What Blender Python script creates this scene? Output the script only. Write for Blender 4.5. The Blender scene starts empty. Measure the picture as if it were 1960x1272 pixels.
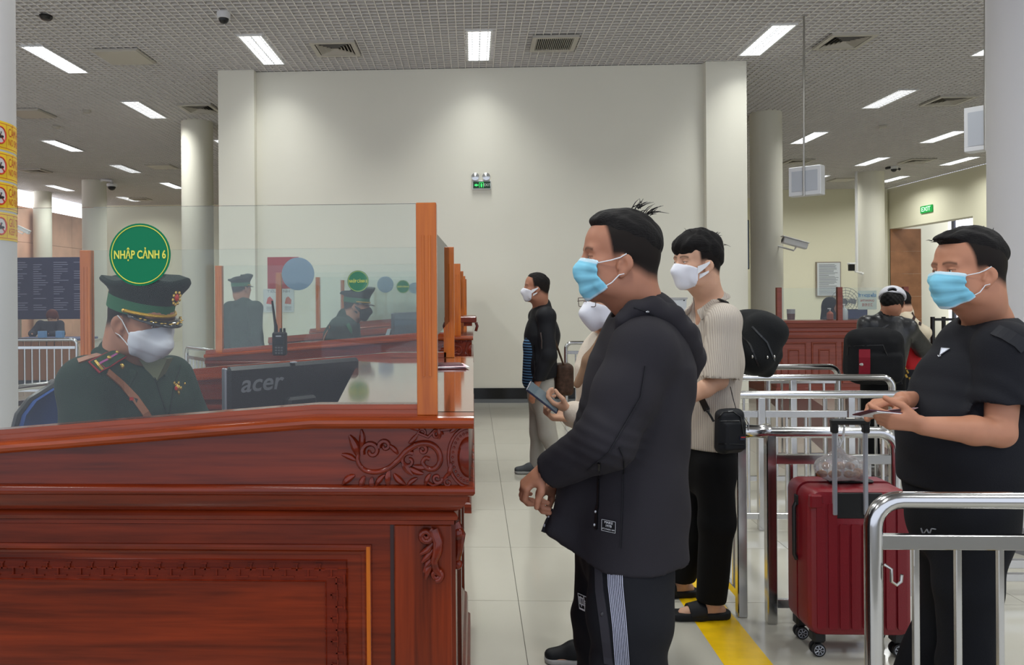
import bpy, bmesh, math, random
import numpy as np
from mathutils import Vector, Matrix
from mathutils.bvhtree import BVHTree
R = math.radians
rnd = random.Random(7)
C = bpy.context.scene.collection
SC = bpy.context.scene
# ------------------------------------------------------------------ camera, light, exposure
EYE = 1.48; FPX = 1490.0; PPX, PPY = 847.0, 565.0
YAW, ROLL = R(2.23), 0.007
fwd = Vector((-math.sin(YAW), math.cos(YAW), 0))
r0 = Vector((math.cos(YAW), math.sin(YAW), 0)); u0 = Vector((0, 0, 1))
rt = math.cos(ROLL) * r0 - math.sin(ROLL) * u0
up = math.sin(ROLL) * r0 + math.cos(ROLL) * u0
cd = bpy.data.cameras.new('camera'); cam = bpy.data.objects.new('camera', cd); C.objects.link(cam)
cd.sensor_fit = 'HORIZONTAL'; cd.sensor_width = 36; cd.lens = 36 * FPX / 1960
cd.shift_x = (980 - PPX) / 1960; cd.shift_y = (PPY - 636) / 1960
cd.clip_start = 0.05; cd.clip_end = 200
M3 = Matrix((rt, up, -fwd)).transposed()
cam.matrix_world = Matrix.Translation((0, 0, EYE)) @ M3.to_4x4()
SC.camera = cam
SC.view_settings.view_transform = 'Standard'; SC.view_settings.look = 'None'
SC.view_settings.gamma = 1; SC.view_settings.use_curve_mapping = False
SC.view_settings.exposure = 0.20
try:
    SC.cycles.transparent_max_bounces = 32; SC.cycles.max_bounces = 8
except Exception: pass
w = bpy.data.worlds.new('world'); SC.world = w; w.use_nodes = True
bg = w.node_tree.nodes['Background']; bg.inputs[0].default_value = (0.80, 0.86, 1.0, 1); bg.inputs[1].default_value = 1.2
LAMP_W = 32.0      # watts of each ceiling fixture
LAMP_E = 4.0

def ray(px, py): return (fwd + rt * ((px - PPX) / FPX) - up * ((py - PPY) / FPX))
def at(px, py, Y):
    d = ray(px, py); t = Y / d.y
    return Vector((d.x * t, Y, EYE + d.z * t))
def hitz(px, py, z):
    d = ray(px, py); t = (z - EYE) / d.z
    return Vector((d.x * t, d.y * t, z))
def hitx(px, py, x):
    d = ray(px, py); t = x / d.x
    return Vector((x, d.y * t, EYE + d.z * t))

# ------------------------------------------------------------------ materials
def srgb(h):
    h = h.lstrip('#'); v = [int(h[i:i+2], 16) / 255 for i in (0, 2, 4)]
    return tuple((c / 12.92 if c <= .04045 else ((c + .055) / 1.055) ** 2.4) for c in v) + (1,)
MATS = {}
def mat(name, col, rough=.5, metal=0, spec=.5, noise=None, bump=None, emit=None, coat=0, sheen=0, alpha=None):
    if name in MATS: return MATS[name]
    if spec == .5 and rough >= .6 and not metal: spec = .22
    m = bpy.data.materials.new(name); m.use_nodes = True; MATS[name] = m
    nt = m.node_tree; b = nt.nodes['Principled BSDF']
    c = srgb(col) if isinstance(col, str) else tuple(col) + (1,)
    b.inputs['Base Color'].default_value = c; b.inputs['Roughness'].default_value = rough
    b.inputs['Metallic'].default_value = metal; b.inputs['Specular IOR Level'].default_value = spec
    b.inputs['Coat Weight'].default_value = coat
    if coat: b.inputs['Coat Roughness'].default_value = .08
    if sheen: b.inputs['Sheen Weight'].default_value = sheen
    if emit:
        b.inputs['Emission Color'].default_value = srgb(emit[0]); b.inputs['Emission Strength'].default_value = emit[1]
    if noise:
        sc_, amt = noise[0], noise[1]; stretch = noise[2] if len(noise) > 2 else (1, 1, 1)
        tc = nt.nodes.new('ShaderNodeTexCoord'); mp = nt.nodes.new('ShaderNodeMapping'); mp.inputs['Scale'].default_value = stretch
        nz = nt.nodes.new('ShaderNodeTexNoise'); nz.inputs['Scale'].default_value = sc_; nz.inputs['Detail'].default_value = 5
        rp = nt.nodes.new('ShaderNodeValToRGB')
        lo = tuple(x * (1 - amt) for x in c[:3]) + (1,); hi = tuple(min(1, x * (1 + amt)) for x in c[:3]) + (1,)
        if len(noise) > 3: lo = srgb(noise[3]); hi = c
        rp.color_ramp.elements[0].position = .3; rp.color_ramp.elements[1].position = .7
        rp.color_ramp.elements[0].color = lo; rp.color_ramp.elements[1].color = hi
        nt.links.new(tc.outputs['Object'], mp.inputs[0]); nt.links.new(mp.outputs[0], nz.inputs['Vector'])
        nt.links.new(nz.outputs['Fac'], rp.inputs[0]); nt.links.new(rp.outputs[0], b.inputs['Base Color'])
    if bump:
        tc = nt.nodes.new('ShaderNodeTexCoord'); mp = nt.nodes.new('ShaderNodeMapping')
        mp.inputs['Scale'].default_value = bump[2] if len(bump) > 2 else (1, 1, 1)
        nz = nt.nodes.new('ShaderNodeTexNoise'); nz.inputs['Scale'].default_value = bump[0]; nz.inputs['Detail'].default_value = 4
        bp = nt.nodes.new('ShaderNodeBump'); bp.inputs['Strength'].default_value = bump[1]; bp.inputs['Distance'].default_value = .01
        nt.links.new(tc.outputs['Object'], mp.inputs[0]); nt.links.new(mp.outputs[0], nz.inputs['Vector'])
        nt.links.new(nz.outputs['Fac'], bp.inputs['Height']); nt.links.new(bp.outputs[0], b.inputs['Normal'])
    return m
def wood(name, c1, c2, axis, rough=.26, coat=.12):
    s = {'x': (1.2, 22, 22), 'z': (22, 22, 1.2), 'y': (22, 1.2, 22)}[axis]
    m = mat(name, c1, rough, coat=coat, spec=.32); nt = m.node_tree; b = nt.nodes['Principled BSDF']
    tc = nt.nodes.new('ShaderNodeTexCoord'); mp = nt.nodes.new('ShaderNodeMapping'); mp.inputs['Scale'].default_value = s
    nz = nt.nodes.new('ShaderNodeTexNoise'); nz.inputs['Scale'].default_value = 1.0; nz.inputs['Detail'].default_value = 8; nz.inputs['Distortion'].default_value = 1.2
    n2 = nt.nodes.new('ShaderNodeTexNoise'); n2.inputs['Scale'].default_value = 5; n2.inputs['Detail'].default_value = 10
    mp2 = nt.nodes.new('ShaderNodeMapping'); mp2.inputs['Scale'].default_value = s
    rp = nt.nodes.new('ShaderNodeValToRGB'); e = rp.color_ramp.elements
    e[0].position = .28; e[0].color = srgb(c2); e[1].position = .66; e[1].color = srgb(c1)
    mx = nt.nodes.new('ShaderNodeMix'); mx.data_type = 'FLOAT'; mx.inputs[0].default_value = .35
    nt.links.new(tc.outputs['Object'], mp.inputs[0]); nt.links.new(tc.outputs['Object'], mp2.inputs[0])
    nt.links.new(mp.outputs[0], nz.inputs['Vector']); nt.links.new(mp2.outputs[0], n2.inputs['Vector'])
    nt.links.new(nz.outputs['Fac'], mx.inputs[2]); nt.links.new(n2.outputs['Fac'], mx.inputs[3])
    nt.links.new(mx.outputs[0], rp.inputs[0]); nt.links.new(rp.outputs[0], b.inputs['Base Color'])
    return m
def glass(name, tint, gloss=1.0):
    m = bpy.data.materials.new(name); m.use_nodes = True; nt = m.node_tree; nt.nodes.clear()
    o = nt.nodes.new('ShaderNodeOutputMaterial'); mx = nt.nodes.new('ShaderNodeMixShader'); fr = nt.nodes.new('ShaderNodeFresnel'); fr.inputs[0].default_value = 1.5
    t = nt.nodes.new('ShaderNodeBsdfTransparent'); t.inputs[0].default_value = tint + (1,)
    g = nt.nodes.new('ShaderNodeBsdfGlossy'); g.inputs['Roughness'].default_value = .0; g.inputs[0].default_value = (gloss, gloss, gloss, 1)
    nt.links.new(fr.outputs[0], mx.inputs[0]); nt.links.new(t.outputs[0], mx.inputs[1]); nt.links.new(g.outputs[0], mx.inputs[2]); nt.links.new(mx.outputs[0], o.inputs[0])
    return m
GLASS = glass('clear_glass', (.955, .975, .965), .55)
M_wall = mat('cream_paint', '#e5e2d4', .75, noise=(.6, .03))
M_wall2 = mat('cream_paint_far', '#d9d5be', .75)
M_ceil = mat('ceiling_grid_metal', '#dcd8d4', .55)
M_plenum = mat('plenum', '#625f5c', .9)
M_white = mat('white_metal', '#dadada', .4)
M_black = mat('black_plastic', '#101012', .35)
M_granite = mat('black_granite', '#0b0d0e', .12, noise=(60, .5))
M_steel = mat('stainless_steel', '#c9c9c9', .17, 1, bump=(3, .15, (1, 1, 1)))
M_steel2 = mat('brushed_steel', '#b9b7b2', .3, 1)
M_column = mat('column_paint', '#d9d6c8', .6)
M_colwhite = mat('column_white', '#c9c8ca', .55)
W_red = wood('red_wood', '#7b2a0e', '#431306', 'x')
W_redz = wood('red_wood_upright', '#7e2d0f', '#451507', 'z')
W_redy = wood('red_wood_depth', '#7a2a18', '#4a170c', 'y', rough=.12)
W_cap = wood('cap_wood', '#a0441a', '#5c200b', 'x', rough=.16, coat=.3)
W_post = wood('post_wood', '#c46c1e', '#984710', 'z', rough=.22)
W_carve = wood('carved_wood', '#74240f', '#421006', 'x', rough=.2)
W_panel2 = wood('hall_counter_wood', '#8c4636', '#6e3226', 'x', rough=.3)
M_tile = mat('floor_tile', '#b3b0a4', .13, noise=(1.3, .035), coat=.15)
M_grout = mat('grout', '#6f6c64', .8)
M_yellow = mat('yellow_tape', '#e6bb0c', .32, noise=(14, .12, (.3, 1, 1)))
M_lamp = mat('lamp_diffuser', '#ffffff', .4, emit=('#f4faff', LAMP_E))
M_red = mat('red_print', '#b3202a', .5)

# ------------------------------------------------------------------ mesh builder
ORG = {}
def worg(o):
    v = Vector((0, 0, 0))
    while o is not None: v = v + o.location; o = o.parent
    return v
def tag(o, label=None, cat=None, group=None, kind=None):
    if label: o['label'] = label
    if cat: o['category'] = cat
    if group: o['group'] = group
    if kind: o['kind'] = kind
    return o
def thing(name, label, cat, loc=(0, 0, 0), rz=0, group=None, kind=None):
    o = bpy.data.objects.new(name, None); C.objects.link(o); o.location = loc; o.rotation_euler = (0, 0, rz)
    o.empty_display_size = .1
    return tag(o, label, cat, group, kind)
def mkmesh(name, V, F):
    me = bpy.data.meshes.new(name); me.from_pydata([tuple(v) for v in V], [], F); me.update(); return me
def link(name, me, m, parent=None, local=False, smooth=False, angle=None):
    o = bpy.data.objects.new(name, me); C.objects.link(o)
    if m and not me.materials: me.materials.append(m)
    if not local:
        if parent is None:
            n = len(me.vertices); co = np.empty(n * 3, np.float32); me.vertices.foreach_get('co', co); co = co.reshape(-1, 3)
            mn, mx = co.min(0), co.max(0); p = np.array([(mn[0] + mx[0]) / 2, (mn[1] + mx[1]) / 2, mn[2]])
            co -= p.astype(np.float32); me.vertices.foreach_set('co', co.ravel()); o.location = p
        else:
            me.transform(Matrix.Translation(-worg(parent)))
    if parent is not None: o.parent = parent
    if smooth:
        me.polygons.foreach_set('use_smooth', [True] * len(me.polygons))
        if angle: 
            try: me.set_sharp_from_angle(angle=R(angle))
            except Exception: pass
    me.update()
    return o
class MB:
    def __init__(s): s.V = []; s.F = []; s.T = Matrix.Identity(4)
    def add(s, V, F):
        n = len(s.V); s.V += [s.T @ Vector(v) for v in V]; s.F += [tuple(i + n for i in f) for f in F]; return s
    def box(s, x0, y0, z0, x1, y1, z1, b=0):
        if x0 > x1: x0, x1 = x1, x0
        if y0 > y1: y0, y1 = y1, y0
        if z0 > z1: z0, z1 = z1, z0
        if b <= 0:
            return s.add([(x0, y0, z0), (x1, y0, z0), (x1, y1, z0), (x0, y1, z0), (x0, y0, z1), (x1, y0, z1), (x1, y1, z1), (x0, y1, z1)],
                  [(0, 3, 2, 1), (4, 5, 6, 7), (0, 1, 5, 4), (1, 2, 6, 5), (2, 3, 7, 6), (3, 0, 4, 7)])
        b = min(b, (x1 - x0) / 2.01, (y1 - y0) / 2.01, (z1 - z0) / 2.01)
        V = []; idx = {}
        X = (x0, x1); Y = (y0, y1); Z = (z0, z1)
        for i in (0, 1):
            for j in (0, 1):
                for k in (0, 1):
                    si, sj, sk = (1 - 2 * i) * b, (1 - 2 * j) * b, (1 - 2 * k) * b
                    for a in range(3):
                        p = [X[i], Y[j], Z[k]]
                        if a != 0: p[0] += si
                        if a != 1: p[1] += sj
                        if a != 2: p[2] += sk
                        idx[(i, j, k, a)] = len(V); V.append(p)
        F = []
        def q(*c): F.append(tuple(idx[x] for x in c))
        for i in (0, 1):
            q((i, 0, 0, 0), (i, 1, 0, 0), (i, 1, 1, 0), (i, 0, 1, 0)); q((0, i, 0, 1), (1, i, 0, 1), (1, i, 1, 1), (0, i, 1, 1)); q((0, 0, i, 2), (1, 0, i, 2), (1, 1, i, 2), (0, 1, i, 2))
        for a in (0, 1):
            for c in (0, 1):
                q((a, c, 0, 0), (a, c, 1, 0), (a, c, 1, 1), (a, c, 0, 1)); q((a, 0, c, 0), (a, 1, c, 0), (a, 1, c, 2), (a, 0, c, 2)); q((0, a, c, 1), (1, a, c, 1), (1, a, c, 2), (0, a, c, 2))
        for i in (0, 1):
            for j in (0, 1):
                for k in (0, 1): q((i, j, k, 0), (i, j, k, 1), (i, j, k, 2))
        ctr = Vector(((x0 + x1) / 2, (y0 + y1) / 2, (z0 + z1) / 2)); G = []
        for f in F:
            p = [Vector(V[t]) for t in f]; n = (p[1] - p[0]).cross(p[2] - p[0]); m = sum(p, Vector()) / len(p)
            G.append(f if n.dot(m - ctr) > 0 else f[::-1])
        return s.add(V, G)
    def tube(s, pts, r, n=10, cap=True, closed=False, sq=None):
        pts = [Vector(p) for p in pts]; m = len(pts)
        if not hasattr(r, '__len__'): r = [r] * m
        V = []; F = []
        T = []
        for i in range(m):
            a = pts[(i - 1) % m] if (i > 0 or closed) else pts[i]; b = pts[(i + 1) % m] if (i < m - 1 or closed) else pts[i]
            t = (b - a); T.append(t.normalized() if t.length > 1e-9 else Vector((0, 0, 1)))
        nrm = T[0].orthogonal().normalized()
        if abs(T[0].z) < .9: nrm = (Vector((0, 0, 1)) - T[0] * T[0].z).normalized()
        for i in range(m):
            nrm = (nrm - T[i] * nrm.dot(T[i])); nrm = nrm.normalized() if nrm.length > 1e-6 else T[i].orthogonal().normalized()
            bn = T[i].cross(nrm)
            for k in range(n):
                a = 2 * math.pi * k / n; c1, s1 = math.cos(a), math.sin(a)
                if sq: c1 *= sq[0]; s1 *= sq[1]
                V.append(pts[i] + (nrm * c1 + bn * s1) * r[i])
        for i in range(m - 1 if not closed else m):
            for k in range(n):
                a = i * n + k; b = i * n + (k + 1) % n; j = ((i + 1) % m) * n
                F.append((a, b, j + (k + 1) % n, j + k))
        if cap and not closed: F.append(tuple(range(n))[::-1]); F.append(tuple((m - 1) * n + k for k in range(n)))
        return s.add(V, F)
    def cyl(s, p0, p1, r, n=16, r1=None): return s.tube([p0, p1], [r, r if r1 is None else r1], n)
    def lathe(s, prof, c=(0, 0, 0), n=24, axis='z', a0=0, a1=2 * math.pi):
        full = abs(a1 - a0 - 2 * math.pi) < 1e-6; V = []; F = []; k = n if full else n + 1; c = Vector(c)
        for (r, z) in prof:
            for i in range(k):
                a = a0 + (a1 - a0) * i / n; x, y = r * math.cos(a), r * math.sin(a)
                p = {'z': (x, y, z), 'y': (x, z, y), 'x': (z, x, y)}[axis]; V.append(c + Vector(p))
        for j in range(len(prof) - 1):
            for i in range(n):
                i2 = (i + 1) % k; F.append((j * k + i, j * k + i2, (j + 1) * k + i2, (j + 1) * k + i))
        if full:
            if prof[0][0] > 1e-5: F.append(tuple(range(k))[::-1])
            if prof[-1][0] > 1e-5: F.append(tuple((len(prof) - 1) * k + i for i in range(k)))
        return s.add(V, F)
    def prism(s, poly, a0, a1, plane='xz'):
        n = len(poly)
        f = {'xz': lambda p, d: (p[0], d, p[1]), 'xy': lambda p, d: (p[0], p[1], d), 'yz': lambda p, d: (d, p[0], p[1])}[plane]
        V = [f(p, a0) for p in poly] + [f(p, a1) for p in poly]
        F = [tuple(range(n)), tuple(range(2 * n - 1, n - 1, -1))] + [(i, i + n, (i + 1) % n + n, (i + 1) % n) for i in range(n)]
        return s.add(V, F)
    def ell(s, c, r, n=12, m=8, rot=None):
        c = Vector(c); V = []; F = []
        for j in range(m + 1):
            t = math.pi * j / m
            for i in range(n):
                a = 2 * math.pi * i / n; v = Vector((r[0] * math.sin(t) * math.cos(a), r[1] * math.sin(t) * math.sin(a), r[2] * math.cos(t)))
                if rot: v = rot @ v
                V.append(c + v)
        for j in range(m):
            for i in range(n): F.append((j * n + i, (j + 1) * n + i, (j + 1) * n + (i + 1) % n, j * n + (i + 1) % n))
        return s.add(V, F)
    def sweep(s, path, prof, outs, closed=False):
        """path: list of (x,y); outs: list of (dx,dy) mitre directions; prof: (out, z) points"""
        V = []; F = []; n = len(prof); m = len(path)
        for (x, y), (dx, dy) in zip(path, outs):
            for (o, z) in prof: V.append((x + dx * o, y + dy * o, z))
        for i in range(m - 1 if not closed else m):
            j = (i + 1) % m
            for k in range(n - 1): F.append((i * n + k, j * n + k, j * n + k + 1, i * n + k + 1))
        return s.add(V, F)
    def rectframe(s, x0, x1, z0, z1, prof, yb):
        """mitred moulding on a face looking towards -y: prof = (inset, out) points"""
        V = []; F = []; n = len(prof)
        for cx, cz, sx, sz in ((x0, z0, 1, 1), (x1, z0, -1, 1), (x1, z1, -1, -1), (x0, z1, 1, -1)):
            for (i, o) in prof: V.append((cx + sx * i, yb - o, cz + sz * i))
        for a in range(4):
            b = (a + 1) % 4
            for k in range(n - 1): F.append((a * n + k, b * n + k, b * n + k + 1, a * n + k + 1))
        return s.add(V, F)
    def build(s, name, m, parent=None, local=False, smooth=False, angle=35):
        me = mkmesh(name, s.V, s.F)
        bm = bmesh.new(); bm.from_mesh(me); bmesh.ops.recalc_face_normals(bm, faces=bm.faces); bm.to_mesh(me); bm.free()
        return link(name, me, m, parent, local, smooth, angle)
    def raw(s, name, m, parent=None, local=False):
        return link(name, mkmesh(name, s.V, s.F), m, parent, local)
def one(f, name, m, parent=None, **k):
    b = MB(); f(b); return b.build(name, m, parent, **k)
def text(body, size, m, loc, rot, parent, name='lettering', depth=.0006, sx=1.0, bold=0, align='CENTER', local=False, shear=0):
    cu = bpy.data.curves.new(name, 'FONT'); cu.body = body; cu.size = size; cu.extrude = depth; cu.align_x = align; cu.align_y = 'CENTER'; cu.offset = bold; cu.shear = shear
    cu.resolution_u = 3
    o = bpy.data.objects.new('tmp', cu); C.objects.link(o)
    dg = bpy.context.evaluated_depsgraph_get(); me = bpy.data.meshes.new_from_object(o.evaluated_get(dg)); bpy.data.objects.remove(o)
    me.name = name; me.materials.clear()
    Mx = Matrix.Translation(loc) @ rot.to_4x4() @ Matrix.Diagonal((sx, 1, 1, 1)); me.transform(Mx)
    return link(name, me, m, parent, local)
FACE_CAM = Matrix.Rotation(R(90), 3, 'X')     # text facing -y
FACE_RIGHT = Matrix.Rotation(R(90), 3, 'Z') @ Matrix.Rotation(R(90), 3, 'X')   # text facing +x
def copyobj(o, parent=None, loc=None):
    c = o.copy(); C.objects.link(c)
    if parent is not None: c.parent = parent
    if loc is not None: c.location = loc
    return c
def copy_tree(o, loc=None, rz=None, label=None):
    c = copyobj(o, None, loc)
    if rz is not None: c.rotation_euler = (0, 0, rz)
    if label: c['label'] = label
    def rec(a, b):
        for ch in list(a.children):
            d = ch.copy(); C.objects.link(d); d.parent = b; rec(ch, d)
    rec(o, c); return c
# ------------------------------------------------------------------ the hall
ZC = 4.61; YW = 10.63; XR = 12.6; XL = -13.0; YB = 26.0
def struct(o): o['kind'] = 'structure'; return o
fl = struct(thing('floor', 'polished beige tiled floor of the hall', None)); 
one(lambda b: b.box(XL - .5, -2, -.06, XR + 6, YB + .5, -.012), 'subfloor', M_grout, fl)
xs = [.21 + .8 * i for i in range(-17, 16)]; ys = [3.78 - .8 * 4 + .8 * i for i in range(0, 32)]
tm = MB().box(.0015, .0015, -.012, .7985, .7985, 0); tme = mkmesh('tile', tm.V, tm.F); tme.materials.append(M_tile)
cells = []
for x in xs:
    for y in ys:
        d = Vector((x + .4, y + .4, -EYE)); dep = d.dot(fwd)
        px = PPX + FPX * d.dot(rt) / dep; py = PPY - FPX * d.dot(up) / dep
        vis = -60 < px < 2020 and py < 1400 and not (x < -.1 and 1.2 < y < 10) and not (y > 10 and -3.4 < x < 3.4)
        cells.append(((0 if vis else 1, dep), x, y))
cells.sort(key=lambda c: c[0])
rest = MB()
for i, (_, x, y) in enumerate(cells):
    if i < 290:
        t = bpy.data.objects.new('tile', tme); C.objects.link(t); t.parent = fl; t.location = (x, y, 0)
    else: rest.box(x + .0015, y + .0015, -.012, x + .7985, y + .7985, 0)
o = rest.raw('tile', M_tile, fl); o['kind'] = 'stuff'

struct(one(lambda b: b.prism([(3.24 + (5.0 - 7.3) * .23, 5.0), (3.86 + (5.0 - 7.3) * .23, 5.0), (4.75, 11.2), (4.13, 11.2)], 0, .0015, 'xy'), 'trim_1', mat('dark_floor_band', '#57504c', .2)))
ce = struct(thing('ceiling', 'open-cell grey grid ceiling', None))
one(lambda b: b.box(XL - .3, -2.5, ZC + .32, XR + .3, YB + .3, ZC + .4), 'upper_slab', M_plenum, ce)
b = MB(); x = XL; 
while x < XR: b.box(x - .005, -2.5, ZC, x + .005, YB, ZC + .05); x += .095
y = -2.5
while y < YB: b.box(XL, y - .005, ZC + .001, XR, y + .005, ZC + .049); y += .095
o = b.raw('ceiling_grid', M_ceil, ce); o['kind'] = 'stuff'
b = MB().box(XL, -2.5, ZC + .3, XR, YB, ZC + .31); b.raw('backing', M_plenum, ce)

def wall(name, x0, y0, x1, y1, z0=0, z1=ZC + .32, m=None, parent=None):
    return struct(one(lambda b: b.box(x0, y0, z0, x1, y1, z1), name, m or M_wall, parent))
x0w, x1w = at(418, 300, YW).x, at(1430, 300, YW).x
wc = struct(thing('wall_centre', 'tall cream block wall standing in the middle of the hall', None))
one(lambda b: b.box(x0w, YW + .12, 0, x1w, YW + 1.2, ZC), 'wall_face', M_wall, wc)
one(lambda b: b.box(x0w, YW, 0, at(487, 300, YW).x, YW + .12, ZC), 'pilaster', M_wall, wc)
one(lambda b: b.box(at(1352, 300, YW).x, YW, 0, x1w, YW + .12, ZC), 'pilaster', M_wall, wc)
bb = struct(thing('baseboard_centre', 'black granite skirting', None))
one(lambda b: b.box(x0w - .015, YW + .1, .05, x1w + .015, YW + .125, .20), 'skirting', M_granite, bb)
one(lambda b: b.box(x0w - .03, YW + .08, 0, x1w + .03, YW + .125, .05), 'plinth', mat('grey_stone', '#65686a', .3), bb)
wb = wall('wall_back', XL, YB, XR + 6, YB + .2, m=M_wall2)
# right wall with the tall opening
oa, ob = hitx(1704, 438, XR), hitx(1862, 413, XR); zt = (oa.z + ob.z) / 2
wr = struct(thing('wall_right', 'cream right wall', None))
ya, yb_ = oa.y, ob.y
one(lambda b: b.box(XR, ya, 0, XR + .35, YB, ZC), 'wall_segment', M_wall2, wr)
one(lambda b: b.box(XR, 2, 0, XR + .35, yb_, ZC), 'wall_segment', M_wall2, wr)
one(lambda b: b.box(XR, yb_, zt, XR + .35, ya, ZC), 'wall_segment', M_wall2, wr)
dr = struct(thing('door_1', 'tall opening to the bright lobby', None))
M_brown = mat('brown_marble', '#9a6b48', .3, noise=(3, .2))
nst = 5
for i in range(nst): one(lambda b: b.box(XR + .0, ya - .012, zt * i / nst + .0015, XR + .9, ya + .03, zt * (i + 1) / nst - .0015), 'stone_panel', M_brown, dr)
xx_ = XR + 2.6; M_dayl = mat('daylight_bright', '#ffffff', .5, emit=('#f0f4ff', 1.6))
M_lobby = mat('lobby_stone', '#b4b2bc', .5)
one(lambda b: b.box(XR + 5.5, 6, 0, XR + 5.7, 26, 5), 'lobby_wall', mat('lobby_paint', '#e6d9c2', .7), dr)
one(lambda b: b.box(xx_ + .3, ya + .2, .0, xx_ + .34, ya + 4.2, 4.4), 'daylight_window', M_dayl, dr)
xx = XR + 2.6
one(lambda b: b.box(xx, ya + 1.2, 0, xx + .06, ya + 1.34, 4.5), 'mullion', mat('dark_frame', '#3b3c4a', .4), dr)
one(lambda b: b.box(xx, ya - .4, 2.3, xx + .06, ya + 2.6, 2.38), 'transom', mat('dark_frame', '#3b3c4a', .4), dr)
for k in range(4): one(lambda b: b.box(xx - .1, ya - 1.6, k * 1.1, xx + .3, ya - .5, k * 1.1 + 1.09), 'stone_panel', M_lobby, dr)
# left wall: pink stone with clerestory windows
M_pink = mat('pink_stone', '#e6b8a0', .45, noise=(2, .12))
M_day = mat('daylight_pane', '#ffffff', .5, emit=('#eef3ff', 3.0))
wl = struct(thing('wall_left', 'pink stone left wall under clerestory windows', None))
for i in range(14):
    for k in range(4):
        y0 = 4 + i * 1.6; z0 = k * 1.035
        one(lambda b: b.box(XL - .2, y0 + .004, z0 + .004, XL, y0 + 1.596, z0 + 1.031), 'stone_panel', M_pink, wl)
one(lambda b: b.box(XL - .3, 4, 0, XL - .2, YB, 4.15), 'wall_core', M_wall2, wl)
for i in range(5):
    wn = struct(thing('window_%d' % (i + 1), 'bright clerestory window', None)); y0 = 4.2 + i * 4.4
    one(lambda b: b.box(XL - .15, y0, 4.15, XL - .12, y0 + 4.1, ZC), 'pane', M_day, wn)
    one(lambda b: b.box(XL - .1, y0 + 4.1, 3.88, XL, y0 + 4.4, ZC), 'jamb', M_wall2, wn)

def column(label, x, y, r, m, base=False):
    c = struct(thing('column', label, None, (x, y, 0)))
    b = MB(); b.lathe([(r, 0), (r, ZC + .02)], n=40); o = b.build('shaft', m, c, local=True, smooth=True)
    if base: b = MB(); b.lathe([(r + .012, 0), (r + .012, .14), (r, .15)], n=40); b.build('base_ring', mat('grey_base', '#77777a', .3), c, local=True, smooth=True)
    return c
def col_px(label, xa, xb, Y, m, base=False):
    a, c = at(xa, 500, Y), at(xb, 500, Y); column(label, (a.x + c.x) / 2, Y, (c.x - a.x) / 2, m, base)
col_px('round cream column in the left hall beside the block wall', 350, 408, 13.8, M_column)
col_px('round cream column at the far left of the hall with a camera on it', 160, 203, 20.5, M_column)
col_px('thin round cream column by the pink stone wall', 66, 98, 22.5, M_column)
col_px('round cream column just right of the block wall', 1438, 1497, 13.8, M_column)
col_px('round cream column at the far end of the right hall', 1644, 1691, 20.8, M_column, True)
def limb(px, r, t, sgn):      # centre of a round column whose edge is seen along this line of sight
    d = ray(px, 565); u = Vector((d.x, d.y)).normalized(); n = Vector((-u.y, u.x)); c = u * t + n * r * sgn; return c
rc = limb(1889, .36, 5.75, -1); column('large white column at the right edge behind the man in black', rc.x, rc.y, .36, M_colwhite, True)
lc = limb(34, .34, 5.75, 1); column('white column at the left edge with yellow notices', lc.x, lc.y, .34, M_colwhite, True)
# conduit beside far right column
tag(one(lambda b: b.tube([at(1640, 520, 20.6) + Vector((0, 0, ZC - at(1640, 520, 20.6).z)), at(1640, 520, 20.6), at(1652, 524, 20.6)], .035, 8), 'conduit_pipe', M_white), 'white pipe running down beside the far right column', 'pipe')

# ------------------------------------------------------------------ ceiling lights
def ceiling_light(x, y, label, group=None, w=.27, L=1.14):
    t = thing('ceiling_light', label, 'light', (x, y, ZC - .012), 0, group or 'louvred ceiling lights')
    b = MB()
    for s in (-1, 1):
        b.box(s * w / 2, -L / 2 - .02, 0, s * (w / 2 + .02), L / 2 + .02, .03); b.box(-w / 2, s * L / 2, 0, w / 2, s * (L / 2 + .02), .03)
    b.build('frame', M_white, t, local=True)
    one(lambda b: b.box(-w / 2, -L / 2, .02, w / 2, L / 2, .035), 'diffuser', M_lamp, t, local=True)
    b = MB()
    for i in range(11): yy = -L / 2 + L * (i + 1) / 12; b.box(-w / 2, yy - .002, .001, w / 2, yy + .002, .016)
    b.box(-.002, -L / 2, .001, .002, L / 2, .016); b.build('louvre', M_white, t, local=True)
    ld = bpy.data.lights.new('tube_glow', 'AREA'); ld.shape = 'RECTANGLE'; ld.size = w; ld.size_y = L; ld.energy = LAMP_W * (.40 if abs(y - 9.8) < .3 else 1); ld.color = (.98, 1.0, .97); ld.spread = R(112) if abs(y - 9.8) < .3 else R(150)
    lo = bpy.data.objects.new('tube_glow', ld); C.objects.link(lo); lo.parent = t; lo.location = (0, 0, -.004)
    return t
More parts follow.
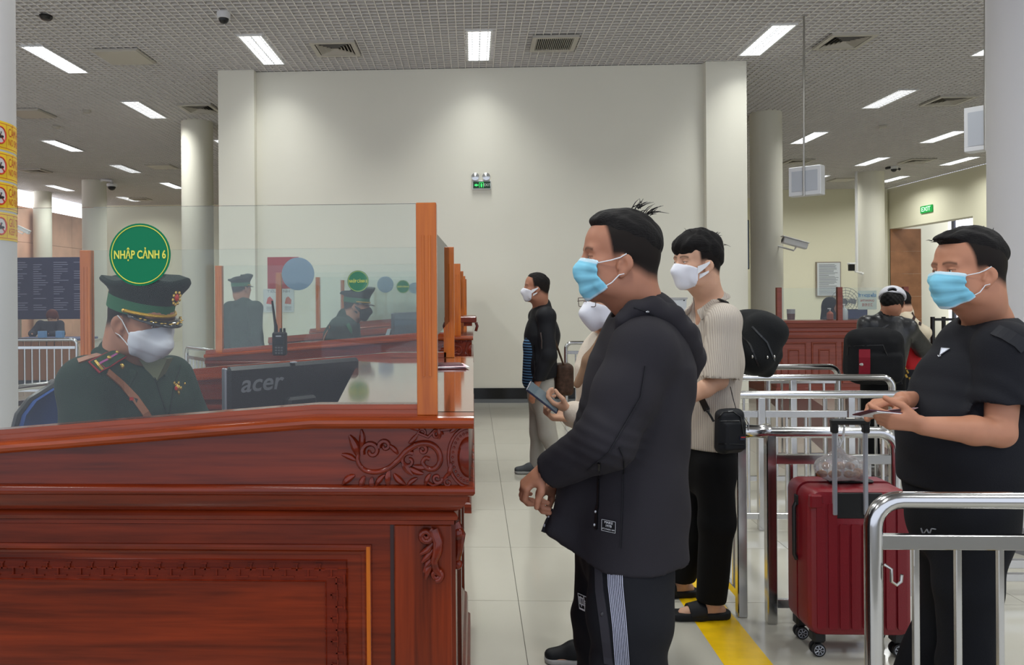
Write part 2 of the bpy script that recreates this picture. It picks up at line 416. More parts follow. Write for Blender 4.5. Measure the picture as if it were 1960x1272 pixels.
lights = [
 (-2.65, 9.8, 'bright ceiling light over the left end of the block wall'), (.1, 9.8, 'ceiling light centred in front of the block wall'), (3.65, 9.8, 'ceiling light over the right end of the block wall'),
 (-5.45, 10.03, 'large bluish ceiling light at upper left beside the blank ceiling panel'), (6.75, 10.0, 'ceiling light cut off by the big white column'),
 (-5.45, 12.8, 'ceiling light just left of the near round column, second row'), (6.75, 12.9, 'ceiling light beyond the hanging rod, second row of the right hall'),
 (-8.4, 15.7, 'ceiling light in the third row of the left hall, out by the columns'), (-5.0, 15.9, 'ceiling light half hidden behind the near left column'), (6.8, 16.0, 'ceiling light crossed by the hanging rod, third row'), (9.5, 16.1, 'ceiling light in the third row near the right wall'),
 (-8.4, 18.6, 'small ceiling light above the camera column in the left hall'), (9.55, 19.0, 'ceiling light above the far right column, fourth row'), (11.65, 19.1, 'ceiling light closest to the right wall, fourth row'), (4.6, 19.0, 'ceiling light peeping out beside the right hall near column'),
 (-11.7, 21.7, 'small ceiling light over the pink stone wall'), (-8.4, 21.5, 'small ceiling light right of the far left column'), (11.65, 22.0, 'ceiling light over the exit sign, fifth row'), (9.4, 21.7, 'ceiling light peeping past the hanging sign box'),
 (6.7, 22.0, 'tiny ceiling light right of the near round column of the right hall'), (-10.9, 24.3, 'tiny ceiling light beside the far left column camera'), (10.9, 24.9, 'last ceiling light before the back wall, right hall'), (-5.2, 24.5, 'tiny ceiling light low beside the block wall edge')]
for x, y, lab in lights: ceiling_light(x, y, lab)
for y in (6.6, 3.5, .5):
    for x in (-8.4, -5.45, -2.65, .1, 3.65, 6.75, 9.5): ceiling_light(x, y, 'louvred ceiling light overhead, out of the picture', 'overhead ceiling lights out of view')

# vents and panels
M_vent = mat('vent_paint', '#b5b0a6', .5); M_dark = mat('duct_dark', '#2a2826', .9)
def vent(px, py, label, kind='square', s=.56):
    p = hitz(px, py, ZC)
    t = thing('ceiling_vent' if kind != 'plain' else 'ceiling_panel', label, 'vent' if kind != 'plain' else 'panel', (p.x, p.y, ZC - .03))
    h = s / 2
    if kind == 'plain':
        one(lambda b: b.box(-h, -h, 0, h, h, .03, .004), 'board', M_vent, t, local=True)
        one(lambda b: [b.box(-h - .02, -h - .02, .012, h + .02, -h, .03), b.box(-h - .02, h, .012, h + .02, h + .02, .03), b.box(-h - .02, -h, .012, -h, h, .03), b.box(h, -h, .012, h + .02, h, .03)], 'trim', M_vent, t, local=True); return
    one(lambda b: b.box(-h, -h, .03, h, h, .035), 'duct', M_dark, t, local=True)
    def ringq(b, a, c, z0, z1):
        V = []; 
        for (r, z) in ((a, z0), (c, z1)):
            V += [(-r, -r, z), (r, -r, z), (r, r, z), (-r, r, z)]
        b.add(V, [(i, (i + 1) % 4, 4 + (i + 1) % 4, 4 + i) for i in range(4)])
    f = MB(); ringq(f, h, h - .055, 0, 0); ringq(f, h, h, 0, .03); ringq(f, h - .055, h - .055, 0, .02); f.build('frame', M_vent, t, local=True)
    if kind == 'square':
        for k in range(5):
            b = MB(); a = h - .07 - k * .04; ringq(b, a, a - .028, 0, .028); b.build('slat', M_vent, t, local=True)
    else:
        for k in range(19):
            x = -h + .065 + k * (s - .13) / 18; b = MB(); b.box(x - .003, -h + .055, .002, x + .003, h - .055, .025); b.build('slat', M_vent, t, local=True)
vent(642, 91, 'square louvred air vent between the two lights over the wall')
vent(1060, 81, 'square vent of fine dark slats over the block wall', 'linear')
vent(1617, 77, 'square louvred air vent beside the hanging rod')
vent(238, 107, 'blank square ceiling panel at upper left', 'plain')
vent(382, 206, 'louvred air vent above the near left column')
vent(1815, 191, 'brownish air vent with a dropped edge near the right wall', s=.6)
vent(58, 216, 'blank ceiling panel above the yellow notices', 'plain')
vent(68, 326, 'louvred air vent far back in the left hall')
vent(310, 318, 'blank ceiling panel beyond the second left light', 'plain')
vent(1528, 308, 'air vent right of the near round column')
vent(1755, 307, 'air vent far back near the exit sign', s=.6)
vent(1612, 343, 'blank ceiling panel beside the far right column', 'plain')
vent(268, 380, 'air vent farthest back in the left hall')
def dome(px, py, Y, label, r=.055, zz=None):
    p = hitz(px, py, ZC) if Y is None else at(px, py, Y)
    t = thing('dome_camera', label, 'camera', (p.x, p.y, p.z))
    b = MB(); b.lathe([(r * 1.05, .0), (r * 1.05, -.05), (r, -.07)], n=24); b.build('housing', M_white, t, local=True, smooth=True)
    b = MB(); b.ell((0, 0, -.07), (r * .8, r * .8, r * .8), 20, 12); b.build('dome', M_black, t, local=True, smooth=True)
    return t
dome(428, 24, None, 'white dome camera on the ceiling at upper left', .07)
t = dome(214, 352, 20.2, 'dome camera on a bracket from the far left column', .125)
one(lambda b: b.tube([(0, 0, 0), (0, 0, .08), (-.25, 0, .12), (-.45, .3, .12)], .04, 10), 'bracket', M_white, t, local=True)
t = dome(1711, 318, None, 'small camera cluster on the far right ceiling', .09)
one(lambda b: b.tube([(-.2, 0, -.05), (0, 0, -.02), (.15, 0, -.08)], .03, 8), 'bracket', M_black, t, local=True)
for px, py, lab in ((88, 30, 'small dark sensor on the ceiling at the top left corner'), (166, 211, 'small round smoke detector on the left ceiling'), (108, 241, 'round smoke detector nearer the yellow notices'), (1690, 240, 'round smoke detector on the right ceiling')):
    p = hitz(px, py, ZC); b = MB(); b.lathe([(.07, .0), (.07, -.02), (.05, -.045), (0, -.05)], (p.x, p.y, p.z), 20)
    tag(b.build('smoke_detector', M_vent if py > 100 else M_black), lab, 'detector')

# hanging rod and sign boxes
def signbox(px, py, Y, w, h, rot, label, rod=True):
    p = at(px, py, Y); t = thing('hanging_sign', label, 'sign', p, rot)
    one(lambda b: b.box(-w / 2, -.07, -h / 2, w / 2, .07, h / 2, .006), 'box', mat('sign_case', '#c9cacd', .4), t, local=True)
    for s in (-1, 1): one(lambda b: b.box(-w / 2 + .035, s * .068, -h / 2 + .05, w / 2 - .035, s * .074, h / 2 - .05), 'panel', mat('sign_panel', '#a9adb5', .35), t, local=True)
    if rod: one(lambda b: b.tube([(0, -.085, -h / 2 - .01), (0, -.085, h / 2), (0, -.05, ZC - p.z)], .012, 8), 'rod', M_steel2, t, local=True)
signbox(1544, 347, 9.0, .35, .33, R(-42), 'pale hanging sign box on a long steel rod')
signbox(1892, 245, 7.5, .36, .42, R(-50), 'pale sign box hanging partly behind the white column')

# bullet cameras
def bullet(px, py, Y, rz, tilt, L, label, arm):
    p = at(px, py, Y); t = thing('bullet_camera', label, 'camera', p); t.rotation_euler = (0, tilt, rz)
    one(lambda b: b.box(-L / 2, -L * .13, -L * .13, L / 2, L * .13, L * .12, L * .03), 'housing', M_white, t, local=True)
    one(lambda b: b.box(-L * .56, -L * .16, L * .12, L * .52, L * .16, L * .16, .004), 'sunshield', M_white, t, local=True)
    one(lambda b: b.cyl((-L / 2 - .004, 0, 0), (-L / 2 + .02, 0, 0), L * .1), 'lens', M_black, t, local=True)
    one(lambda b: b.tube([(L * .1, 0, -L * .13), (L * .05, 0, -L * .3), arm], L * .035, 8), 'bracket', M_white, t, local=True)
bullet(1521, 465, 13.4, 0, R(16), .42, 'white bullet camera mounted on the near right column', (-.3, .25, -.08))
bullet(45, 440, 5.6, R(0), R(25), .10, 'bullet camera poking out behind the yellow notices', (-.2, .1, -.03))

# emergency light on block wall
p = at(922, 355, YW + .12); t = thing('exit_light', 'emergency exit light with two round lamps on the block wall', 'exit sign', (p.x, YW + .12, p.z))
one(lambda b: b.box(-.13, -.05, -.06, .13, 0, .065, .01), 'case', M_white, t, local=True)
pn = one(lambda b: b.box(-.118, -.053, -.045, .118, -.05, .05), 'panel', mat('exit_dark_green', '#0c2a18', .3, emit=('#0a3a1c', .25)), t, local=True)
M_gr = mat('exit_green', '#37e26a', .4, emit=('#37e26a', .9))
one(lambda b: [b.prism([(-.105, 0), (-.07, .02), (-.07, .007), (-.045, .007), (-.045, -.007), (-.07, -.007), (-.07, -.02)], -.0545, -.053),
  b.box(-.035, -.0545, -.035, -.03, -.053, .038), b.box(.02, -.0545, -.035, .025, -.053, .038), b.box(-.035, -.0545, .034, .025, -.053, .038), b.box(-.012, -.0545, -.03, .003, -.053, .012), b.box(-.012, -.0545, .016, .0, -.053, .027),
  b.box(-.02, -.0545, -.0, .012, -.053, .005)], 'running_man_symbol', M_gr, t, local=True)
text('EXIT', .05, mat('exit_pale', '#c8d8cc', .4), Vector((.075, -.054, 0)), FACE_CAM, t, 'lettering', local=True)
for s in (-.088, .062):
    b = MB(); b.lathe([(0, -.05), (.052, -.045), (.055, -.03), (.04, 0), (.02, .03)], (s, -.02, .115), 20, axis='y'); b.build('lamp', mat('chrome_lamp', '#c6c8c8', .15, .8), t, local=True, smooth=True)
    one(lambda b: b.cyl((s, -.02, .06), (s, -.02, .1), .01), 'stalk', M_white, t, local=True)

# posters on the block wall (seen through the booth glass)
YP = YW + .118
a, c = at(512, 492, YP), at(572, 552, YP)
tag(one(lambda b: b.box(a.x, YP - .006, c.z, c.x, YP, a.z), 'red_notice', mat('notice_red', '#a3222c', .5)), 'plain red notice on the wall above the white poster', 'notice')
a, c = at(504, 553, YP), at(563, 597, YP); t = thing('wall_poster', 'white poster with three red pictures under the red notice', 'poster', ((a.x + c.x) / 2, YP, c.z))
one(lambda b: b.box(a.x, YP - .008, c.z, c.x, YP, a.z), 'sheet', mat('poster_paper', '#c9cdd0', .5), t)
W = c.x - a.x
for i, cc in enumerate(('#c0392b', '#d8892f', '#b5543a')):
    x = a.x + W * (.1 + .3 * i)
    one(lambda b: b.prism([(x, c.z + .12), (x + .02, c.z + .2), (x + W * .12, c.z + .22), (x + W * .22, c.z + .17), (x + W * .2, c.z + .11)], YP - .01, YP - .008), 'picture', mat('pic%d' % i, cc, .5), t)
    one(lambda b: [b.box(x, YP - .0095, c.z + .03 + k * .02, x + W * .22, YP - .008, c.z + .036 + k * .02) for k in range(3)], 'caption', mat('print_grey', '#70757a', .6), t)
text('TIÊU LỆNH', .05, mat('print_grey', '#70757a', .6), Vector(((a.x + c.x) / 2, YP - .009, a.z - .035)), FACE_CAM, t, sx=1.3)
# framed notice on far right wall
YN = 24.0
wall('wall_alcove', at(1500, 500, YN).x, YN + .02, at(1700, 500, YN).x, YN + .2, m=M_wall2)
a, c = at(1561, 501, YN), at(1609, 567, YN); t = thing('framed_notice', 'framed white notice of small print on the far right wall', 'notice', ((a.x + c.x) / 2, YN, c.z))
one(lambda b: b.box(a.x, YN - .04, c.z, c.x, YN + .02, a.z, .01), 'frame', mat('notice_frame', '#8a7f72', .4), t)
one(lambda b: b.box(a.x + .03, YN - .045, c.z + .03, c.x - .03, YN - .038, a.z - .03), 'sheet', mat('notice_paper', '#c5cace', .35), t)
b = MB(); r2 = random.Random(3)
for k in range(26):
    z = a.z - .09 - k * .036; ww = (c.x - a.x - .16) * (r2.uniform(.75, 1) if k not in (9, 17) else .5)
    b.box(a.x + .08, YN - .0475, z, a.x + .08 + ww, YN - .045, z + .014)
b.build('small_print', mat('print_grey', '#70757a', .6), t)
p = at(1629, 512, 19.8)
t = thing('wall_camera', 'small black camera beside the pipe in the right hall', 'camera', p)
one(lambda b: b.box(-.07, -.1, -.08, .05, .02, .08, .01), 'body', M_black, t, local=True)
one(lambda b: b.box(-.05, -.02, .08, .12, .1, .12, .01), 'mount', M_white, t, local=True)
one(lambda b: b.tube([(.05, .05, .1), (.2, .2, -.1), (.45, .4, -.12)], .02, 6), 'bracket', M_white, t, local=True)
# exit sign on right wall
p = hitx(1775, 400, XR); t = thing('exit_sign', 'small glowing green exit sign on the right wall', 'exit sign', (XR, p.y, p.z))
one(lambda b: b.box(-.04, -.28, -.1, 0, .28, .1, .01), 'case', mat('exit_case', '#11843a', .4, emit=('#0b8a36', .5)), t, local=True)
text('EXIT', .17, mat('exit_letters', '#c8ffd8', .4, emit=('#c8ffd8', 1.2)), Vector((-.043, 0, 0)), Matrix.Rotation(R(-90), 3, 'Z') @ FACE_CAM, t, sx=1.25, local=True)

# yellow notices on the left column
col = (lc.x, lc.y, .34); PHI = math.atan2(-lc.y, -lc.x) + R(-15.8)
M_yel = mat('notice_yellow', '#ecc71c', .4); M_redp = mat('notice_red_print', '#c4331c', .5); M_pale = mat('notice_pale', '#e7d98c', .5)
def wrap(b, x0, x1, z0, z1, off):      # curved patch on the column: x as arc length from the camera-facing line
    r = col[2] + off; n = max(2, int(abs(x1 - x0) / .03)); V = []; F = []
    for i in range(n + 1):
        a = PHI + (x0 + (x1 - x0) * i / n) / col[2]
        for z in (z0, z1): V.append((col[0] + r * math.cos(a), col[1] + r * math.sin(a), z))
    for i in range(n): F.append((2 * i, 2 * i + 2, 2 * i + 3, 2 * i + 1))
    b.add(V, F)
zs = [at(20, y, lc.y - .1).z for y in (228, 283, 287, 342, 346, 400, 404, 458)]
words = (('CẤM HÚT THUỐC', 'NO SMOKING'), ('CẤM GỌI ĐIỆN', 'NO PHONE'), ('CẤM QUAY PHIM', 'NO FILMING'), ('GIỮ TRẬT TỰ', 'KEEP QUIET'))
for i, lab in enumerate(('topmost yellow prohibition notice on the left column', 'second yellow prohibition notice from the top', 'third yellow prohibition notice from the top', 'lowest yellow prohibition notice on the left column')):
    zt_, zb = zs[2 * i], zs[2 * i + 1]
    t = thing('prohibition_notice', lab, 'notice', (col[0], col[1] - col[2], zb))
    b = MB(); wrap(b, -.1, .98, zb, zt_, .0015); b.build('sheet', M_yel, t)
    b = MB(); wrap(b, -.1, .98, zb + .012, zb + .0155, .002); wrap(b, -.1, .98, zt_ - .0155, zt_ - .012, .002); wrap(b, .408, .411, zb + .012, zt_ - .012, .002); b.build('border', M_redp, t)
    for k, s in enumerate(words[i]):
        o = text(s, .075 if k == 0 else .06, M_redp, Vector((0, 0, 0)), Matrix.Identity(3), None, align='LEFT', depth=0, sx=.62, bold=0, local=True)
        me = o.data; zc0 = zt_ - .062 if k == 0 else zb + .055
        for v in me.vertices:
            s_ = v.co.x + .424; zz = v.co.y; a = PHI + s_ / col[2]; r = col[2] + .003
            v.co = Vector((col[0] + r * math.cos(a), col[1] + r * math.sin(a), zc0 + zz)) - Vector(t.location)
        o.parent = t
    # pictogram: red ring with slash round a dark symbol
    def onc(u, v, off=.003): a = PHI + u / col[2]; r = col[2] + off; return Vector((col[0] + r * math.cos(a), col[1] + r * math.sin(a), (zb + zt_) / 2 + v))
    b = MB(); b.add([onc(.354, 0)] + [onc(.354 + .044 * math.cos(k * .3927), .052 * math.sin(k * .3927)) for k in range(16)], [(0, k + 1, (k + 1) % 16 + 1) for k in range(16)]); b.raw('disc', M_white, t)
    b = MB(); b.tube([onc(.354 + .044 * math.cos(k * .3927), .052 * math.sin(k * .3927), .004) for k in range(16)], .005, 6, closed=True); b.tube([onc(.324, .036, .005), onc(.384, -.036, .005)], .004, 6); b.build('prohibition_ring', M_redp, t)
    b = MB(); b.tube([onc(.336, -.012, .004), onc(.372, -.008, .004)], .009, 6); b.tube([onc(.348, .0, .004), onc(.358, .020, .004)], .006, 6); b.build('symbol', M_black, t)
# ------------------------------------------------------------------ immigration booths
M_green = mat('sign_green', '#04704a', .65); M_ylw = mat('sign_yellow', '#d8d24a', .4); M_paleblue = mat('sign_back', '#cfe2f2', .6)
_nt = M_paleblue.node_tree; _tr = _nt.nodes.new('ShaderNodeBsdfTranslucent'); _tr.inputs[0].default_value = srgb('#cfe2f2'); _mx = _nt.nodes.new('ShaderNodeMixShader'); _mx.inputs[0].default_value = .5
_o = _nt.nodes['Material Output']; _nt.links.new(_nt.nodes['Principled BSDF'].outputs[0], _mx.inputs[1]); _nt.links.new(_tr.outputs[0], _mx.inputs[2]); _nt.links.new(_mx.outputs[0], _o.inputs[0])
def mitre3(): return None
def carve(b, pts, r, n=6): b.tube(pts, r, n)
def spiral(b, cx, cz, y, r0, r1, a0, a1, t0, t1, n=18, seg=6):
    P = []; Rr = []
    for i in range(n + 1):
        f = i / n; a = a0 + (a1 - a0) * f; r = r0 + (r1 - r0) * f
        P.append((cx + r * math.cos(a), y, cz + r * math.sin(a))); Rr.append(t0 + (t1 - t0) * f)
    b.tube(P, Rr, seg); return P
def leaf(b, x, z, y, L, wd, ang, th=.006):
    P = []; Rr = []
    for i in range(6):
        f = i / 5; u = f * L; v = .3 * L * f * f
        P.append((x + u * math.cos(ang) - v * math.sin(ang), y - .001, z + u * math.sin(ang) + v * math.cos(ang))); Rr.append(.0008 + wd * .36 * math.sin(math.pi * min(1, f * .85 + .08)))
    b.tube(P, Rr, 7)
def catmull(P, n=6):
    Q = []; P = [Vector(p) for p in P]; P = [P[0]] + P + [P[-1]]
    for i in range(1, len(P) - 2):
        for k in range(n):
            t = k / n; Q.append(.5 * ((2 * P[i]) + (P[i + 1] - P[i - 1]) * t + (2 * P[i - 1] - 5 * P[i] + 4 * P[i + 1] - P[i + 2]) * t * t + (3 * P[i] - P[i - 1] - 3 * P[i + 1] + P[i + 2]) * t ** 3))
    return Q + [P[-2]]
def booth(Y0, label, num, texts, hd=True):
    t = thing('inspection_booth', label, 'booth', (-.9, Y0 + .85, 0), group='inspection booths in a row')
    D = 1.70; XLb = -1.84; ZT = 1.204; slope = .078; XB = -.366
    ztop = lambda x: ZT - max(0, XB - x) * slope
    # side panels with the sloped top, near and far
    for k, (ya, yb) in enumerate(((Y0, Y0 + .035), (Y0 + D - .035, Y0 + D))):
        one(lambda b: b.prism([(XLb, 1.02), (-.012, 1.02), (-.012, ZT - .01), (XB, ZT - .01), (XLb, ztop(XLb) - .01)], ya, yb), 'frieze_board', W_red, t)
        # rounded cap rail along the top
        b = MB(); V = []; F = []
        prof = [(0, -.012)] + [(-.016 + -.016 * math.sin(a), -.012 - .014 + .014 * math.cos(a)) for a in [math.pi * i / 6 for i in range(7)]] + [(0, -.04), (.06, -.04), (.06, -.012)]
        n = len(prof); flip = -1 if k else 1; yy0 = ya if not k else yb
        for x in (XLb, XB, .0):
            for (o, z) in prof: V.append((x, yy0 + flip * o, ztop(x) + .012 + z))
        for i in range(2):
            for j in range(n): F.append((i * n + j, (i + 1) * n + j, (i + 1) * n + (j + 1) % n, i * n + (j + 1) % n))
        F.append(tuple(range(n))); F.append(tuple(2 * n + j for j in range(n)))
        b.add(V, F); b.build('cap_rail', W_cap, t)
        b = MB()
        for (za, zb, yo) in ((0, .012, .004), (.012, .024, .012)):
            b.prism([(XLb, ztop(XLb) + za), (XB, ZT + za), (-.12, ZT + za), (-.12, ZT + zb), (XB, ZT + zb), (XLb, ztop(XLb) + zb)], ya + yo if not k else yb - yo, ya + .05 if not k else yb - .05)
        b.build('glass_rail', W_cap, t)
    # cornice running round three sides, mitred
    prof = [(-.02, 1.045), (0, 1.045), (.010, 1.041), (.014, 1.036), (.014, 1.028), (.010, 1.022), (-.001, 1.018), (-.004, 1.010), (-.010, .995), (-.020, .983), (-.030, .976), (-.036, .9735), (-.030, .970), (-.026, .963), (-.028, .955), (-.036, .951), (-.036, .942), (-.045, .938)]
    path = [(XLb, Y0), (-.012, Y0), (-.012, Y0 + D), (XLb, Y0 + D)]
    one(lambda b: b.sweep(path, prof, [(0, -1), (1, -1), (1, 1), (0, 1)]), 'cornice', W_red, t, smooth=True, angle=40)
    # body
    xr = -.057
    body = one(lambda b: [b.box(XLb, Y0 + .045, .1, xr, Y0 + .08, .96), b.box(XLb, Y0 + D - .08, .1, xr, Y0 + D - .045, .96), b.box(xr - .03, Y0 + .08, .1, xr, Y0 + D - .08, 1.03)], 'carcass', W_red, t)
    one(lambda b: [b.sweep([(XLb, Y0 + .045), (xr, Y0 + .045), (xr, Y0 + D - .045), (XLb, Y0 + D - .045)], [(0, .24), (.008, .225), (.012, .21), (.012, .17), (.022, .16), (.026, .14), (.026, .07), (.036, .06), (.038, .0)], [(0, -1), (1, -1), (1, 1), (0, 1)])], 'plinth', W_red, t)
    yf = Y0 + .045
    # corner stile, vertical grain
    one(lambda b: b.box(-.188, yf - .007, .235, xr + .003, yf + .01, .94, .002), 'corner_stile', W_redz, t)
    one(lambda b: b.box(-.199, yf - .002, .235, -.191, yf + .01, .94), 'groove_strip', mat('dark_groove', '#2a0a06', .5), t)
    # stiles and rails round the panel, nested mouldings
    X0, X1, Z0, Z1 = -1.70, -.243, .26, .893
    one(lambda b: b.rectframe(X0, X1, Z0, Z1, [(0, 0), (.001, .006), (.006, .009), (.012, .008), (.018, .002), (.024, .0), (.026, -.003)], yf), 'panel_moulding', W_red, t)
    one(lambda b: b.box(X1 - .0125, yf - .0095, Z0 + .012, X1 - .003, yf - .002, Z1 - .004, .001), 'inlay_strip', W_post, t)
    one(lambda b: b.rectframe(X0 + .026, X1 - .026, Z0 + .026, Z1 - .026, [(0, .001), (.03, .001), (.032, .004), (.034, .001)], yf), 'panel_field', W_red, t)
    one(lambda b: b.rectframe(X0 + .058, X1 - .058, Z0 + .036, Z1 - .036, [(0, 0), (.002, .005), (.004, .002), (.05, .002), (.052, .005), (.055, .001)], yf), 'fret_border', W_carve, t)
    if hd:
        b = MB(); e = .0035; p = .055; zb_ = Z1 - .036; n = int((X1 - X0 - .14) / p)
        def bar(x0, z0, x1, z1): b.box(x0, yf - .006, z0, x1, yf - .001, z1)
        xe = X1 - .07
        for i in range(n):
            x = xe - (i + 1) * p
            bar(x, zb_ - .012, x + e, zb_ - .026); bar(x - .012, zb_ - .026, x + .014, zb_ - .026 + e); bar(x + .027, zb_ - .024, x + .027 + e, zb_ - .040); bar(x + .014, zb_ - .024, x + .044, zb_ - .024 + e)
            bar(x - .008, zb_ - .012, x + .006, zb_ - .012 + e); bar(x + .02, zb_ - .043, x + .05, zb_ - .043 + e)
        for i in range(10):
            z = zb_ - .03 - (i + 1) * p; xx = X1 - .058 - .052
            bar(xx + .012, z, xx + .026, z + e); bar(xx + .026, z - .012, xx + .026 + e, z + .014); bar(xx + .024, z + .027, xx + .040, z + .027 + e); bar(xx + .024, z + .014, xx + .024 + e, z + .044)
            bar(xx + .012, z - .008, xx + .012 + e, z + .006); bar(xx + .043, z + .02, xx + .043 + e, z + .05)
        b.build('fret_carving', W_carve, t)
    # carved scrolls on the frieze
    y = Y0
    if True:
        cx, cz = -.028, 1.108
        o = MB(); o.lathe([(0, -.012), (.02, -.0115), (.034, -.008), (.040, -.002), (.042, 0)], (0, 0, 0), 24, axis='y', a0=math.pi / 2, a1=3 * math.pi / 2)
        V = o.V; m2 = MB(); m2.add([(cx + v.x * .62 + .016, y + v.y, cz + v.z * 1.12) for v in V], o.F); m2.build('medallion', W_carve, t, smooth=True)
        b = MB()
        b.tube([(cx + .016 - .047 * math.sin(math.pi * i / 14), y - .001, cz + .068 * math.cos(math.pi * i / 14)) for i in range(15)], .004, 6)
        b.build('medallion_rim', W_carve, t, smooth=True)
        b = MB()
        for i in range(15): 
            a = math.pi * (i + .5) / 15; b.ell((cx + .016 - .037 * math.sin(a), y - .003, cz + .056 * math.cos(a)), (.0028, .003, .0028), 6, 4)
        b.build('bead_row', W_carve, t, smooth=True)
        b = MB()
        # long s-scroll vine
        vine = [(-.265, 1.126), (-.268, 1.098), (-.252, 1.078), (-.225, 1.074), (-.198, 1.082), (-.175, 1.100), (-.155, 1.122), (-.128, 1.138), (-.100, 1.138), (-.082, 1.122), (-.078, 1.098), (-.090, 1.082), (-.108, 1.082), (-.118, 1.094), (-.112, 1.106), (-.102, 1.104)]
        P = catmull([(p[0], y - .002, p[1]) for p in vine], 6)
        b.tube(P, [.0078 - .003 * abs(2 * i / len(P) - 1) for i in range(len(P))], 8)
        spiral(b, -.236, 1.122, y - .002, .022, .004, R(200), R(-200), .0068, .0045)
        spiral(b, -.205, 1.134, y - .002, .014, .003, R(200), R(-220), .006, .004)
        spiral(b, -.150, 1.100, y - .002, .020, .004, R(60), R(440), .006, .004)
        spiral(b, -.118, 1.125, y - .002, .012, .003, R(150), R(-200), .0055, .004)
        spiral(b, -.085, 1.160, y - .002, .012, .003, R(0), R(360), .005, .0035)
        spiral(b, -.118, 1.164, y - .002, .010, .003, R(180), R(-180), .0035, .0025)
        spiral(b, -.085, 1.060, y - .002, .013, .003, R(0), R(-360), .005, .0035)
        spiral(b, -.060, 1.050, y - .002, .010, .003, R(90), R(450), .0035, .0025)
        b.tube([(-.11, y - .002, 1.052), (-.095, y - .003, 1.044), (-.075, y - .002, 1.05), (-.06, y - .002, 1.07)], .004, 6)
        b.tube([(-.13, y - .002, 1.165), (-.105, y - .003, 1.155), (-.09, y - .002, 1.17), (-.06, y - .002, 1.172), (-.04, y - .002, 1.18)], .004, 6)
        b.build('scroll_carving', W_carve, t, smooth=True, angle=60)
        b = MB()
        for (x, z, L, wd, an) in ((-.268, 1.11, .05, .028, 95), (-.262, 1.125, .045, .02, 70), (-.272, 1.10, .035, .018, 140), (-.275, 1.066, .035, .022, 200), (-.252, 1.064, .03, .02, 235), (-.235, 1.062, .028, .018, 255),
             (-.195, 1.08, .04, .02, 250), (-.185, 1.07, .035, .02, 300), (-.205, 1.068, .035, .018, 215), (-.165, 1.10, .04, .022, 290), (-.15, 1.085, .035, .02, 320), (-.14, 1.088, .035, .018, 340), (-.175, 1.115, .03, .015, 120),
             (-.1, 1.07, .03, .016, 230), (-.13, 1.06, .03, .014, 200), (-.06, 1.065, .03, .016, 60), (-.15, 1.14, .03, .015, 30), (-.08, 1.15, .03, .015, 80), (-.055, 1.165, .03, .014, 30), (-.125, 1.17, .025, .012, 150)):
            leaf(b, x, z, y - .001, L, wd, R(an), .008)
        b.build('leaf_carving', W_carve, t, smooth=True)['kind'] = 'stuff'
        # corbel under the cornice on the corner stile
        b = MB(); xc = -.115
        spiral(b, xc + .002, .918, yf - .016, .017, .003, R(60), R(-560), .009, .005, 28)
        spiral(b, xc + .026, .826, yf - .016, .013, .003, R(-100), R(500), .008, .005, 24)
        b.tube([(xc + .02, yf - .014, .932), (xc + .03, yf - .02, .905), (xc + .028, yf - .02, .88), (xc + .020, yf - .018, .86), (xc + .024, yf - .018, .84), (xc + .036, yf - .016, .826)], [.012, .013, .012, .010, .009, .007], 8)
        for j, (zz, L) in enumerate(((.885, .045), (.87, .05), (.852, .055), (.84, .05))):
            b.tube([(xc + .022, yf - .012, zz + .02), (xc + .006, yf - .016, zz), (xc - .012 + j * .004, yf - .012, zz - .012 - j * .004)], [.005, .009, .004], 7)
        b.build('corbel', W_carve, t, smooth=True, angle=70)
        b = MB(); 
        for (p0_, p1_) in ((yf, yf + .1), (Y0 + .8, Y0 + .92), (Y0 + D - .145, Y0 + D - .045)): one(lambda b: b.box(xr, p0_, .2, xr + .012, p1_, .94), 'side_pilaster', W_redz, t)
        for yy in (yf + .05, Y0 + .86, Y0 + D - .1):
            b = MB(); b.tube([(xr + .008, yy, .93), (xr + .020, yy, .90), (xr + .018, yy, .86), (xr + .012, yy, .83)], [.014, .016, .011, .006], 10)
            b.ell((xr + .016, yy, .905), (.017, .02, .02), 12, 8); b.ell((xr + .016, yy, .83), (.012, .013, .013), 10, 8)
            b.build('side_corbel', W_carve, t, smooth=True)
    # counter top towards the queue, inner desk
    one(lambda b: b.prism([(-.335, Y0 + .05), (.0, Y0 + .05), (.0, Y0 + D - .05), (-.50, Y0 + D - .05)], ZT - .03, ZT, 'xy'), 'counter_top', mat('counter_lacquer', '#8a4a34', .06, coat=1.0, noise=(2.5, .2, (6, .4, 1))), t)
    one(lambda b: b.box(-.34, Y0 + .05, .76, -.31, Y0 + D - .05, ZT - .02), 'counter_inner_face', W_redy, t)
    one(lambda b: b.box(-1.0, Y0 + .08, .74, -.34, Y0 + D - .08, .77, .004), 'desk_top', W_redy, t)
    # posts with flutes
    pz = ZT + .49
    for (px_, yy, zb_) in ((-.1065, Y0 + .02, ZT), (-.1065, Y0 + D - .03, ZT), (-1.745, Y0 + .02, ztop(-1.745)), (-1.745, Y0 + D - .03, ztop(-1.745))):
        hw = .0235
        p = one(lambda b: b.box(px_ - hw, yy - .02, zb_, px_ + hw, yy + .02, pz, .0015), 'post', W_post, t)
        for s in (-.0075, .0075):
            one(lambda b: b.tube([(px_ + s, yy - .0195, zb_ + .09), (px_ + s, yy - .0195, pz - .075)], .0034, 8, sq=(1, 1)), 'flute', W_post, p)
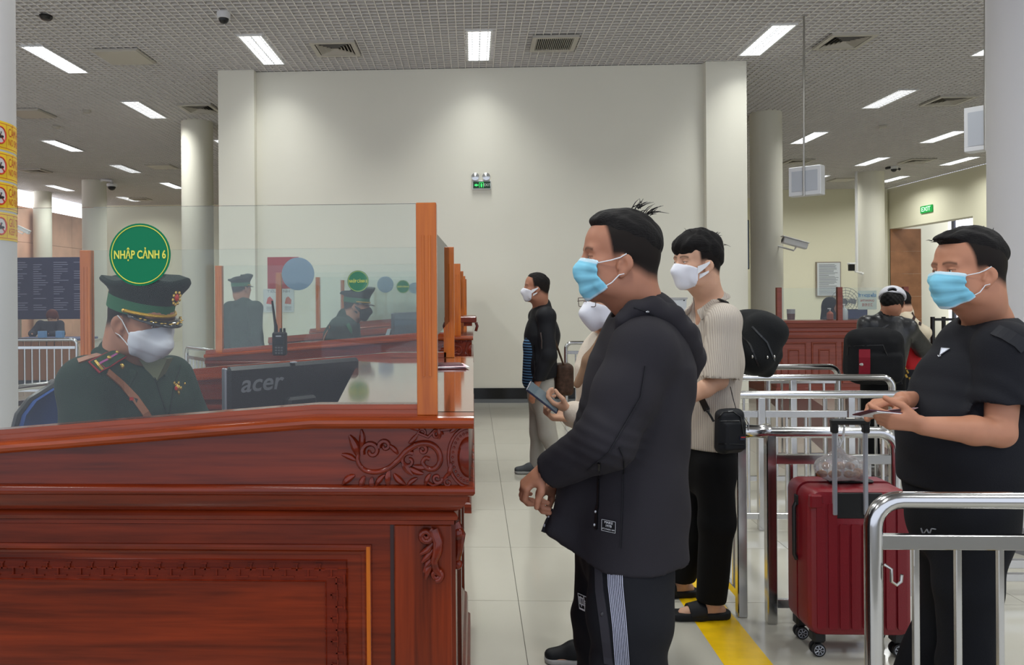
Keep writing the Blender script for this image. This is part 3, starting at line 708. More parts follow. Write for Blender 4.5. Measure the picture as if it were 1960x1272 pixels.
    for k, yy in enumerate((Y0 + .02, Y0 + D - .03)):
        one(lambda b: b.prism([(-1.722, ztop(-1.722) + .02), (XB, ZT + .02), (-.13, ZT + .02), (-.13, pz), (-1.722, pz)], yy - .004, yy + .004), 'glass_pane', GLASS, t)
        # round sign stuck on the glass
        p = (-.783, 1.581)
        sg = thing('round_sign', 'plain pale blue back of a round sign' if k else 'round green sign with yellow ring', None, (0, 0, 0)); sg.parent = t; sg.location = (0, 0, 0)
        if not k:
            f = yy - .0045
            b = MB(); b.lathe([(0, f - .001), (.0735, f - .001), (.0735, f), (0, f)], (p[0], 0, p[1]), 48, axis='y'); b.build('disc', M_green, sg)
            b = MB(); b.tube([(p[0] + .068 * math.cos(k * math.pi / 24), f - .0012, p[1] + .068 * math.sin(k * math.pi / 24)) for k in range(48)], .0011, 6, closed=True); b.build('ring', M_ylw, sg)
            text(num, .0268, M_ylw, Vector((p[0], f - .0016, p[1] - .001)), FACE_CAM, sg, sx=.70, bold=.0006, depth=.0004)
        else:
            f = yy + .0046
            b = MB(); b.lathe([(0, f), (.0735, f), (.0735, f + .001), (0, f + .001)], (p[0], 0, p[1]), 48, axis='y'); b.build('disc', M_paleblue, sg)
    one(lambda b: b.prism([(Y0 + .045, ZT + .16), (Y0 + D - .055, ZT + .16), (Y0 + D - .055, pz - .005), (Y0 + .045, pz - .045)], -.108, -.104, 'yz'), 'glass_screen', GLASS, t)
    return t
booth(1.79, 'nearest dark red wooden booth with carved frieze and glass screens', 'NHẬP CẢNH 6', None)
booth(5.28, 'second wooden booth, behind the seated officer with the white mask', 'NHẬP CẢNH 5', None)
t3 = booth(8.70, 'farthest wooden booth, against the cream block wall', 'NHẬP CẢNH 4', None, hd=False)
# raised writing ledge on the second booth
t = thing('writing_ledge', 'small raised wooden ledge on the farther end of the counter row', 'ledge', at(895, 612, 6.6))
a, c = at(874, 607, 6.6), at(912, 616, 6.6)
one(lambda b: b.box(a.x, 6.45, c.z, c.x, 6.9, a.z + .01, .008), 'ledge_top', W_red, t)
l_ = at(909, 640, 6.6); one(lambda b: [b.tube([(c.x - .005, 6.5, c.z), (c.x + .006, 6.5, c.z - .03), (c.x - .006, 6.5, c.z - .07), (c.x - .012, 6.5, 1.19)], .012, 8)], 'bracket', W_carve, t, smooth=True)
# ------------------------------------------------------------------ stainless barriers
def barrier(label, p0, p1, z=.88, step=.12, bend0=True, bend1=True, r=.025, mids=0, midz=None, extra=0, group='stainless queue barriers'):
    p0 = Vector((p0[0], p0[1], 0)); p1 = Vector((p1[0], p1[1], 0)); d = p1 - p0; L = d.length; rz = math.atan2(d.y, d.x)
    t = thing('queue_barrier', label, 'barrier', p0, rz, group)
    pts = []; B = .075
    if bend0:
        pts.append((0, 0, 0))
        for i in range(7): a = math.pi / 2 * i / 6; pts.append((B - B * math.cos(a), 0, z - r - B + B * math.sin(a)))
    else: pts.append((0, 0, z - r))
    if bend1:
        for i in range(7): a = math.pi / 2 * i / 6; pts.append((L - B + B * math.sin(a), 0, z - r - B + B * math.cos(a)))
        pts.append((L, 0, 0))
    else: pts.append((L, 0, z - r))
    b = MB(); b.tube(pts, r, 20); b.build('top_tube', M_steel, t, local=True, smooth=True)
    mz = midz or z - .145
    one(lambda b: b.box(r * .6, -.012, mz - .021, L - r * .6 + extra, .012, mz + .021, .002), 'mid_rail', M_steel, t, local=True)
    one(lambda b: b.box(r * .6, -.012, .07, L - r * .6, .012, .108, .002), 'bottom_rail', M_steel, t, local=True)
    n = max(2, int(round(L / step)))
    bm = MB().box(-.008, -.008, .1, .008, .008, mz - .02, .002); me = mkmesh('baluster', bm.V, bm.F); me.materials.append(M_steel)
    for i in range(1, n):
        o = bpy.data.objects.new('baluster', me); C.objects.link(o); o.parent = t; o.location = (L * i / n, 0, 0)
    for i in range(mids):
        x = L * (i + 1) / (mids + 1); one(lambda b: b.box(x - .022, -.022, 0, x + .022, .022, z - .04, .004), 'post', M_steel, t, local=True)
    if not bend0: one(lambda b: b.box(-.0, -.022, 0, .044, .022, z - .03, .004), 'post', M_steel, t, local=True)
    if not bend1: one(lambda b: b.box(L - .044, -.022, 0, L, .022, z - .03, .004), 'post', M_steel, t, local=True)
    return t
xfg = at(1672, 1100, 2.3).x
bf = barrier('big stainless barrier in front of the man in the black t-shirt', (xfg, 2.3), (xfg + 1.9, 2.3), z=.905, mids=0)
# hook hanging on the near barrier post
one(lambda b: b.tube([(.02, -.02, .70), (.035, -.03, .69), (.035, -.03, .655), (.05, -.03, .645), (.062, -.03, .655), (.064, -.03, .675)], .0045, 8), 'hook', M_steel2, bf, local=True, smooth=True)
def px_x(px, Y): return at(px, 800, Y).x
xa, xb = px_x(1464, 3.55), px_x(1712, 3.55)
t = barrier('stainless barrier running behind the red suitcase', (xa, 3.55), (xb, 3.55), z=.88, extra=.06, bend0=False)
one(lambda b: b.box(-.0 + L0, -.022, 0, L0 + .04, .022, .85, .004), 'post', M_steel, t, local=True) if False else None
t = barrier('short stainless barrier beside the sandals, running away from the viewer', (xa - .085, 3.6), (xa - .085, 4.9), z=.88, bend0=False, bend1=False)
b = MB(); b.tube([(-.02, 0, .855), (-.05, -.01, .86), (-.06, -.05, .86), (-.05, -.09, .86), (-.01, -.105, .86)], .03, 14); b.build('corner_elbow', M_steel, t, local=True, smooth=True)
barrier('stainless barrier just behind the young man with the cross-body pouch', (xa - .06, 4.94), (px_x(1800, 4.94), 4.94), z=.87, mids=2, bend0=False)
barrier('stainless barrier with its bent end right of the red-striped backpack', (px_x(1330, 5.94), 5.94), (px_x(1708, 5.94), 5.94), z=.87, mids=1)
barrier('stainless barrier farthest back, ending left of the red-striped backpack', (px_x(1470, 6.8), 6.8), (px_x(1604, 6.8), 6.8), z=.87)
barrier('stainless barrier by the block wall behind the woman with glasses', (px_x(1084, 9.8), 9.8), (px_x(1400, 9.8), 9.8), z=.9, mids=1)
barrier('stainless barrier right of the steel rail by the man in black trousers', (px_x(1735, 3.9), 3.9), (px_x(2060, 3.9), 3.9), z=.30)
# left hall barriers, seen through the booth glass
barrier('stainless barrier in the left hall by the round column, beyond the booths', (px_x(335, 9.2), 9.6), (px_x(411, 8.9), 8.9), z=.88)
barrier('long stainless barrier in front of the dark blue board', (px_x(20, 11.5), 11.5), (px_x(148, 11.5), 11.5), z=.88)
barrier('stainless barrier behind the seated officer, slanting away', (px_x(14, 6.2), 5.4), (px_x(118, 6.2), 6.6), z=.80)
barrier('stainless barrier right of the left wooden post in the left hall', (px_x(176, 10.6), 10.6), (px_x(212, 12.5), 12.5), z=.88)

# ------------------------------------------------------------------ yellow floor tape
tr = hitz(1480, 1272, 0).x
tag(one(lambda b: b.box(.99, 1.5, 0, tr, 6.5, .0012), 'floor_tape', M_yellow), 'wide yellow tape line stuck along the floor beside the sandals', 'tape')

# ------------------------------------------------------------------ red suitcase
M_case = mat('suitcase_red', '#7e1420', .38, bump=(260, .12)); M_rub = mat('black_rubber', '#17181a', .5); M_alu = mat('aluminium', '#b9bcc6', .35, .6)
def wheel(b, c, r, wd, ax='y'):
    pass
sx0, sx1, sy0, sy1, sz0, sz1 = 1.352, 1.762, 3.20, 3.44, .09, .685
t = thing('suitcase', 'red hard-shell suitcase with raised handle on four wheels', 'suitcase', ((sx0 + sx1) / 2, (sy0 + sy1) / 2, 0))
def rbox_sections(b, x0, x1, z0, z1, y0, y1, r, ribs=True):
    """rounded slab: outline rounded rect in xz, bulged towards y0"""
    def outline(ins):
        P = []; rr = max(r - ins, .004)
        for cx, cz, a0 in ((x1 - r, z1 - r, 0), (x0 + r, z1 - r, 90), (x0 + r, z0 + r, 180), (x1 - r, z0 + r, 270)):
            for k in range(7): a = R(a0 + 15 * k); P.append((cx + rr * math.cos(a), cz + rr * math.sin(a)))
        return P
    V = []; F = []; st = [(0, y1), (0, y0 + .03), (.003, y0 + .018), (.01, y0 + .006), (.024, y0)]; n = 28
    for ins, y in st: V += [(p[0], y, p[1]) for p in outline(ins)]
    for i in range(len(st) - 1):
        for k in range(n): F.append((i * n + k, i * n + (k + 1) % n, (i + 1) * n + (k + 1) % n, (i + 1) * n + k))
    F.append(tuple((len(st) - 1) * n + k for k in range(n))); F.append(tuple(range(n))[::-1]); b.add(V, F)
ym = (sy0 + sy1) / 2
b = MB(); rbox_sections(b, sx0, sx1, sz0, sz1, sy0, ym - .006, .05); b.build('front_shell', M_case, t, smooth=True, angle=30)
b = MB(); rbox_sections(b, sx0, sx1, sz0, sz1 + .005, -sy1, -ym - .006, .05); b.V = [Vector((v.x, -v.y, v.z)) for v in b.V]; b.build('back_shell', M_case, t, smooth=True, angle=30)
b = MB(); rbox_sections(b, sx0 + .006, sx1 - .006, sz0 + .006, sz1 - .004, ym - .04, ym + .02, .045); b.build('zip_band', M_rub, t, smooth=True, angle=30)
for i, x in enumerate([sx0 + .045 + .0455 * k for k in range(8)]):
    zt_ = sz1 - .06 if not (sx0 + .10 < x < sx1 - .10) else sz1 - .145
    b = MB(); b.prism([(x - .0175, sz0 + .04), (x - .014, sz0 + .034), (x + .014, sz0 + .034), (x + .0175, sz0 + .04), (x + .0175, zt_), (x + .014, zt_ + .006), (x - .014, zt_ + .006), (x - .0175, zt_)], sy0 - .006, sy0 + .001)
    b.build('rib', M_case, t, smooth=True, angle=25)
for sx_ in (sx0 + .002, sx1 - .052): one(lambda b: b.box(sx_, sy0 - .008, sz1 - .075, sx_ + .05, sy0 + .02, sz1 - .02, .006), 'corner_guard', M_case, t)
one(lambda b: b.box(sx0 + .10, sy0 - .004, sz1 - .115, sx1 - .12, sy0 + .01, sz1 - .012, .003), 'handle_recess', M_rub, t)
hx0, hx1 = at(1596, 900, 3.2).x, at(1655, 900, 3.2).x
for x in (hx0, hx1): one(lambda b: b.box(x - .0085, sy0 - .014, sz1 - .10, x + .0085, sy0 + .0, .935, .003), 'handle_bar', M_alu, t)
hz = at(1625, 806, 3.2).z
one(lambda b: [b.box(hx0 - .016, sy0 - .022, hz - .012, hx1 + .016, sy0 + .006, hz + .012, .006), b.box(hx0 - .014, sy0 - .02, hz - .045, hx0 + .012, sy0 + .004, hz, .004), b.box(hx1 - .012, sy0 - .02, hz - .045, hx1 + .014, sy0 + .004, hz, .004)], 'grip', M_rub, t)
one(lambda b: b.box((hx0 + hx1) / 2 - .018, sy0 - .016, hz + .010, (hx0 + hx1) / 2 + .018, sy0, hz + .016, .002), 'release_button', M_steel2, t)
one(lambda b: b.tube([(sx0 - .002, ym, sz1 - .08), (sx0 - .012, ym, sz1 - .1), (sx0 - .012, ym, sz1 - .30), (sx0 - .002, ym, sz1 - .32)], .009, 8), 'side_handle', M_rub, t, smooth=True)
one(lambda b: b.box(sx0 + .13, ym - .02, sz1 + .0, sx1 - .1, ym + .02, sz1 + .014, .006), 'top_handle', M_rub, t)
one(lambda b: b.box(sx0 - .006, ym - .016, sz1 - .09, sx0 + .004, ym + .016, sz1 - .05, .002), 'zip_puller', M_rub, t)
for (x, y) in ((sx0 + .045, sy0 + .04), (sx1 - .045, sy0 + .04), (sx0 + .045, sy1 - .04), (sx1 - .045, sy1 - .04)):
    w_ = one(lambda b: [b.box(x - .026, y - .026, .058, x + .026, y + .026, .105, .008), b.box(x - .012, y - .006, .03, x + .012, y + .006, .07, .003)], 'wheel_mount', M_rub, t)
    for s in (-1, 1):
        b = MB(); b.lathe([(.008, -.006), (.02, -.007), (.0265, -.006), (.0275, 0), (.0265, .006), (.02, .007), (.008, .006)], (x, y + s * .014, .0275), 24, axis='y'); q = b.build('wheel', M_rub, t, smooth=True)
        b = MB()
        for k in range(7): a = k * 2 * math.pi / 7; b.box(-.0, 0, 0, 0, 0, 0) if False else b.tube([(x + .004 * math.cos(a), y + s * .0215, .0275 + .004 * math.sin(a)), (x + .019 * math.cos(a), y + s * .0215, .0275 + .019 * math.sin(a))], .0022, 5)
        b.tube([(x + .0195 * math.cos(k * .3927), y + s * .0213, .0275 + .0195 * math.sin(k * .3927)) for k in range(16)], .0013, 5, closed=True)
        b.build('hub_cap', M_alu, q, smooth=True)

# ------------------------------------------------------------------ walkie-talkie
M_radio = mat('radio_black', '#0d0e10', .45)
p = at(534, 690, 3.44); z0 = 1.216
t = thing('walkie_talkie', 'black walkie-talkie with a tall antenna standing on the booth rail', 'radio', (p.x, 3.46, z0))
one(lambda b: b.box(-.032, -.018, 0, .030, .018, .105, .006), 'body', M_radio, t, local=True)
one(lambda b: b.tube([(-.018, 0, .1), (-.018, 0, .13), (-.022, 0, .15), (-.034, 0, .245)], [.009, .008, .006, .0045], 10), 'antenna', M_radio, t, local=True, smooth=True)
for x in (.004, .02): one(lambda b: b.cyl((x, 0, .1), (x, 0, .122), .0065, 12, .005), 'knob', M_radio, t, local=True)
one(lambda b: b.box(-.02, -.0195, .05, .018, -.0178, .075, .001), 'display', mat('radio_screen', '#2b2f33', .15), t, local=True)
b = MB()
for r_ in range(3):
    for c_ in range(3): b.box(-.018 + c_ * .013, -.0205, .008 + r_ * .012, -.009 + c_ * .013, -.0178, .015 + r_ * .012, .001)
o = b.build('keypad', mat('key_grey', '#4b4d50', .5), t, local=True); o['kind'] = 'stuff'
one(lambda b: b.box(-.014, -.0195, .085, .010, -.0178, .090), 'badge', mat('badge_grey', '#9a9da1', .4), t, local=True)

# passports and papers on the counter
M_pass = mat('passport_cover', '#4a1626', .45); M_paper = mat('paper_white', '#e4e4e6', .6)
t = thing('travel_papers', 'stack of maroon passport and papers lying on the near counter top', 'papers', (-.09, 3.0, 1.2045))
t.rotation_euler = (0, 0, R(8))
one(lambda b: b.box(-.07, -.10, 0, .05, .07, .004, .001), 'booklet', M_pass, t, local=True)
one(lambda b: b.prism([(-.06, -.09), (.065, -.085), (.06, .08), (-.055, .075)], .0045, .0065, 'xy'), 'sheet', M_paper, t, local=True)
one(lambda b: b.prism([(-.05, -.07), (.05, -.10), (.06, .04), (-.02, .06)], .007, .0085, 'xy'), 'sheet', mat('paper_pink', '#d8b9c0', .6), t, local=True)
one(lambda b: b.box(-.065, -.06, .009, .045, .05, .013, .001), 'booklet', M_pass, t, local=True)

# ------------------------------------------------------------------ monitor on the officer's desk
M_mon = mat('monitor_plastic', '#15161a', .42); M_monedge = mat('monitor_edge', '#9a9ca6', .35, .3)
A = at(437, 703, 2.58); Bp = at(690, 685, 2.98)
d = (Bp - A); d.z = 0; Wm = d.length; rz = math.atan2(d.y, d.x)
t = thing('computer_monitor', 'black computer monitor seen from behind on the booth desk', 'monitor', (A.x + d.x / 2, A.y + d.y / 2, .77), rz)
zt_ = A.z - .77
def mon(b): b.box(-Wm / 2, 0, zt_ - .34, Wm / 2, .035, zt_, .012)
one(mon, 'casing', M_mon, t, local=True)
one(lambda b: b.box(-Wm / 2 - .006, .012, zt_ - .342, -Wm / 2 + .004, .037, zt_ - .004, .003), 'bezel', M_monedge, t, local=True)
one(lambda b: b.box(-Wm / 2 + .01, .0355, zt_ - .33, Wm / 2 - .01, .038, zt_ - .01), 'screen', mat('screen_glow', '#8fa6c8', .3, emit=('#9db6dc', .6)), t, local=True)
one(lambda b: b.box(-.06, -.03, zt_ - .30, .06, .01, zt_ - .12, .01), 'rear_bulge', M_mon, t, local=True)
one(lambda b: b.box(-.03, -.03, 0, .03, -.005, zt_ - .2, .005), 'stand', M_mon, t, local=True)
b = MB(); b.lathe([(.12, 0), (.12, .008), (.1, .014), (0, .016)], (0, 0, 0), 28); b.build('foot', M_mon, t, local=True, smooth=True)
one(lambda b: b.box(-.03, -.004, zt_ - .001, -.01, .012, zt_ + .003), 'vent_clip', M_alu, t, local=True)
text('acer', .085, mat('logo_silver', '#8f959c', .3, .5), Vector((-Wm / 2 + .125, -.001, zt_ - .062)), FACE_CAM, t, 'maker_lettering', sx=1.1, bold=.0012, local=True, shear=.2)

# booth 2: monitor and tablet glimpsed through the glass
def small_monitor(px, py0, py1, Y, w_, rz, label, col='#5e6a74'):
    a = at(px, py0, Y); t = thing('computer_monitor', label, 'monitor', (a.x, Y, .77), rz)
    h = a.z - .77
    one(lambda b: b.box(-w_ / 2, 0, h - .3, w_ / 2, .03, h, .006), 'casing', mat('mon_grey', '#41464c', .5), t, local=True)
    one(lambda b: b.box(-w_ / 2 + .01, -.004, h - .29, w_ / 2 - .01, .001, h - .01), 'screen', mat('screen_off', col, .2), t, local=True)
    one(lambda b: [b.box(-.03, .01, 0, .03, .03, h - .2), b.box(-.1, -.06, 0, .1, .1, .012, .003)], 'stand', M_mon, t, local=True)
small_monitor(785, 597, 640, 6.0, .45, R(62), 'grey monitor facing the officer with the black mask')
a = at(738, 642, 5.9)
tag(one(lambda b: b.prism([(a.x - .03, a.z - .09), (a.x + .01, a.z - .09), (a.x + .045, a.z + .05), (a.x + .02, a.z + .05)], 5.85, 5.95), 'card_reader', mat('reader_white', '#b9c4cc', .4)), 'pale passport reader standing in front of the officer with black mask', 'reader')

# ------------------------------------------------------------------ office chairs
M_blue = mat('chair_blue', '#1c3d78', .85, bump=(200, .2))
def office_chair(x, y, rz, label, zb=.62, s=1.0):
    t = thing('office_chair', label, 'chair', (x, y, 0), rz, 'blue office chairs')
    P = []
    V = []; F = []; n = 10; m = 10
    for side in (0, 1):
        for j in range(m + 1):
            v = j / m; hw = .22 * (1 - .75 * abs(2 * v - 1) ** 5) * (.9 + .1 * v)
            for i in range(n + 1):
                u = 2 * i / n - 1; V.append((-.22 - .03 * side - .03 * math.sin(v * 3) + .05 * u * u, u * hw, zb + .42 * v - .1))
    k = (n + 1) * (m + 1)
    for j in range(m):
        for i in range(n):
            a = j * (n + 1) + i; F.append((a, a + 1, a + n + 2, a + n + 1)); F.append((k + a, k + a + n + 1, k + a + n + 2, k + a + 1))
    rim = [i for i in range(n + 1)] + [j * (n + 1) + n for j in range(1, m + 1)] + [m * (n + 1) + i for i in range(n - 1, -1, -1)] + [j * (n + 1) for j in range(m - 1, 0, -1)]
    for q in range(len(rim)): a, c = rim[q], rim[(q + 1) % len(rim)]; F.append((a, c, c + k, a + k))
    b = MB(); b.add(V, F); b.build('backrest', M_blue, t, local=True, smooth=True, angle=60)
    b = MB(); b.tube([V[i + k] for i in rim], .014, 8, closed=True); b.build('back_frame', M_black, t, local=True, smooth=True)
    zs_ = zb - .26; one(lambda b: b.box(-.22, -.23, zs_, .24, .23, zs_ + .07, .03), 'seat', M_blue, t, local=True, smooth=True, angle=60)
    one(lambda b: b.tube([(-.1, 0, zb - .27), (-.26, 0, zb - .22), (-.27, 0, zb)], .018, 8), 'back_support', M_black, t, local=True)
    one(lambda b: b.cyl((0, 0, .08), (0, 0, zb - .26), .025), 'gas_column', M_black, t, local=True)
    for q in range(5):
        a = q * 2 * math.pi / 5; l = one(lambda b: b.tube([(0, 0, .1), (.27 * math.cos(a), .27 * math.sin(a), .065)], [.025, .014], 8), 'leg', M_black, t, local=True)
        b = MB(); b.lathe([(0, -.01), (.026, -.01), (.026, .01), (0, .01)], (.27 * math.cos(a), .27 * math.sin(a), .027), 14, axis='y'); b.build('castor', M_black, l, local=True)
pc = at(110, 780, 2.6)
office_chair(-1.24, 2.66, R(-12), 'blue fabric office chair behind the seated officer in the nearest booth', zb=.86)
pc = at(574, 650, 6.3); office_chair(pc.x + .28, 6.25, 0, 'blue office chair behind the officer with the black mask', zb=.78)

# ------------------------------------------------------------------ right hall counter
YC = 11.3; cx0 = px_x(1482, YC); cx1 = px_x(1745, YC); zc_ = at(1482, 615, YC).z
t = thing('hall_counter', 'reddish wooden quarantine counter with a glass screen in the right hall', 'counter', ((cx0 + cx1) / 2, YC + .6, 0))
one(lambda b: [b.box(cx0 + .06, YC + .06, 0, cx1 - .06, YC + .1, zc_ - .02), b.box(cx0 + .06, YC + .1, 0, cx0 + .1, YC + 1.6, zc_ - .02), b.box(cx1 - .1, YC + .1, 0, cx1 - .06, YC + 1.6, zc_ - .02)], 'carcass', W_panel2, t)
one(lambda b: [b.box(cx0, YC, zc_ - .03, cx1, YC + .45, zc_ + .01, .008), b.box(cx0, YC + .45, zc_ - .03, cx0 + .4, YC + 1.6, zc_ + .01, .008)], 'counter_top', W_panel2, t)
one(lambda b: b.sweep([(cx0 + .06, YC + 1.6), (cx0 + .06, YC + .06), (cx1 - .06, YC + .06)], [(0, zc_ - .25), (.02, zc_ - .24), (.025, zc_ - .21), (.01, zc_ - .2), (.01, zc_ - .16), (.025, zc_ - .15), (.01, zc_ - .14), (.01, zc_ - .1), (.03, zc_ - .09), (.04, zc_ - .03)], [(-1, 0), (-1, -1), (0, -1)]), 'cornice', W_panel2, t)
one(lambda b: b.sweep([(cx0 + .06, YC + 1.6), (cx0 + .06, YC + .06), (cx1 - .06, YC + .06)], [(0, .12), (.015, .11), (.02, 0)], [(-1, 0), (-1, -1), (0, -1)]), 'plinth', W_panel2, t)
wd = (cx1 - cx0 - .2) / 4
for i in range(4):
    x = cx0 + .12 + i * wd
    one(lambda b: [b.rectframe(x, x + wd - .06, .18, zc_ - .3, [(0, 0), (.005, .015), (.02, .012), (.03, 0)], YC + .06), b.rectframe(x + .10, x + wd - .16, .28, zc_ - .4, [(0, 0), (.005, .012), (.015, .01), (.025, 0)], YC + .06), ], 'panel', W_panel2, t)
zg = at(1490, 550, YC).z
for px in (1492, 1608, 1760):
    x = px_x(px, YC + .05) if px < 1700 else cx1 - .05; one(lambda b: b.box(x - .035, YC + .02, zc_, x + .035, YC + .08, zg, .003), 'post', W_panel2, t)
one(lambda b: b.box(px_x(1496, YC), YC + .04, zc_ + .02, cx1 - .08, YC + .05, zg - .01), 'glass_pane', GLASS, t)
one(lambda b: b.box(cx0 - .02, YC + .1, zc_ + .02, cx0 - .01, YC + 1.6, zg - .01), 'glass_pane', GLASS, t) if False else None
M_signp = mat('acrylic_sign', '#c9d3c8', .3); 
t = thing('counter_notice', 'square notice with blue and red writing on the quarantine counter glass', 'notice', at(1675, 600, YC + .3))
a, c = at(1642, 556, YC + .3), at(1678, 592, YC + .3)
one(lambda b: b.box(a.x, YC + .3, c.z, c.x, YC + .306, a.z), 'sheet', M_signp, t)
MIR = Matrix.Diagonal((-1, 1, 1))
text('KIỂM DỊCH Y TẾ', .055, mat('ink_blue', '#4c86b8', .5), Vector(((a.x + c.x) / 2, YC + .298, a.z - .075)), MIR @ FACE_CAM, t, sx=.62, bold=.002)
text('QUARANTINE', .045, mat('ink_red', '#c06a5a', .5), Vector(((a.x + c.x) / 2, YC + .298, a.z - .145)), MIR @ FACE_CAM, t, sx=.7)
text('卫生检疫', .05, mat('ink_red', '#c06a5a', .5), Vector(((a.x + c.x) / 2, YC + .298, a.z - .21)), MIR @ FACE_CAM, t, sx=.8)
# things on the quarantine counter
p = at(1617, 612, YC + .2); t = thing('pump_bottle', 'white hand sanitizer pump bottle on the quarantine counter', 'bottle', (p.x, YC + .22, zc_ + .01))
b = MB(); b.lathe([(.045, 0), (.05, .02), (.05, .13), (.035, .16), (.018, .17), (.018, .185)], n=20); b.build('body', mat('bottle_white', '#d8dde0', .35), t, local=True, smooth=True)
one(lambda b: [b.cyl((0, 0, .185), (0, 0, .22), .007), b.box(-.04, -.01, .215, .015, .01, .232, .004)], 'pump', M_white, t, local=True)
p = at(1601, 612, YC + .1); t = thing('pump_bottle', 'orange pump bottle left of the white one on the counter', 'bottle', (p.x, YC + .3, zc_ + .01))
b = MB(); b.lathe([(.04, 0), (.045, .01), (.045, .09), (.03, .11), (.014, .12), (.014, .13)], n=20); b.build('body', mat('bottle_orange', '#b04f1e', .35), t, local=True, smooth=True)
one(lambda b: [b.cyl((0, 0, .13), (0, 0, .16), .006), b.box(-.035, -.008, .155, .012, .008, .17, .003)], 'pump', M_white, t, local=True)
p = at(1514, 606, YC + 1.2); t = thing('small_cup', 'small brown cup with a pale lid on the quarantine counter', 'cup', (p.x, YC + 1.2, zc_ - .02))
b = MB(); b.lathe([(.055, 0), (.06, .1)], n=16); b.build('body', mat('cup_brown', '#6b3a30', .5), t, local=True); b = MB(); b.lathe([(.062, .1), (.062, .17), (0, .172)], n=16); b.build('lid', mat('cup_lid', '#a9a4a8', .5), t, local=True)
b_ = mat('box_blue', '#2c3a66', .5)
p = at(1642, 604, YC + .3); t = thing('desk_monitor', 'dark blue monitor lying low beside the mirrored notice', 'monitor', (p.x + .08, YC + .5, zc_ + .01))
one(lambda b: b.box(-.2, 0, 0, .16, .03, .15, .005), 'casing', M_mon, t, local=True); one(lambda b: b.box(-.19, -.003, .01, .15, .001, .14), 'screen', b_, t, local=True)
# standing fan behind the counter
pf = at(1616, 578, 13.15); t = thing('standing_fan', 'grey standing fan behind the quarantine counter', 'fan', (pf.x, 13.15, 0))
b = MB()
for k in range(5): rr = .06 + .045 * k; b.tube([(rr * math.cos(a), -.05 + .0 * k, pf.z + rr * math.sin(a)) for a in [i * math.pi / 12 for i in range(24)]], .004, 5, closed=True)
for k in range(16): a = k * math.pi / 8; b.tube([(.04 * math.cos(a), -.06, pf.z + .04 * math.sin(a)), (.24 * math.cos(a), -.04, pf.z + .24 * math.sin(a))], .003, 4)
o = b.build('cage', mat('fan_grey', '#6d6f70', .4), t, local=True); o['kind'] = 'stuff'
for k in range(3): a0 = k * 2.09; one(lambda b: b.prism([(.03 * math.cos(a0), pf.z + .03 * math.sin(a0)), (.18 * math.cos(a0 - .25), pf.z + .18 * math.sin(a0 - .25)), (.2 * math.cos(a0 + .2), pf.z + .2 * math.sin(a0 + .2)), (.12 * math.cos(a0 + .6), pf.z + .12 * math.sin(a0 + .6))], -.02, -.014), 'blade', mat('fan_blade', '#8f9294', .4), t, local=True)
one(lambda b: [b.cyl((0, .0, pf.z), (0, .12, pf.z), .06), b.cyl((0, .05, 0), (0, .05, pf.z), .018)], 'motor', mat('fan_grey', '#6d6f70', .4), t, local=True)
b = MB(); b.lathe([(.2, 0), (.2, .03), (.03, .05)], (0, .05, 0), 24); b.build('base', mat('fan_grey', '#6d6f70', .4), t, local=True)
# black screen edge and display by the right hall column
a, c = at(1425, 420, 13.0), at(1437, 515, 13.0); t = thing('wall_display', 'black display panel mostly hidden behind the block wall edge', 'display', (c.x - .5, 13.1, c.z))
one(lambda b: b.box(c.x - 1.0, 13.05, c.z, c.x, 13.15, a.z, .01), 'casing', M_black, t); one(lambda b: b.box(c.x - .98, 13.04, c.z + .02, c.x - .02, 13.052, a.z - .02), 'screen', mat('screen_off', '#5e6a74', .2), t)
one(lambda b: b.cyl((c.x - .5, 13.1, 0), (c.x - .5, 13.1, c.z + .1), .04), 'stand', M_black, t)
# belt stanchions in the lobby opening
for k, (px, lab) in enumerate(((1785, 'black belt stanchion behind the man in the black t-shirt'), (1806, 'second black belt stanchion, closer to the man in the black t-shirt'))):
    p = at(px, 606, 12.0 + k); t = thing('belt_stanchion', lab, 'stanchion', (p.x, 12.0 + k, 0), group='belt stanchions')
    one(lambda b: b.cyl((0, 0, .02), (0, 0, p.z), .03), 'post', M_black, t, local=True)
    b = MB(); b.lathe([(.17, 0), (.17, .02), (.05, .04)], n=24); b.build('base', M_black, t, local=True)
    if k == 0: one(lambda b: b.box(.03, -.003, p.z - .06, 1.2, .003, p.z - .02), 'belt', M_black, t, local=True)
# white board seen between the two men
a, c = at(1279, 570, 9.2), at(1314, 608, 9.2); t = thing('notice_board', 'small white board standing between the two nearest men', 'board', ((a.x + c.x) / 2, 9.2, 0))
one(lambda b: b.box(a.x - .1, 9.19, c.z, c.x, 9.22, a.z, .004), 'board', mat('board_white', '#c9cdd2', .4), t)
one(lambda b: b.box(a.x - .11, 9.18, a.z - .015, c.x + .01, 9.23, a.z + .005), 'edge', M_steel2, t); one(lambda b: b.cyl((a.x, 9.21, 0), (a.x, 9.21, c.z + .02), .015), 'leg', M_steel2, t); one(lambda b: b.cyl((c.x - .03, 9.21, 0), (c.x - .03, 9.21, c.z + .02), .015), 'leg', M_steel2, t)
one(lambda b: b.cyl((c.x - .03, 9.186, a.z - .03), (c.x - .03, 9.192, a.z - .03), .008), 'stud', M_black, t)

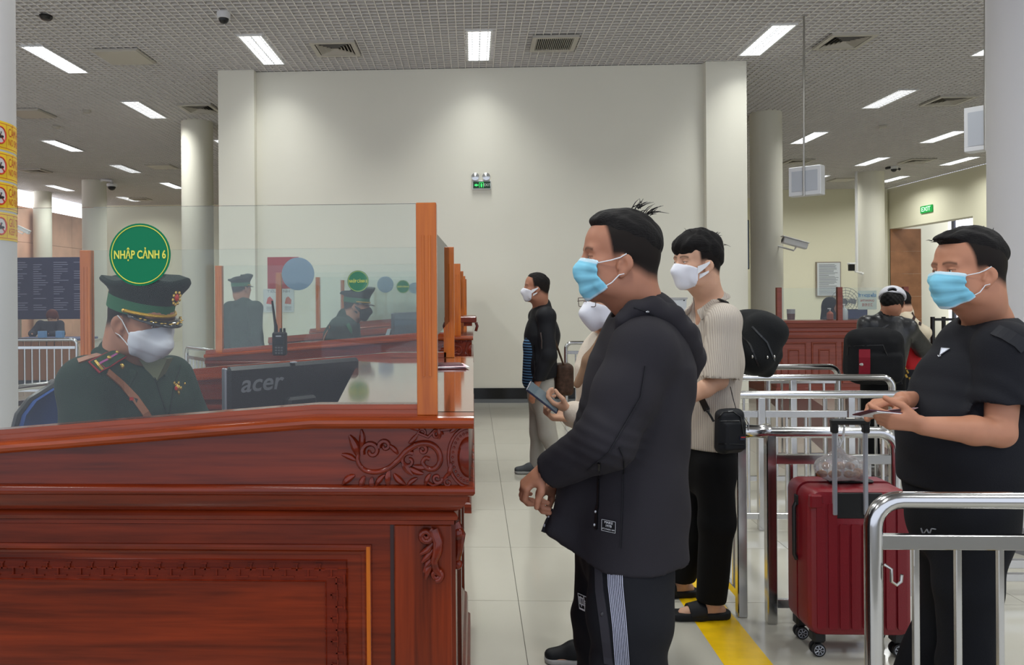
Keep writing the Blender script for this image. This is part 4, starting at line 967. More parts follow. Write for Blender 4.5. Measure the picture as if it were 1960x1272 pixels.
# ------------------------------------------------------------------ left hall
YL = 17.0
a, c = at(20, 493, YL), at(176, 610, YL); t = thing('information_board', 'wide dark blue board of small white writing in the left hall', 'board', ((a.x + c.x) / 2, YL, 0))
one(lambda b: b.box(a.x, YL - .04, c.z, c.x, YL + .04, a.z, .01), 'board', mat('board_navy', '#23264a', .35), t)
for x in (a.x + .2, c.x - .2): one(lambda b: b.box(x - .03, YL - .02, 0, x + .03, YL + .02, c.z + .05), 'leg', M_steel2, t)
b = MB(); r3 = random.Random(5)
for cidx in range(4):
    for k in range(22):
        if r3.random() < .85: x = a.x + .08 + cidx * (c.x - a.x) / 4; z = a.z - .12 - k * .05; b.box(x, YL - .0435, z, x + r3.uniform(.12, .34), YL - .04, z + .014)
o = b.build('small_writing', mat('board_text', '#8386a0', .5), t); o['kind'] = 'stuff'
for i, (pxa, pxb, Y, col) in enumerate(((36, 140, 13.2, '#7a4a2a'),)):
    a_, c_ = at(pxa - 20, 640, Y), at(pxb + 8, 720, Y); t = thing('reception_desk', 'long wooden desk under the dark blue board in the left hall', 'desk', ((a_.x + c_.x) / 2, Y + .3, 0))
    n = 9; ww = (c_.x - a_.x) / n
    for k in range(n): one(lambda b: b.box(a_.x + k * ww + .01, Y, .06, a_.x + (k + 1) * ww - .01, Y + .03, .74, .004), 'front_panel', mat('desk_wood', '#8a5a34', .4), t)
    one(lambda b: b.box(a_.x - .03, Y - .03, .74, c_.x + .03, Y + .7, .78, .006), 'desk_top', mat('desk_top_blue', '#5a5f86', .4), t)
    one(lambda b: b.box(a_.x, Y + .03, 0, c_.x, Y + .6, .06), 'plinth', M_black, t)
for px, lab in ((78, 'pale blue box on the left hall desk, left one'), (112, 'pale blue box on the left hall desk, right one')):
    p = at(px, 630, 13.4); t = one(lambda b: b.box(p.x - .06, 13.4, .78, p.x + .06, 13.5, .9, .006), 'tissue_box', mat('tissue_blue', '#6f9cc8', .5)); tag(t, lab, 'box', 'boxes on the left hall desk')
# ------------------------------------------------------------------ smooth-blended solids -> one continuous surface
f32 = np.float32
class SDF:
    def __init__(s, lo, hi, v):
        s.v = v; s.lo = np.array(lo, f32); s.n = np.maximum(4, np.ceil((np.array(hi) - np.array(lo)) / v).astype(int) + 1)
        s.F = np.full(s.n, 9.0, f32); s.ax = [s.lo[i] + v * np.arange(s.n[i], dtype=f32) for i in range(3)]
    def win(s, lo, hi):
        a = np.clip(np.floor((np.array(lo) - s.lo) / s.v).astype(int), 0, s.n); b = np.clip(np.ceil((np.array(hi) - s.lo) / s.v).astype(int) + 1, 0, s.n)
        if (b <= a).any(): return None
        sl = tuple(slice(int(a[i]), int(b[i])) for i in range(3))
        return sl, s.ax[0][sl[0]][:, None, None], s.ax[1][sl[1]][None, :, None], s.ax[2][sl[2]][None, None, :]
    def comb(s, sl, d, k, op):
        F = s.F[sl]
        if op == 'sub': d = -d; F2 = -F; 
        else: F2 = F
        if op == 'int': s.F[sl] = np.maximum(F, d); return
        if k > 0:
            h = np.maximum(k - np.abs(F2 - d), 0) / k; r = np.minimum(F2, d) - h * h * k * .25 if op != 'sub' else None
            if op == 'sub': h = np.maximum(k - np.abs(F - d), 0) / k; s.F[sl] = np.maximum(F, d) + h * h * k * .25; return
        else:
            if op == 'sub': s.F[sl] = np.maximum(F, d); return
            r = np.minimum(F2, d)
        s.F[sl] = r
    def cone(s, a, b, r1, r2, k=.02, fl=None, op='add'):
        """tapered capsule; fl = (direction, factor): thinner along that direction"""
        a = np.array(a, f32); b = np.array(b, f32); R_ = max(r1, r2) * 1.02; m = R_ + k + 2 * s.v
        W = s.win(np.minimum(a, b) - m, np.maximum(a, b) + m)
        if W is None: return s
        sl, X, Y, Z = W; d = b - a; L2 = float(d.dot(d)) + 1e-12
        px, py, pz = X - a[0], Y - a[1], Z - a[2]
        t = np.clip((px * d[0] + py * d[1] + pz * d[2]) / L2, 0, 1)
        qx, qy, qz = px - t * d[0], py - t * d[1], pz - t * d[2]
        q2 = qx * qx + qy * qy + qz * qz
        if fl:
            n = np.array(fl[0], f32); n = n / np.linalg.norm(n); c = qx * n[0] + qy * n[1] + qz * n[2]; q2 = q2 + (fl[1] ** 2 - 1) * c * c
        s.comb(sl, np.sqrt(q2) - (r1 + t * (r2 - r1)), k, op); return s
    def chain(s, P, Rr, k=.02, fl=None):
        for i in range(len(P) - 1): s.cone(P[i], P[i + 1], Rr[i], Rr[i + 1], k, fl)
        return s
    def ell(s, c, r, k=.01, M=None, op='add'):
        c = np.array(c, f32); r = np.array(r, f32); m = float(r.max()) + k + 2 * s.v
        W = s.win(c - m, c + m)
        if W is None: return s
        sl, X, Y, Z = W; x, y, z = X - c[0], Y - c[1], Z - c[2]
        if M is not None:
            M = np.array(M, f32); x, y, z = M[0, 0] * x + M[1, 0] * y + M[2, 0] * z, M[0, 1] * x + M[1, 1] * y + M[2, 1] * z, M[0, 2] * x + M[1, 2] * y + M[2, 2] * z
        k0 = np.sqrt((x / r[0]) ** 2 + (y / r[1]) ** 2 + (z / r[2]) ** 2); k1 = np.sqrt((x / r[0] ** 2) ** 2 + (y / r[1] ** 2) ** 2 + (z / r[2] ** 2) ** 2) + 1e-9
        s.comb(sl, k0 * (k0 - 1) / k1, k, op); return s
    def box(s, c, h, rad=.01, k=.01, M=None, op='add'):
        c = np.array(c, f32); h = np.array(h, f32); m = float(np.linalg.norm(h)) + k + 2 * s.v
        W = s.win(c - m, c + m)
        if W is None: return s
        sl, X, Y, Z = W; x, y, z = X - c[0], Y - c[1], Z - c[2]
        if M is not None:
            M = np.array(M, f32); x, y, z = M[0, 0] * x + M[1, 0] * y + M[2, 0] * z, M[0, 1] * x + M[1, 1] * y + M[2, 1] * z, M[0, 2] * x + M[1, 2] * y + M[2, 2] * z
        qx, qy, qz = np.abs(x) - h[0] + rad, np.abs(y) - h[1] + rad, np.abs(z) - h[2] + rad
        d = np.sqrt(np.maximum(qx, 0) ** 2 + np.maximum(qy, 0) ** 2 + np.maximum(qz, 0) ** 2) + np.minimum(np.maximum(np.maximum(qx, qy), qz), 0) - rad
        s.comb(sl, d, k, op); return s
    def half(s, p, n):
        """keep the side the normal points away from"""
        n = np.array(n, f32); n = n / np.linalg.norm(n); X, Y, Z = s.ax[0][:, None, None], s.ax[1][None, :, None], s.ax[2][None, None, :]
        s.F = np.maximum(s.F, (X - p[0]) * n[0] + (Y - p[1]) * n[1] + (Z - p[2]) * n[2]); return s
    def disp(s, fn, lo=None, hi=None):
        W = s.win(lo if lo is not None else s.lo, hi if hi is not None else s.lo + s.v * s.n); 
        if W is None: return s
        sl, X, Y, Z = W; s.F[sl] = s.F[sl] + fn(X, Y, Z).astype(f32); return s
    def mesh(s, name):
        F = s.F; F[0] = F[-1] = np.maximum(.001, F[0]) * 0 + .01; F[:, 0] = F[:, -1] = .01; F[:, :, 0] = F[:, :, -1] = .01
        ins = F < 0; nx, ny, nz = F.shape; keyf = lambda i, j, k: (i.astype(np.int64) * ny + j) * nz + k
        E = []
        for ax in range(3):
            a = [slice(None)] * 3; b = [slice(None)] * 3; a[ax] = slice(0, -1); b[ax] = slice(1, None)
            I = np.nonzero(ins[tuple(a)] != ins[tuple(b)]); I = [q.astype(np.int64) for q in I]
            J = list(I); J[ax] = J[ax] + 1; f0 = F[tuple(I)]; f1 = F[tuple(J)]; t = f0 / (f0 - f1)
            P = np.stack([q.astype(f32) for q in I], 1); P[:, ax] += t
            u, v = (ax + 1) % 3, (ax + 2) % 3; cells = []
            for du, dv in ((0, 0), (1, 0), (1, 1), (0, 1)):
                c = [q.copy() for q in I]; c[u] -= du; c[v] -= dv; cells.append(keyf(*c))
            E.append((cells, P, ins[tuple(I)]))
        allk = np.concatenate([c for e in E for c in e[0]])
        if len(allk) == 0: return mkmesh(name, [], [])
        uk, inv = np.unique(allk, return_inverse=True)
        acc = np.zeros((len(uk), 3)); cnt = np.bincount(inv, minlength=len(uk)); o = 0; quads = []
        for cells, P, flip in E:
            idx = []
            for c in cells:
                ii = inv[o:o + len(c)]; o += len(c); idx.append(ii)
                for q in range(3): acc[:, q] += np.bincount(ii, weights=P[:, q], minlength=len(uk))
            Q = np.stack(idx, 1); Q[~flip] = Q[~flip][:, ::-1]; quads.append(Q)
        V = acc / cnt[:, None] * s.v + s.lo; Q = np.concatenate(quads)
        me = bpy.data.meshes.new(name); me.vertices.add(len(V)); me.vertices.foreach_set('co', V.astype(f32).ravel())
        me.loops.add(len(Q) * 4); me.loops.foreach_set('vertex_index', Q.astype(np.int32).ravel())
        me.polygons.add(len(Q)); me.polygons.foreach_set('loop_start', np.arange(0, len(Q) * 4, 4, dtype=np.int32))
        try: me.polygons.foreach_set('loop_total', np.full(len(Q), 4, np.int32))
        except Exception: pass
        me.polygons.foreach_set('use_smooth', np.ones(len(Q), bool)); me.update(calc_edges=True); me.validate()
        return me
    def build(s, name, m, parent):
        me = s.mesh(name); return link(name, me, m, parent)
def relax(me, it=2, lam=.5):
    n = len(me.vertices); co = np.empty(n * 3, f32); me.vertices.foreach_get('co', co); co = co.reshape(-1, 3)
    ne = len(me.edges); e = np.empty(ne * 2, np.int32); me.edges.foreach_get('vertices', e); e = e.reshape(-1, 2)
    deg = np.bincount(e.ravel(), minlength=n).astype(f32)[:, None] + 1e-9
    for _ in range(it):
        acc = np.zeros((n, 3), f32)
        for q in range(3): acc[:, q] = np.bincount(e[:, 0], weights=co[e[:, 1], q], minlength=n) + np.bincount(e[:, 1], weights=co[e[:, 0], q], minlength=n)
        co = co + lam * (acc / deg - co)
    me.vertices.foreach_set('co', co.astype(f32).ravel()); me.update()
def vcol(me, fn, name='tone'):
    """paint a real-colour mask (stubble, brows) from vertex positions; fn(co Nx3)->N values 0..1"""
    n = len(me.vertices); co = np.empty(n * 3, f32); me.vertices.foreach_get('co', co); co = co.reshape(-1, 3)
    a = me.attributes.new(name, 'FLOAT', 'POINT'); a.data.foreach_set('value', np.clip(fn(co), 0, 1).astype(f32))
def mask_mat(name, c0, c1, rough=.55, attr='tone', bump=None, sss=0):
    m = mat(name, c0, rough, bump=bump); nt = m.node_tree; b = nt.nodes['Principled BSDF']
    if nt.nodes.get('msk'): return m
    at_ = nt.nodes.new('ShaderNodeAttribute'); at_.attribute_name = attr; at_.name = 'msk'
    mx = nt.nodes.new('ShaderNodeMix'); mx.data_type = 'RGBA'; mx.inputs[6].default_value = srgb(c0); mx.inputs[7].default_value = srgb(c1)
    nz = nt.nodes.new('ShaderNodeTexNoise'); nz.inputs['Scale'].default_value = 18
    tc = nt.nodes.new('ShaderNodeTexCoord'); nt.links.new(tc.outputs['Object'], nz.inputs['Vector'])
    hv = nt.nodes.new('ShaderNodeHueSaturation'); mr = nt.nodes.new('ShaderNodeMapRange'); mr.inputs[3].default_value = .88; mr.inputs[4].default_value = 1.1
    nt.links.new(nz.outputs['Fac'], mr.inputs[0]); nt.links.new(mr.outputs[0], hv.inputs['Value'])
    nt.links.new(at_.outputs['Fac'], mx.inputs[0]); nt.links.new(mx.outputs[2], hv.inputs['Color']); nt.links.new(hv.outputs[0], b.inputs['Base Color'])
    sp = nt.nodes.new('ShaderNodeMapRange'); sp.inputs[3].default_value = .30 if sss else .2; sp.inputs[4].default_value = .05; nt.links.new(at_.outputs['Fac'], sp.inputs[0]); nt.links.new(sp.outputs[0], b.inputs['Specular IOR Level'])
    if sss: b.inputs['Subsurface Weight'].default_value = sss; b.inputs['Subsurface Radius'].default_value = (.012, .005, .003)
    return m

# ------------------------------------------------------------------ people
def V3(*a): return np.array(a, float)
def unit(v): v = np.array(v, float); return v / (np.linalg.norm(v) + 1e-12)
def rotm(yaw, pitch=0, roll=0):
    """columns: forward, left, up of a head/body that looks along +x, turned by yaw about z, pitched (positive = looks down), rolled"""
    return np.array(Matrix.Rotation(yaw, 3, 'Z') @ Matrix.Rotation(pitch, 3, 'Y') @ Matrix.Rotation(roll, 3, 'X'))
class Head:
    """head-local frame: x forward, y left, z up, origin between the ears; scale 1 = 0.235 m tall"""
    def __init__(s, c, yaw, pitch=0, roll=0, sc=1.0): s.c = np.array(c, float); s.M = rotm(yaw, pitch, roll); s.s = sc
    def w(s, x, y, z): return s.c + s.M @ (np.array([x, y, z], float) * s.s)
    def loc(s, P): return ((P - s.c) @ s.M) / s.s
    def E(s, S, c, r, k=.012, op='add', rot=None):
        M = s.M if rot is None else s.M @ np.array(rot)
        S.ell(s.w(*c), np.array(r) * s.s, k * s.s, M, op)
    def K(s, S, a, b, r1, r2, k=.01, op='add', fl=None): S.cone(s.w(*a), s.w(*b), r1 * s.s, r2 * s.s, k * s.s, op=op, fl=(s.M @ np.array(fl[0]), fl[1]) if fl else None)
def RY(d): return Matrix.Rotation(R(d), 3, 'Y')
def RZ(d): return Matrix.Rotation(R(d), 3, 'Z')
def RX(d): return Matrix.Rotation(R(d), 3, 'X')
def head_solid(S, H, fat=1.0, fine=True):
    H.E(S, (-.008, 0, .038), (.094, .078, .088), .02)
    H.E(S, (.03, 0, .045), (.062, .064, .062), .02)
    H.E(S, (.030, 0, -.028), (.060, .062 * fat, .072), .02)
    H.E(S, (.022, 0, -.068), (.056, .055 * fat, .042), .02)
    H.E(S, (.066, 0, -.088), (.024, .028, .022), .02)
    for s_ in (-1, 1):
        H.E(S, (.062, s_ * .040, -.016), (.026, .024 * fat, .020), .02)
        H.E(S, (.03, s_ * .05 * fat, -.055), (.04, .014, .035), .02)
        if fine:
            H.E(S, (.080, s_ * .026, .022), (.011, .022, .0085), .02)
    if fine:
        for s_ in (-1, 1): H.E(S, (.098, s_ * .031, .004), (.017, .018, .011), .012, 'sub')
    H.K(S, (.085, 0, .012), (.106, 0, -.026), .009, .0125, .012)
    H.K(S, (-.040, 0, -.005), (-.040, 0, -.075), .054, .052, .03)
    if fine:
        for s_ in (-1, 1):
            H.E(S, (.094, s_ * .0125, -.030), (.011, .008, .008), .006)
            H.E(S, (.0765, s_ * .031, .004), (.0135, .0155, .0125), .003)
            H.E(S, (.0915, s_ * .031, .0020), (.006, .012, .0016), .002, 'sub')
        H.E(S, (.088, 0, -.052), (.010, .022, .006), .008); H.E(S, (.086, 0, -.063), (.010, .019, .006), .006)
    for s_ in (-1, 1):
        rot = RZ(s_ * -25) @ RY(12)
        H.E(S, (.009, s_ * .078, -.015), (.0175, .0065, .0275), .006, rot=rot)
        H.E(S, (.001, s_ * .082, -.008), (.0165, .007, .0225), .004, rot=rot)
        if fine:
            H.E(S, (.012, s_ * .0872, -.012), (.0100, .0075, .0165), .004, 'sub', rot=rot)
            H.K(S, (.020, s_ * .077, -.024), (.018, s_ * .079, -.008), .004, .003, .004)
        H.E(S, (.012, s_ * .077, -.039), (.009, .005, .009), .005, rot=rot)
def stubble_fn(H, S_):
    """fade of clipped hair on the sides of the head, eyebrows"""
    def fn(P):
        L = H.loc(P); x, y, z = L[:, 0], L[:, 1], L[:, 2]
        lo_ = np.interp(x, [-.12, -.06, -.02, .01, .035, .052, .065], [-.060, -.050, -.030, -.006, -.008, .026, .042])
        side = np.clip((z - lo_) / .026, 0, 1) * (.94 + .06 * np.clip((z - lo_ - .005) / .03, 0, 1))
        front = np.clip((.050 + .25 * (z - .05) - x) / .010, 0, 1)
        front = np.maximum(front, (z > .098))
        ear = (np.abs(y) > .0775 + 0 * z) & (z < .014) & (x > -.022) & (x < .034)
        sb = side * front * (~ear)
        br = .85 * np.exp(-((z - .0225 - .004 * np.cos((np.abs(y) - .03) * 80)) / .0042) ** 2) * (np.abs(y) > .010) * (np.abs(y) < .050) * (x > .055)
        lash = np.exp(-((z - .0055) / .0018) ** 2) * (np.abs(np.abs(y) - .031) < .015) * (x > .078)
        return np.maximum(sb, np.maximum(br * .95, lash * .9) * S_)
    return fn
def hair_cap(H, v, style, name, m, parent):
    """thick hair on top, cut to the hairline"""
    S = SDF(H.c - .19 * H.s, H.c + .19 * H.s, v)
    s = H.s
    T = style.get('t', .014)
    H.E(S, (-.008, 0, .040), (.094 + T * .6, .078 + T * .5, .086 + T), .02)
    H.E(S, (.028, 0, .052), (.062 + T * .7, .064 + T * .4, .060 + T), .02)
    for e in style.get('extra', ()): H.E(S, e[0], e[1], .02, rot=e[2] if len(e) > 2 else None)
    X, Y, Z = S.ax[0][:, None, None], S.ax[1][None, :, None], S.ax[2][None, None, :]
    dx, dy, dz = X - H.c[0], Y - H.c[1], Z - H.c[2]; M = H.M
    lx = (M[0, 0] * dx + M[1, 0] * dy + M[2, 0] * dz) / s; ly = (M[0, 1] * dx + M[1, 1] * dy + M[2, 1] * dz) / s; lz = (M[0, 2] * dx + M[1, 2] * dy + M[2, 2] * dz) / s
    # lower limit: height as function of x (front hairline -> temples -> nape)
    xp, zp = style['line']; lim = np.interp(lx.ravel(), xp, zp).reshape(lx.shape).astype(f32)
    tp = style.get('taper', .05); S.F += (style.get('td', T + .001) * s * np.clip(1 - (lz - lim) / tp, 0, 1) ** 1.3).astype(f32)
    S.F = np.maximum(S.F, (lim - lz) * s * .8)
    if 'front' in style: S.F = np.maximum(S.F, (lx - style['front']) * s)
    # combed locks
    a = style.get('lock', .0022); fr = style.get('freq', 150)
    S.F += (a * s * np.clip((lz - lim) / .03, 0, 1) * (np.sin(ly * fr + 6 * np.sin(lx * 23) + 2 * np.sin(lz * 31)) + .6 * np.sin(ly * fr * 1.9 + lx * 40 + 3 * np.sin(lz * 50)) + .5 * np.sin(lx * fr * .8 + 5 * np.sin(ly * 60)))).astype(f32)
    me = S.mesh(name); relax(me, 1, .4)
    o = link(name, me, m, parent)
    return o
def tufts(H, spots, m, parent, n=14, L=.03, seed=1):
    r = random.Random(seed); b = MB()
    for (x, y, z, dx, dy, dz, sp) in spots:
        for i in range(n):
            p = H.w(x + r.uniform(-sp, sp), y + r.uniform(-sp, sp), z + r.uniform(-sp, sp) * .3)
            d = H.M @ unit((dx + r.uniform(-.5, .5), dy + r.uniform(-.5, .5), dz + r.uniform(-.3, .3))); l = L * r.uniform(.5, 1.2) * H.s
            q = p + d * l; bend = H.M @ np.array([r.uniform(-.2, .2), r.uniform(-.2, .2), -.25]) * l
            b.tube([p, p + d * l * .5 + bend * .2, q + bend], [.0016, .0011, .0003], 4)
    o = b.build('loose_hair', m, parent); o['kind'] = 'stuff'; return o
def face_mask(H, v, kind, parent, m, m_loop, sf=1.0):
    """surgical pleated mask or folded respirator, with ear loops"""
    S = SDF(H.c - .19 * H.s, H.c + .19 * H.s, v); s = H.s
    bul = {'surgical': .012, 'kf': .030, 'cloth': .012, 'kn': .026}[kind]
    H.E(S, (.030, 0, -.028), (.064, .067 * sf, .076), .02); H.E(S, (.024, 0, -.066), (.061, .061 * sf, .047), .02)
    for sd in (-1, 1): H.E(S, (.060, sd * .041 * sf, -.018), (.030, .028 * sf, .024), .02); H.E(S, (.03, sd * .052 * sf, -.055), (.044, .018, .038), .02)
    if kind == 'surgical':
        H.E(S, (.052, 0, -.040), (.060, .050 * sf, .056), .02); H.K(S, (.090, 0, -.004), (.106, 0, -.034), .012, .016, .02); H.E(S, (.064, 0, -.084), (.032, .036, .030), .02)
    elif kind in ('kf', 'kn'):
        H.K(S, (.085, 0, .0), (.118, 0, -.038), .012, .012, .03); H.E(S, (.062, 0, -.045), (.060, .042 * sf, .052), .03); H.K(S, (.118, 0, -.042), (.075, 0, -.098), .010, .014, .03)
    else:
        H.E(S, (.058, 0, -.040), (.058, .048 * sf, .054), .02); H.K(S, (.09, 0, -.002), (.112, 0, -.034), .012, .016, .02); H.E(S, (.064, 0, -.085), (.030, .034, .028), .02)
    X, Y, Z = S.ax[0][:, None, None], S.ax[1][None, :, None], S.ax[2][None, None, :]
    dx, dy, dz = X - H.c[0], Y - H.c[1], Z - H.c[2]; M = H.M
    lx = (M[0, 0] * dx + M[1, 0] * dy + M[2, 0] * dz) / s; ly = (M[0, 1] * dx + M[1, 1] * dy + M[2, 1] * dz) / s; lz = (M[0, 2] * dx + M[1, 2] * dy + M[2, 2] * dz) / s
    ay = np.abs(ly)
    if kind == 'surgical':
        top = .004 - .30 * np.clip(.108 - lx, 0, .08); bot = -.110 + .98 * np.clip(.078 - lx, 0, .06); back = np.interp(lz.ravel(), [-.10, -.07, -.045, -.02, .0], [.040, .043, .069, .072, .068]).reshape(lz.shape)
    elif kind in ('kf', 'kn'):
        top = .006 - .55 * np.clip(.10 - lx, 0, .08); bot = -.116 + .75 * np.clip(.080 - lx, 0, .08); back = .044
    else:
        top = -.002 - .35 * np.clip(.104 - lx, 0, .08); bot = -.112 + .60 * np.clip(.07 - lx, 0, .08); back = .046
    cut = np.maximum(np.maximum(lz - top, bot - lz), back - lx) * s
    S.F = np.maximum(S.F, cut.astype(f32))
    if kind == 'surgical':
        S.F += (.0010 * s * np.tanh(3 * np.sin(np.arctan2(lz + .042, lx - .020) * 17 + 1.0)) * np.clip((lx - .045) / .03, 0, 1)).astype(f32)
    elif kind == 'kf': S.F += (.0012 * s * np.tanh(4 * np.sin((lz + .035 + .3 * (lx - .1)) * 75))).astype(f32)
    me = S.mesh('face_mask'); relax(me, 2, .5)
    if kind == 'surgical':
        vcol(me, lambda P: np.clip((H.loc(P)[:, 2] - (.004 - .30 * np.clip(.108 - H.loc(P)[:, 0], 0, .08) - .011)) / .003, 0, 1) + np.clip(((-.110 + .98 * np.clip(.078 - H.loc(P)[:, 0], 0, .06) + .009) - H.loc(P)[:, 2]) / .003, 0, 1))
    o = link('face_mask', me, m, parent)
    tr = BVHTree.FromPolygons([v.co + worg(o) for v in me.vertices], [tuple(p.vertices) for p in me.polygons])
    def side(x, z, sd):
        for dx in (0, .006, .012, .02, .03):
            p0 = Vector(H.w(x + dx, sd * .16, z)); h = tr.ray_cast(p0, (Vector(H.w(x + dx, 0, z)) - p0).normalized())
            if h[0]: L = H.loc(np.array(h[0])[None])[0]; return L
        return np.array([x, sd * .06, z])
    for sd in (-1, 1):
        zt, zb = {'surgical': (-.012, -.068), 'kf': (-.030, -.062), 'kn': (-.030, -.066), 'cloth': (-.030, -.062)}[kind]
        ct = side(.070 if kind == 'surgical' else .046, zt, sd); cb = side(.046, zb, sd)
        if kind == 'cloth':
            for (a, c) in ((ct, (.004, sd * .084, .004)), (cb, (.008, sd * .084, -.034))):
                b = MB(); n = 6; Vv = []; Ff = []
                for i in range(n + 1):
                    f = i / n; p = np.array(a) * (1 - f) + np.array(c) * f; p[1] += sd * .006 * math.sin(math.pi * f); hw = (.016 if a is ct else .011) * (1 - f) + .004 * f
                    for q in (-1, 1): Vv.append(tuple(H.w(p[0], p[1] + sd * .001, p[2] + q * hw)))
                for i in range(n): Ff.append((2 * i, 2 * i + 1, 2 * i + 3, 2 * i + 2))
                b.add(Vv, Ff); q = b.raw('ear_loop', m_loop, o); md = q.modifiers.new('thick', 'SOLIDIFY'); md.thickness = .002
        else:
            b = MB(); b.tube([H.w(*ct), H.w(.040, sd * (.074 * sf + .001), zt + .008), H.w(.018, sd * .081, .004), H.w(.004, sd * .086, .014)], .0016, 6)
            b.tube([H.w(*cb), H.w(.034, sd * (.070 * sf + .001), zb + .008), H.w(.018, sd * .080, -.040), H.w(.006, sd * .084, -.036)], .0016, 6)
            b.build('ear_loop', m_loop, o, smooth=True)
    return o
def eyes(H, parent, look=0):
    b = MB()
    for s_ in (-1, 1):
        c = H.w(.0770, s_ * .031, .0035); b.ell(c, (.0118 * H.s,) * 3, 16, 10)
    o = b.build('eyeballs', mat('eye_white', '#cfc8c0', .2), parent, smooth=True)
    b = MB()
    for s_ in (-1, 1):
        d = unit((1, look, -.05)); c = H.w(.0770 + d[0] * .0072, s_ * .031 + d[1] * .0072, .0030 + d[2] * .0072); b.ell(c, (.0052 * H.s,) * 3, 12, 8)
    b.build('irises', mat('iris_dark', '#120a07', .15), o, smooth=True)

def hand(S, wr, d, pn, side, curl=.5, sc=1.0, spread=.0, thumb=(.5, .7), k=.006, tips=None):
    """wr wrist, d direction of the metacarpals, pn palm normal (the way the palm faces), side +1 = thumb on +cross side"""
    wr = np.array(wr, float); d = unit(d); pn = unit(np.array(pn) - d * np.dot(pn, d)); u = np.cross(d, pn) * side     # towards the thumb
    L = .085 * sc
    for q in (-1.1, -.35, .4, 1.1):
        S.cone(wr + u * q * .010 * sc + d * .005, wr + d * L * (1 - .04 * q * q) + u * q * .017 * sc, .0135 * sc, .0105 * sc, .012 * sc, fl=(pn, 1.15))
    S.cone(wr + u * .012 * sc + d * .01, wr + d * .045 * sc + u * .026 * sc + pn * .008 * sc, .013 * sc, .012 * sc, .012 * sc)
    F = []
    for i, (q, ln) in enumerate(((1.1, .072), (.4, .080), (-.35, .074), (-1.1, .060))):
        c = curl if not hasattr(curl, '__len__') else curl[i]
        p = wr + d * L * (1 - .04 * q * q) + u * q * .018 * sc; dd = unit(d + u * spread * q); r = (.0098, .0100, .0095, .0085)[i] * sc; a = 0
        for seg, (fr, kk) in enumerate(((.45, .8), (.30, 1.1), (.25, .8))):
            a += c * kk * 1.3; v = dd * math.cos(a) + pn * math.sin(a); q2 = p + v * ln * fr * sc
            S.cone(p, q2, r, r * .92, .0035 * sc); p = q2; r *= .92
        F.append(p)
    # thumb
    p = wr + d * .028 * sc + u * .026 * sc + pn * .006 * sc; v = unit(d * thumb[1] + u * thumb[0] + pn * .45)
    q2 = p + v * .036 * sc; S.cone(p, q2, .0125 * sc, .0108 * sc, .008 * sc); v2 = unit(d * 1.0 + u * (thumb[0] * .2) + pn * .45); q3 = q2 + v2 * .028 * sc; S.cone(q2, q3, .0106 * sc, .0092 * sc, .003 * sc)
    v3 = unit(v2 + pn * .3); S.cone(q3, q3 + v3 * .02 * sc, .0092 * sc, .008 * sc, .003 * sc)
    return F, q3
def folds(seed, amp, fr=9.0, ax=(1, 1, 1)):
    r = random.Random(seed); c = [(r.uniform(-1, 1), r.uniform(-1, 1), r.uniform(-1, 1), r.uniform(0, 6.28), r.uniform(.7, 2.2)) for _ in range(6)]
    def fn(X, Y, Z):
        w1 = .06 * np.sin(X * 13 + Y * 9 + seed) + .06 * np.sin(Z * 11 + Y * 7 + 2 * seed)
        o = 0
        for (a, b, d, ph, f) in c: o = o + np.sin((a * ax[0] * X + b * ax[1] * Y + d * ax[2] * Z + w1) * fr * f * 2.2 + ph) / (f + .5)
        return amp * o * .5
    return fn
SK = {'warm': ('#b47e63', '#221e1c'), 'tan': ('#a5725a', '#221e1c'), 'light': ('#c69a80', '#1c1817')}
def skin(kind='warm'): return mask_mat('skin_' + kind, SK[kind][0], SK[kind][1], .5, sss=.08)
M_hair = mat('hair_black', '#0d0a0a', .68, bump=(420, .5, (.12, 1, .5)))
M_mwhite = mat('mask_white', '#d9dae2', .8); M_loop = mat('loop_white', '#dcdee2', .7)
M_msurg = mask_mat('mask_surgical', '#7fc4dd', '#c3ddea', .75)
M_sole = mat('shoe_sole', '#9a9a98', .6); M_shoe = mat('shoe_black', '#121316', .6)
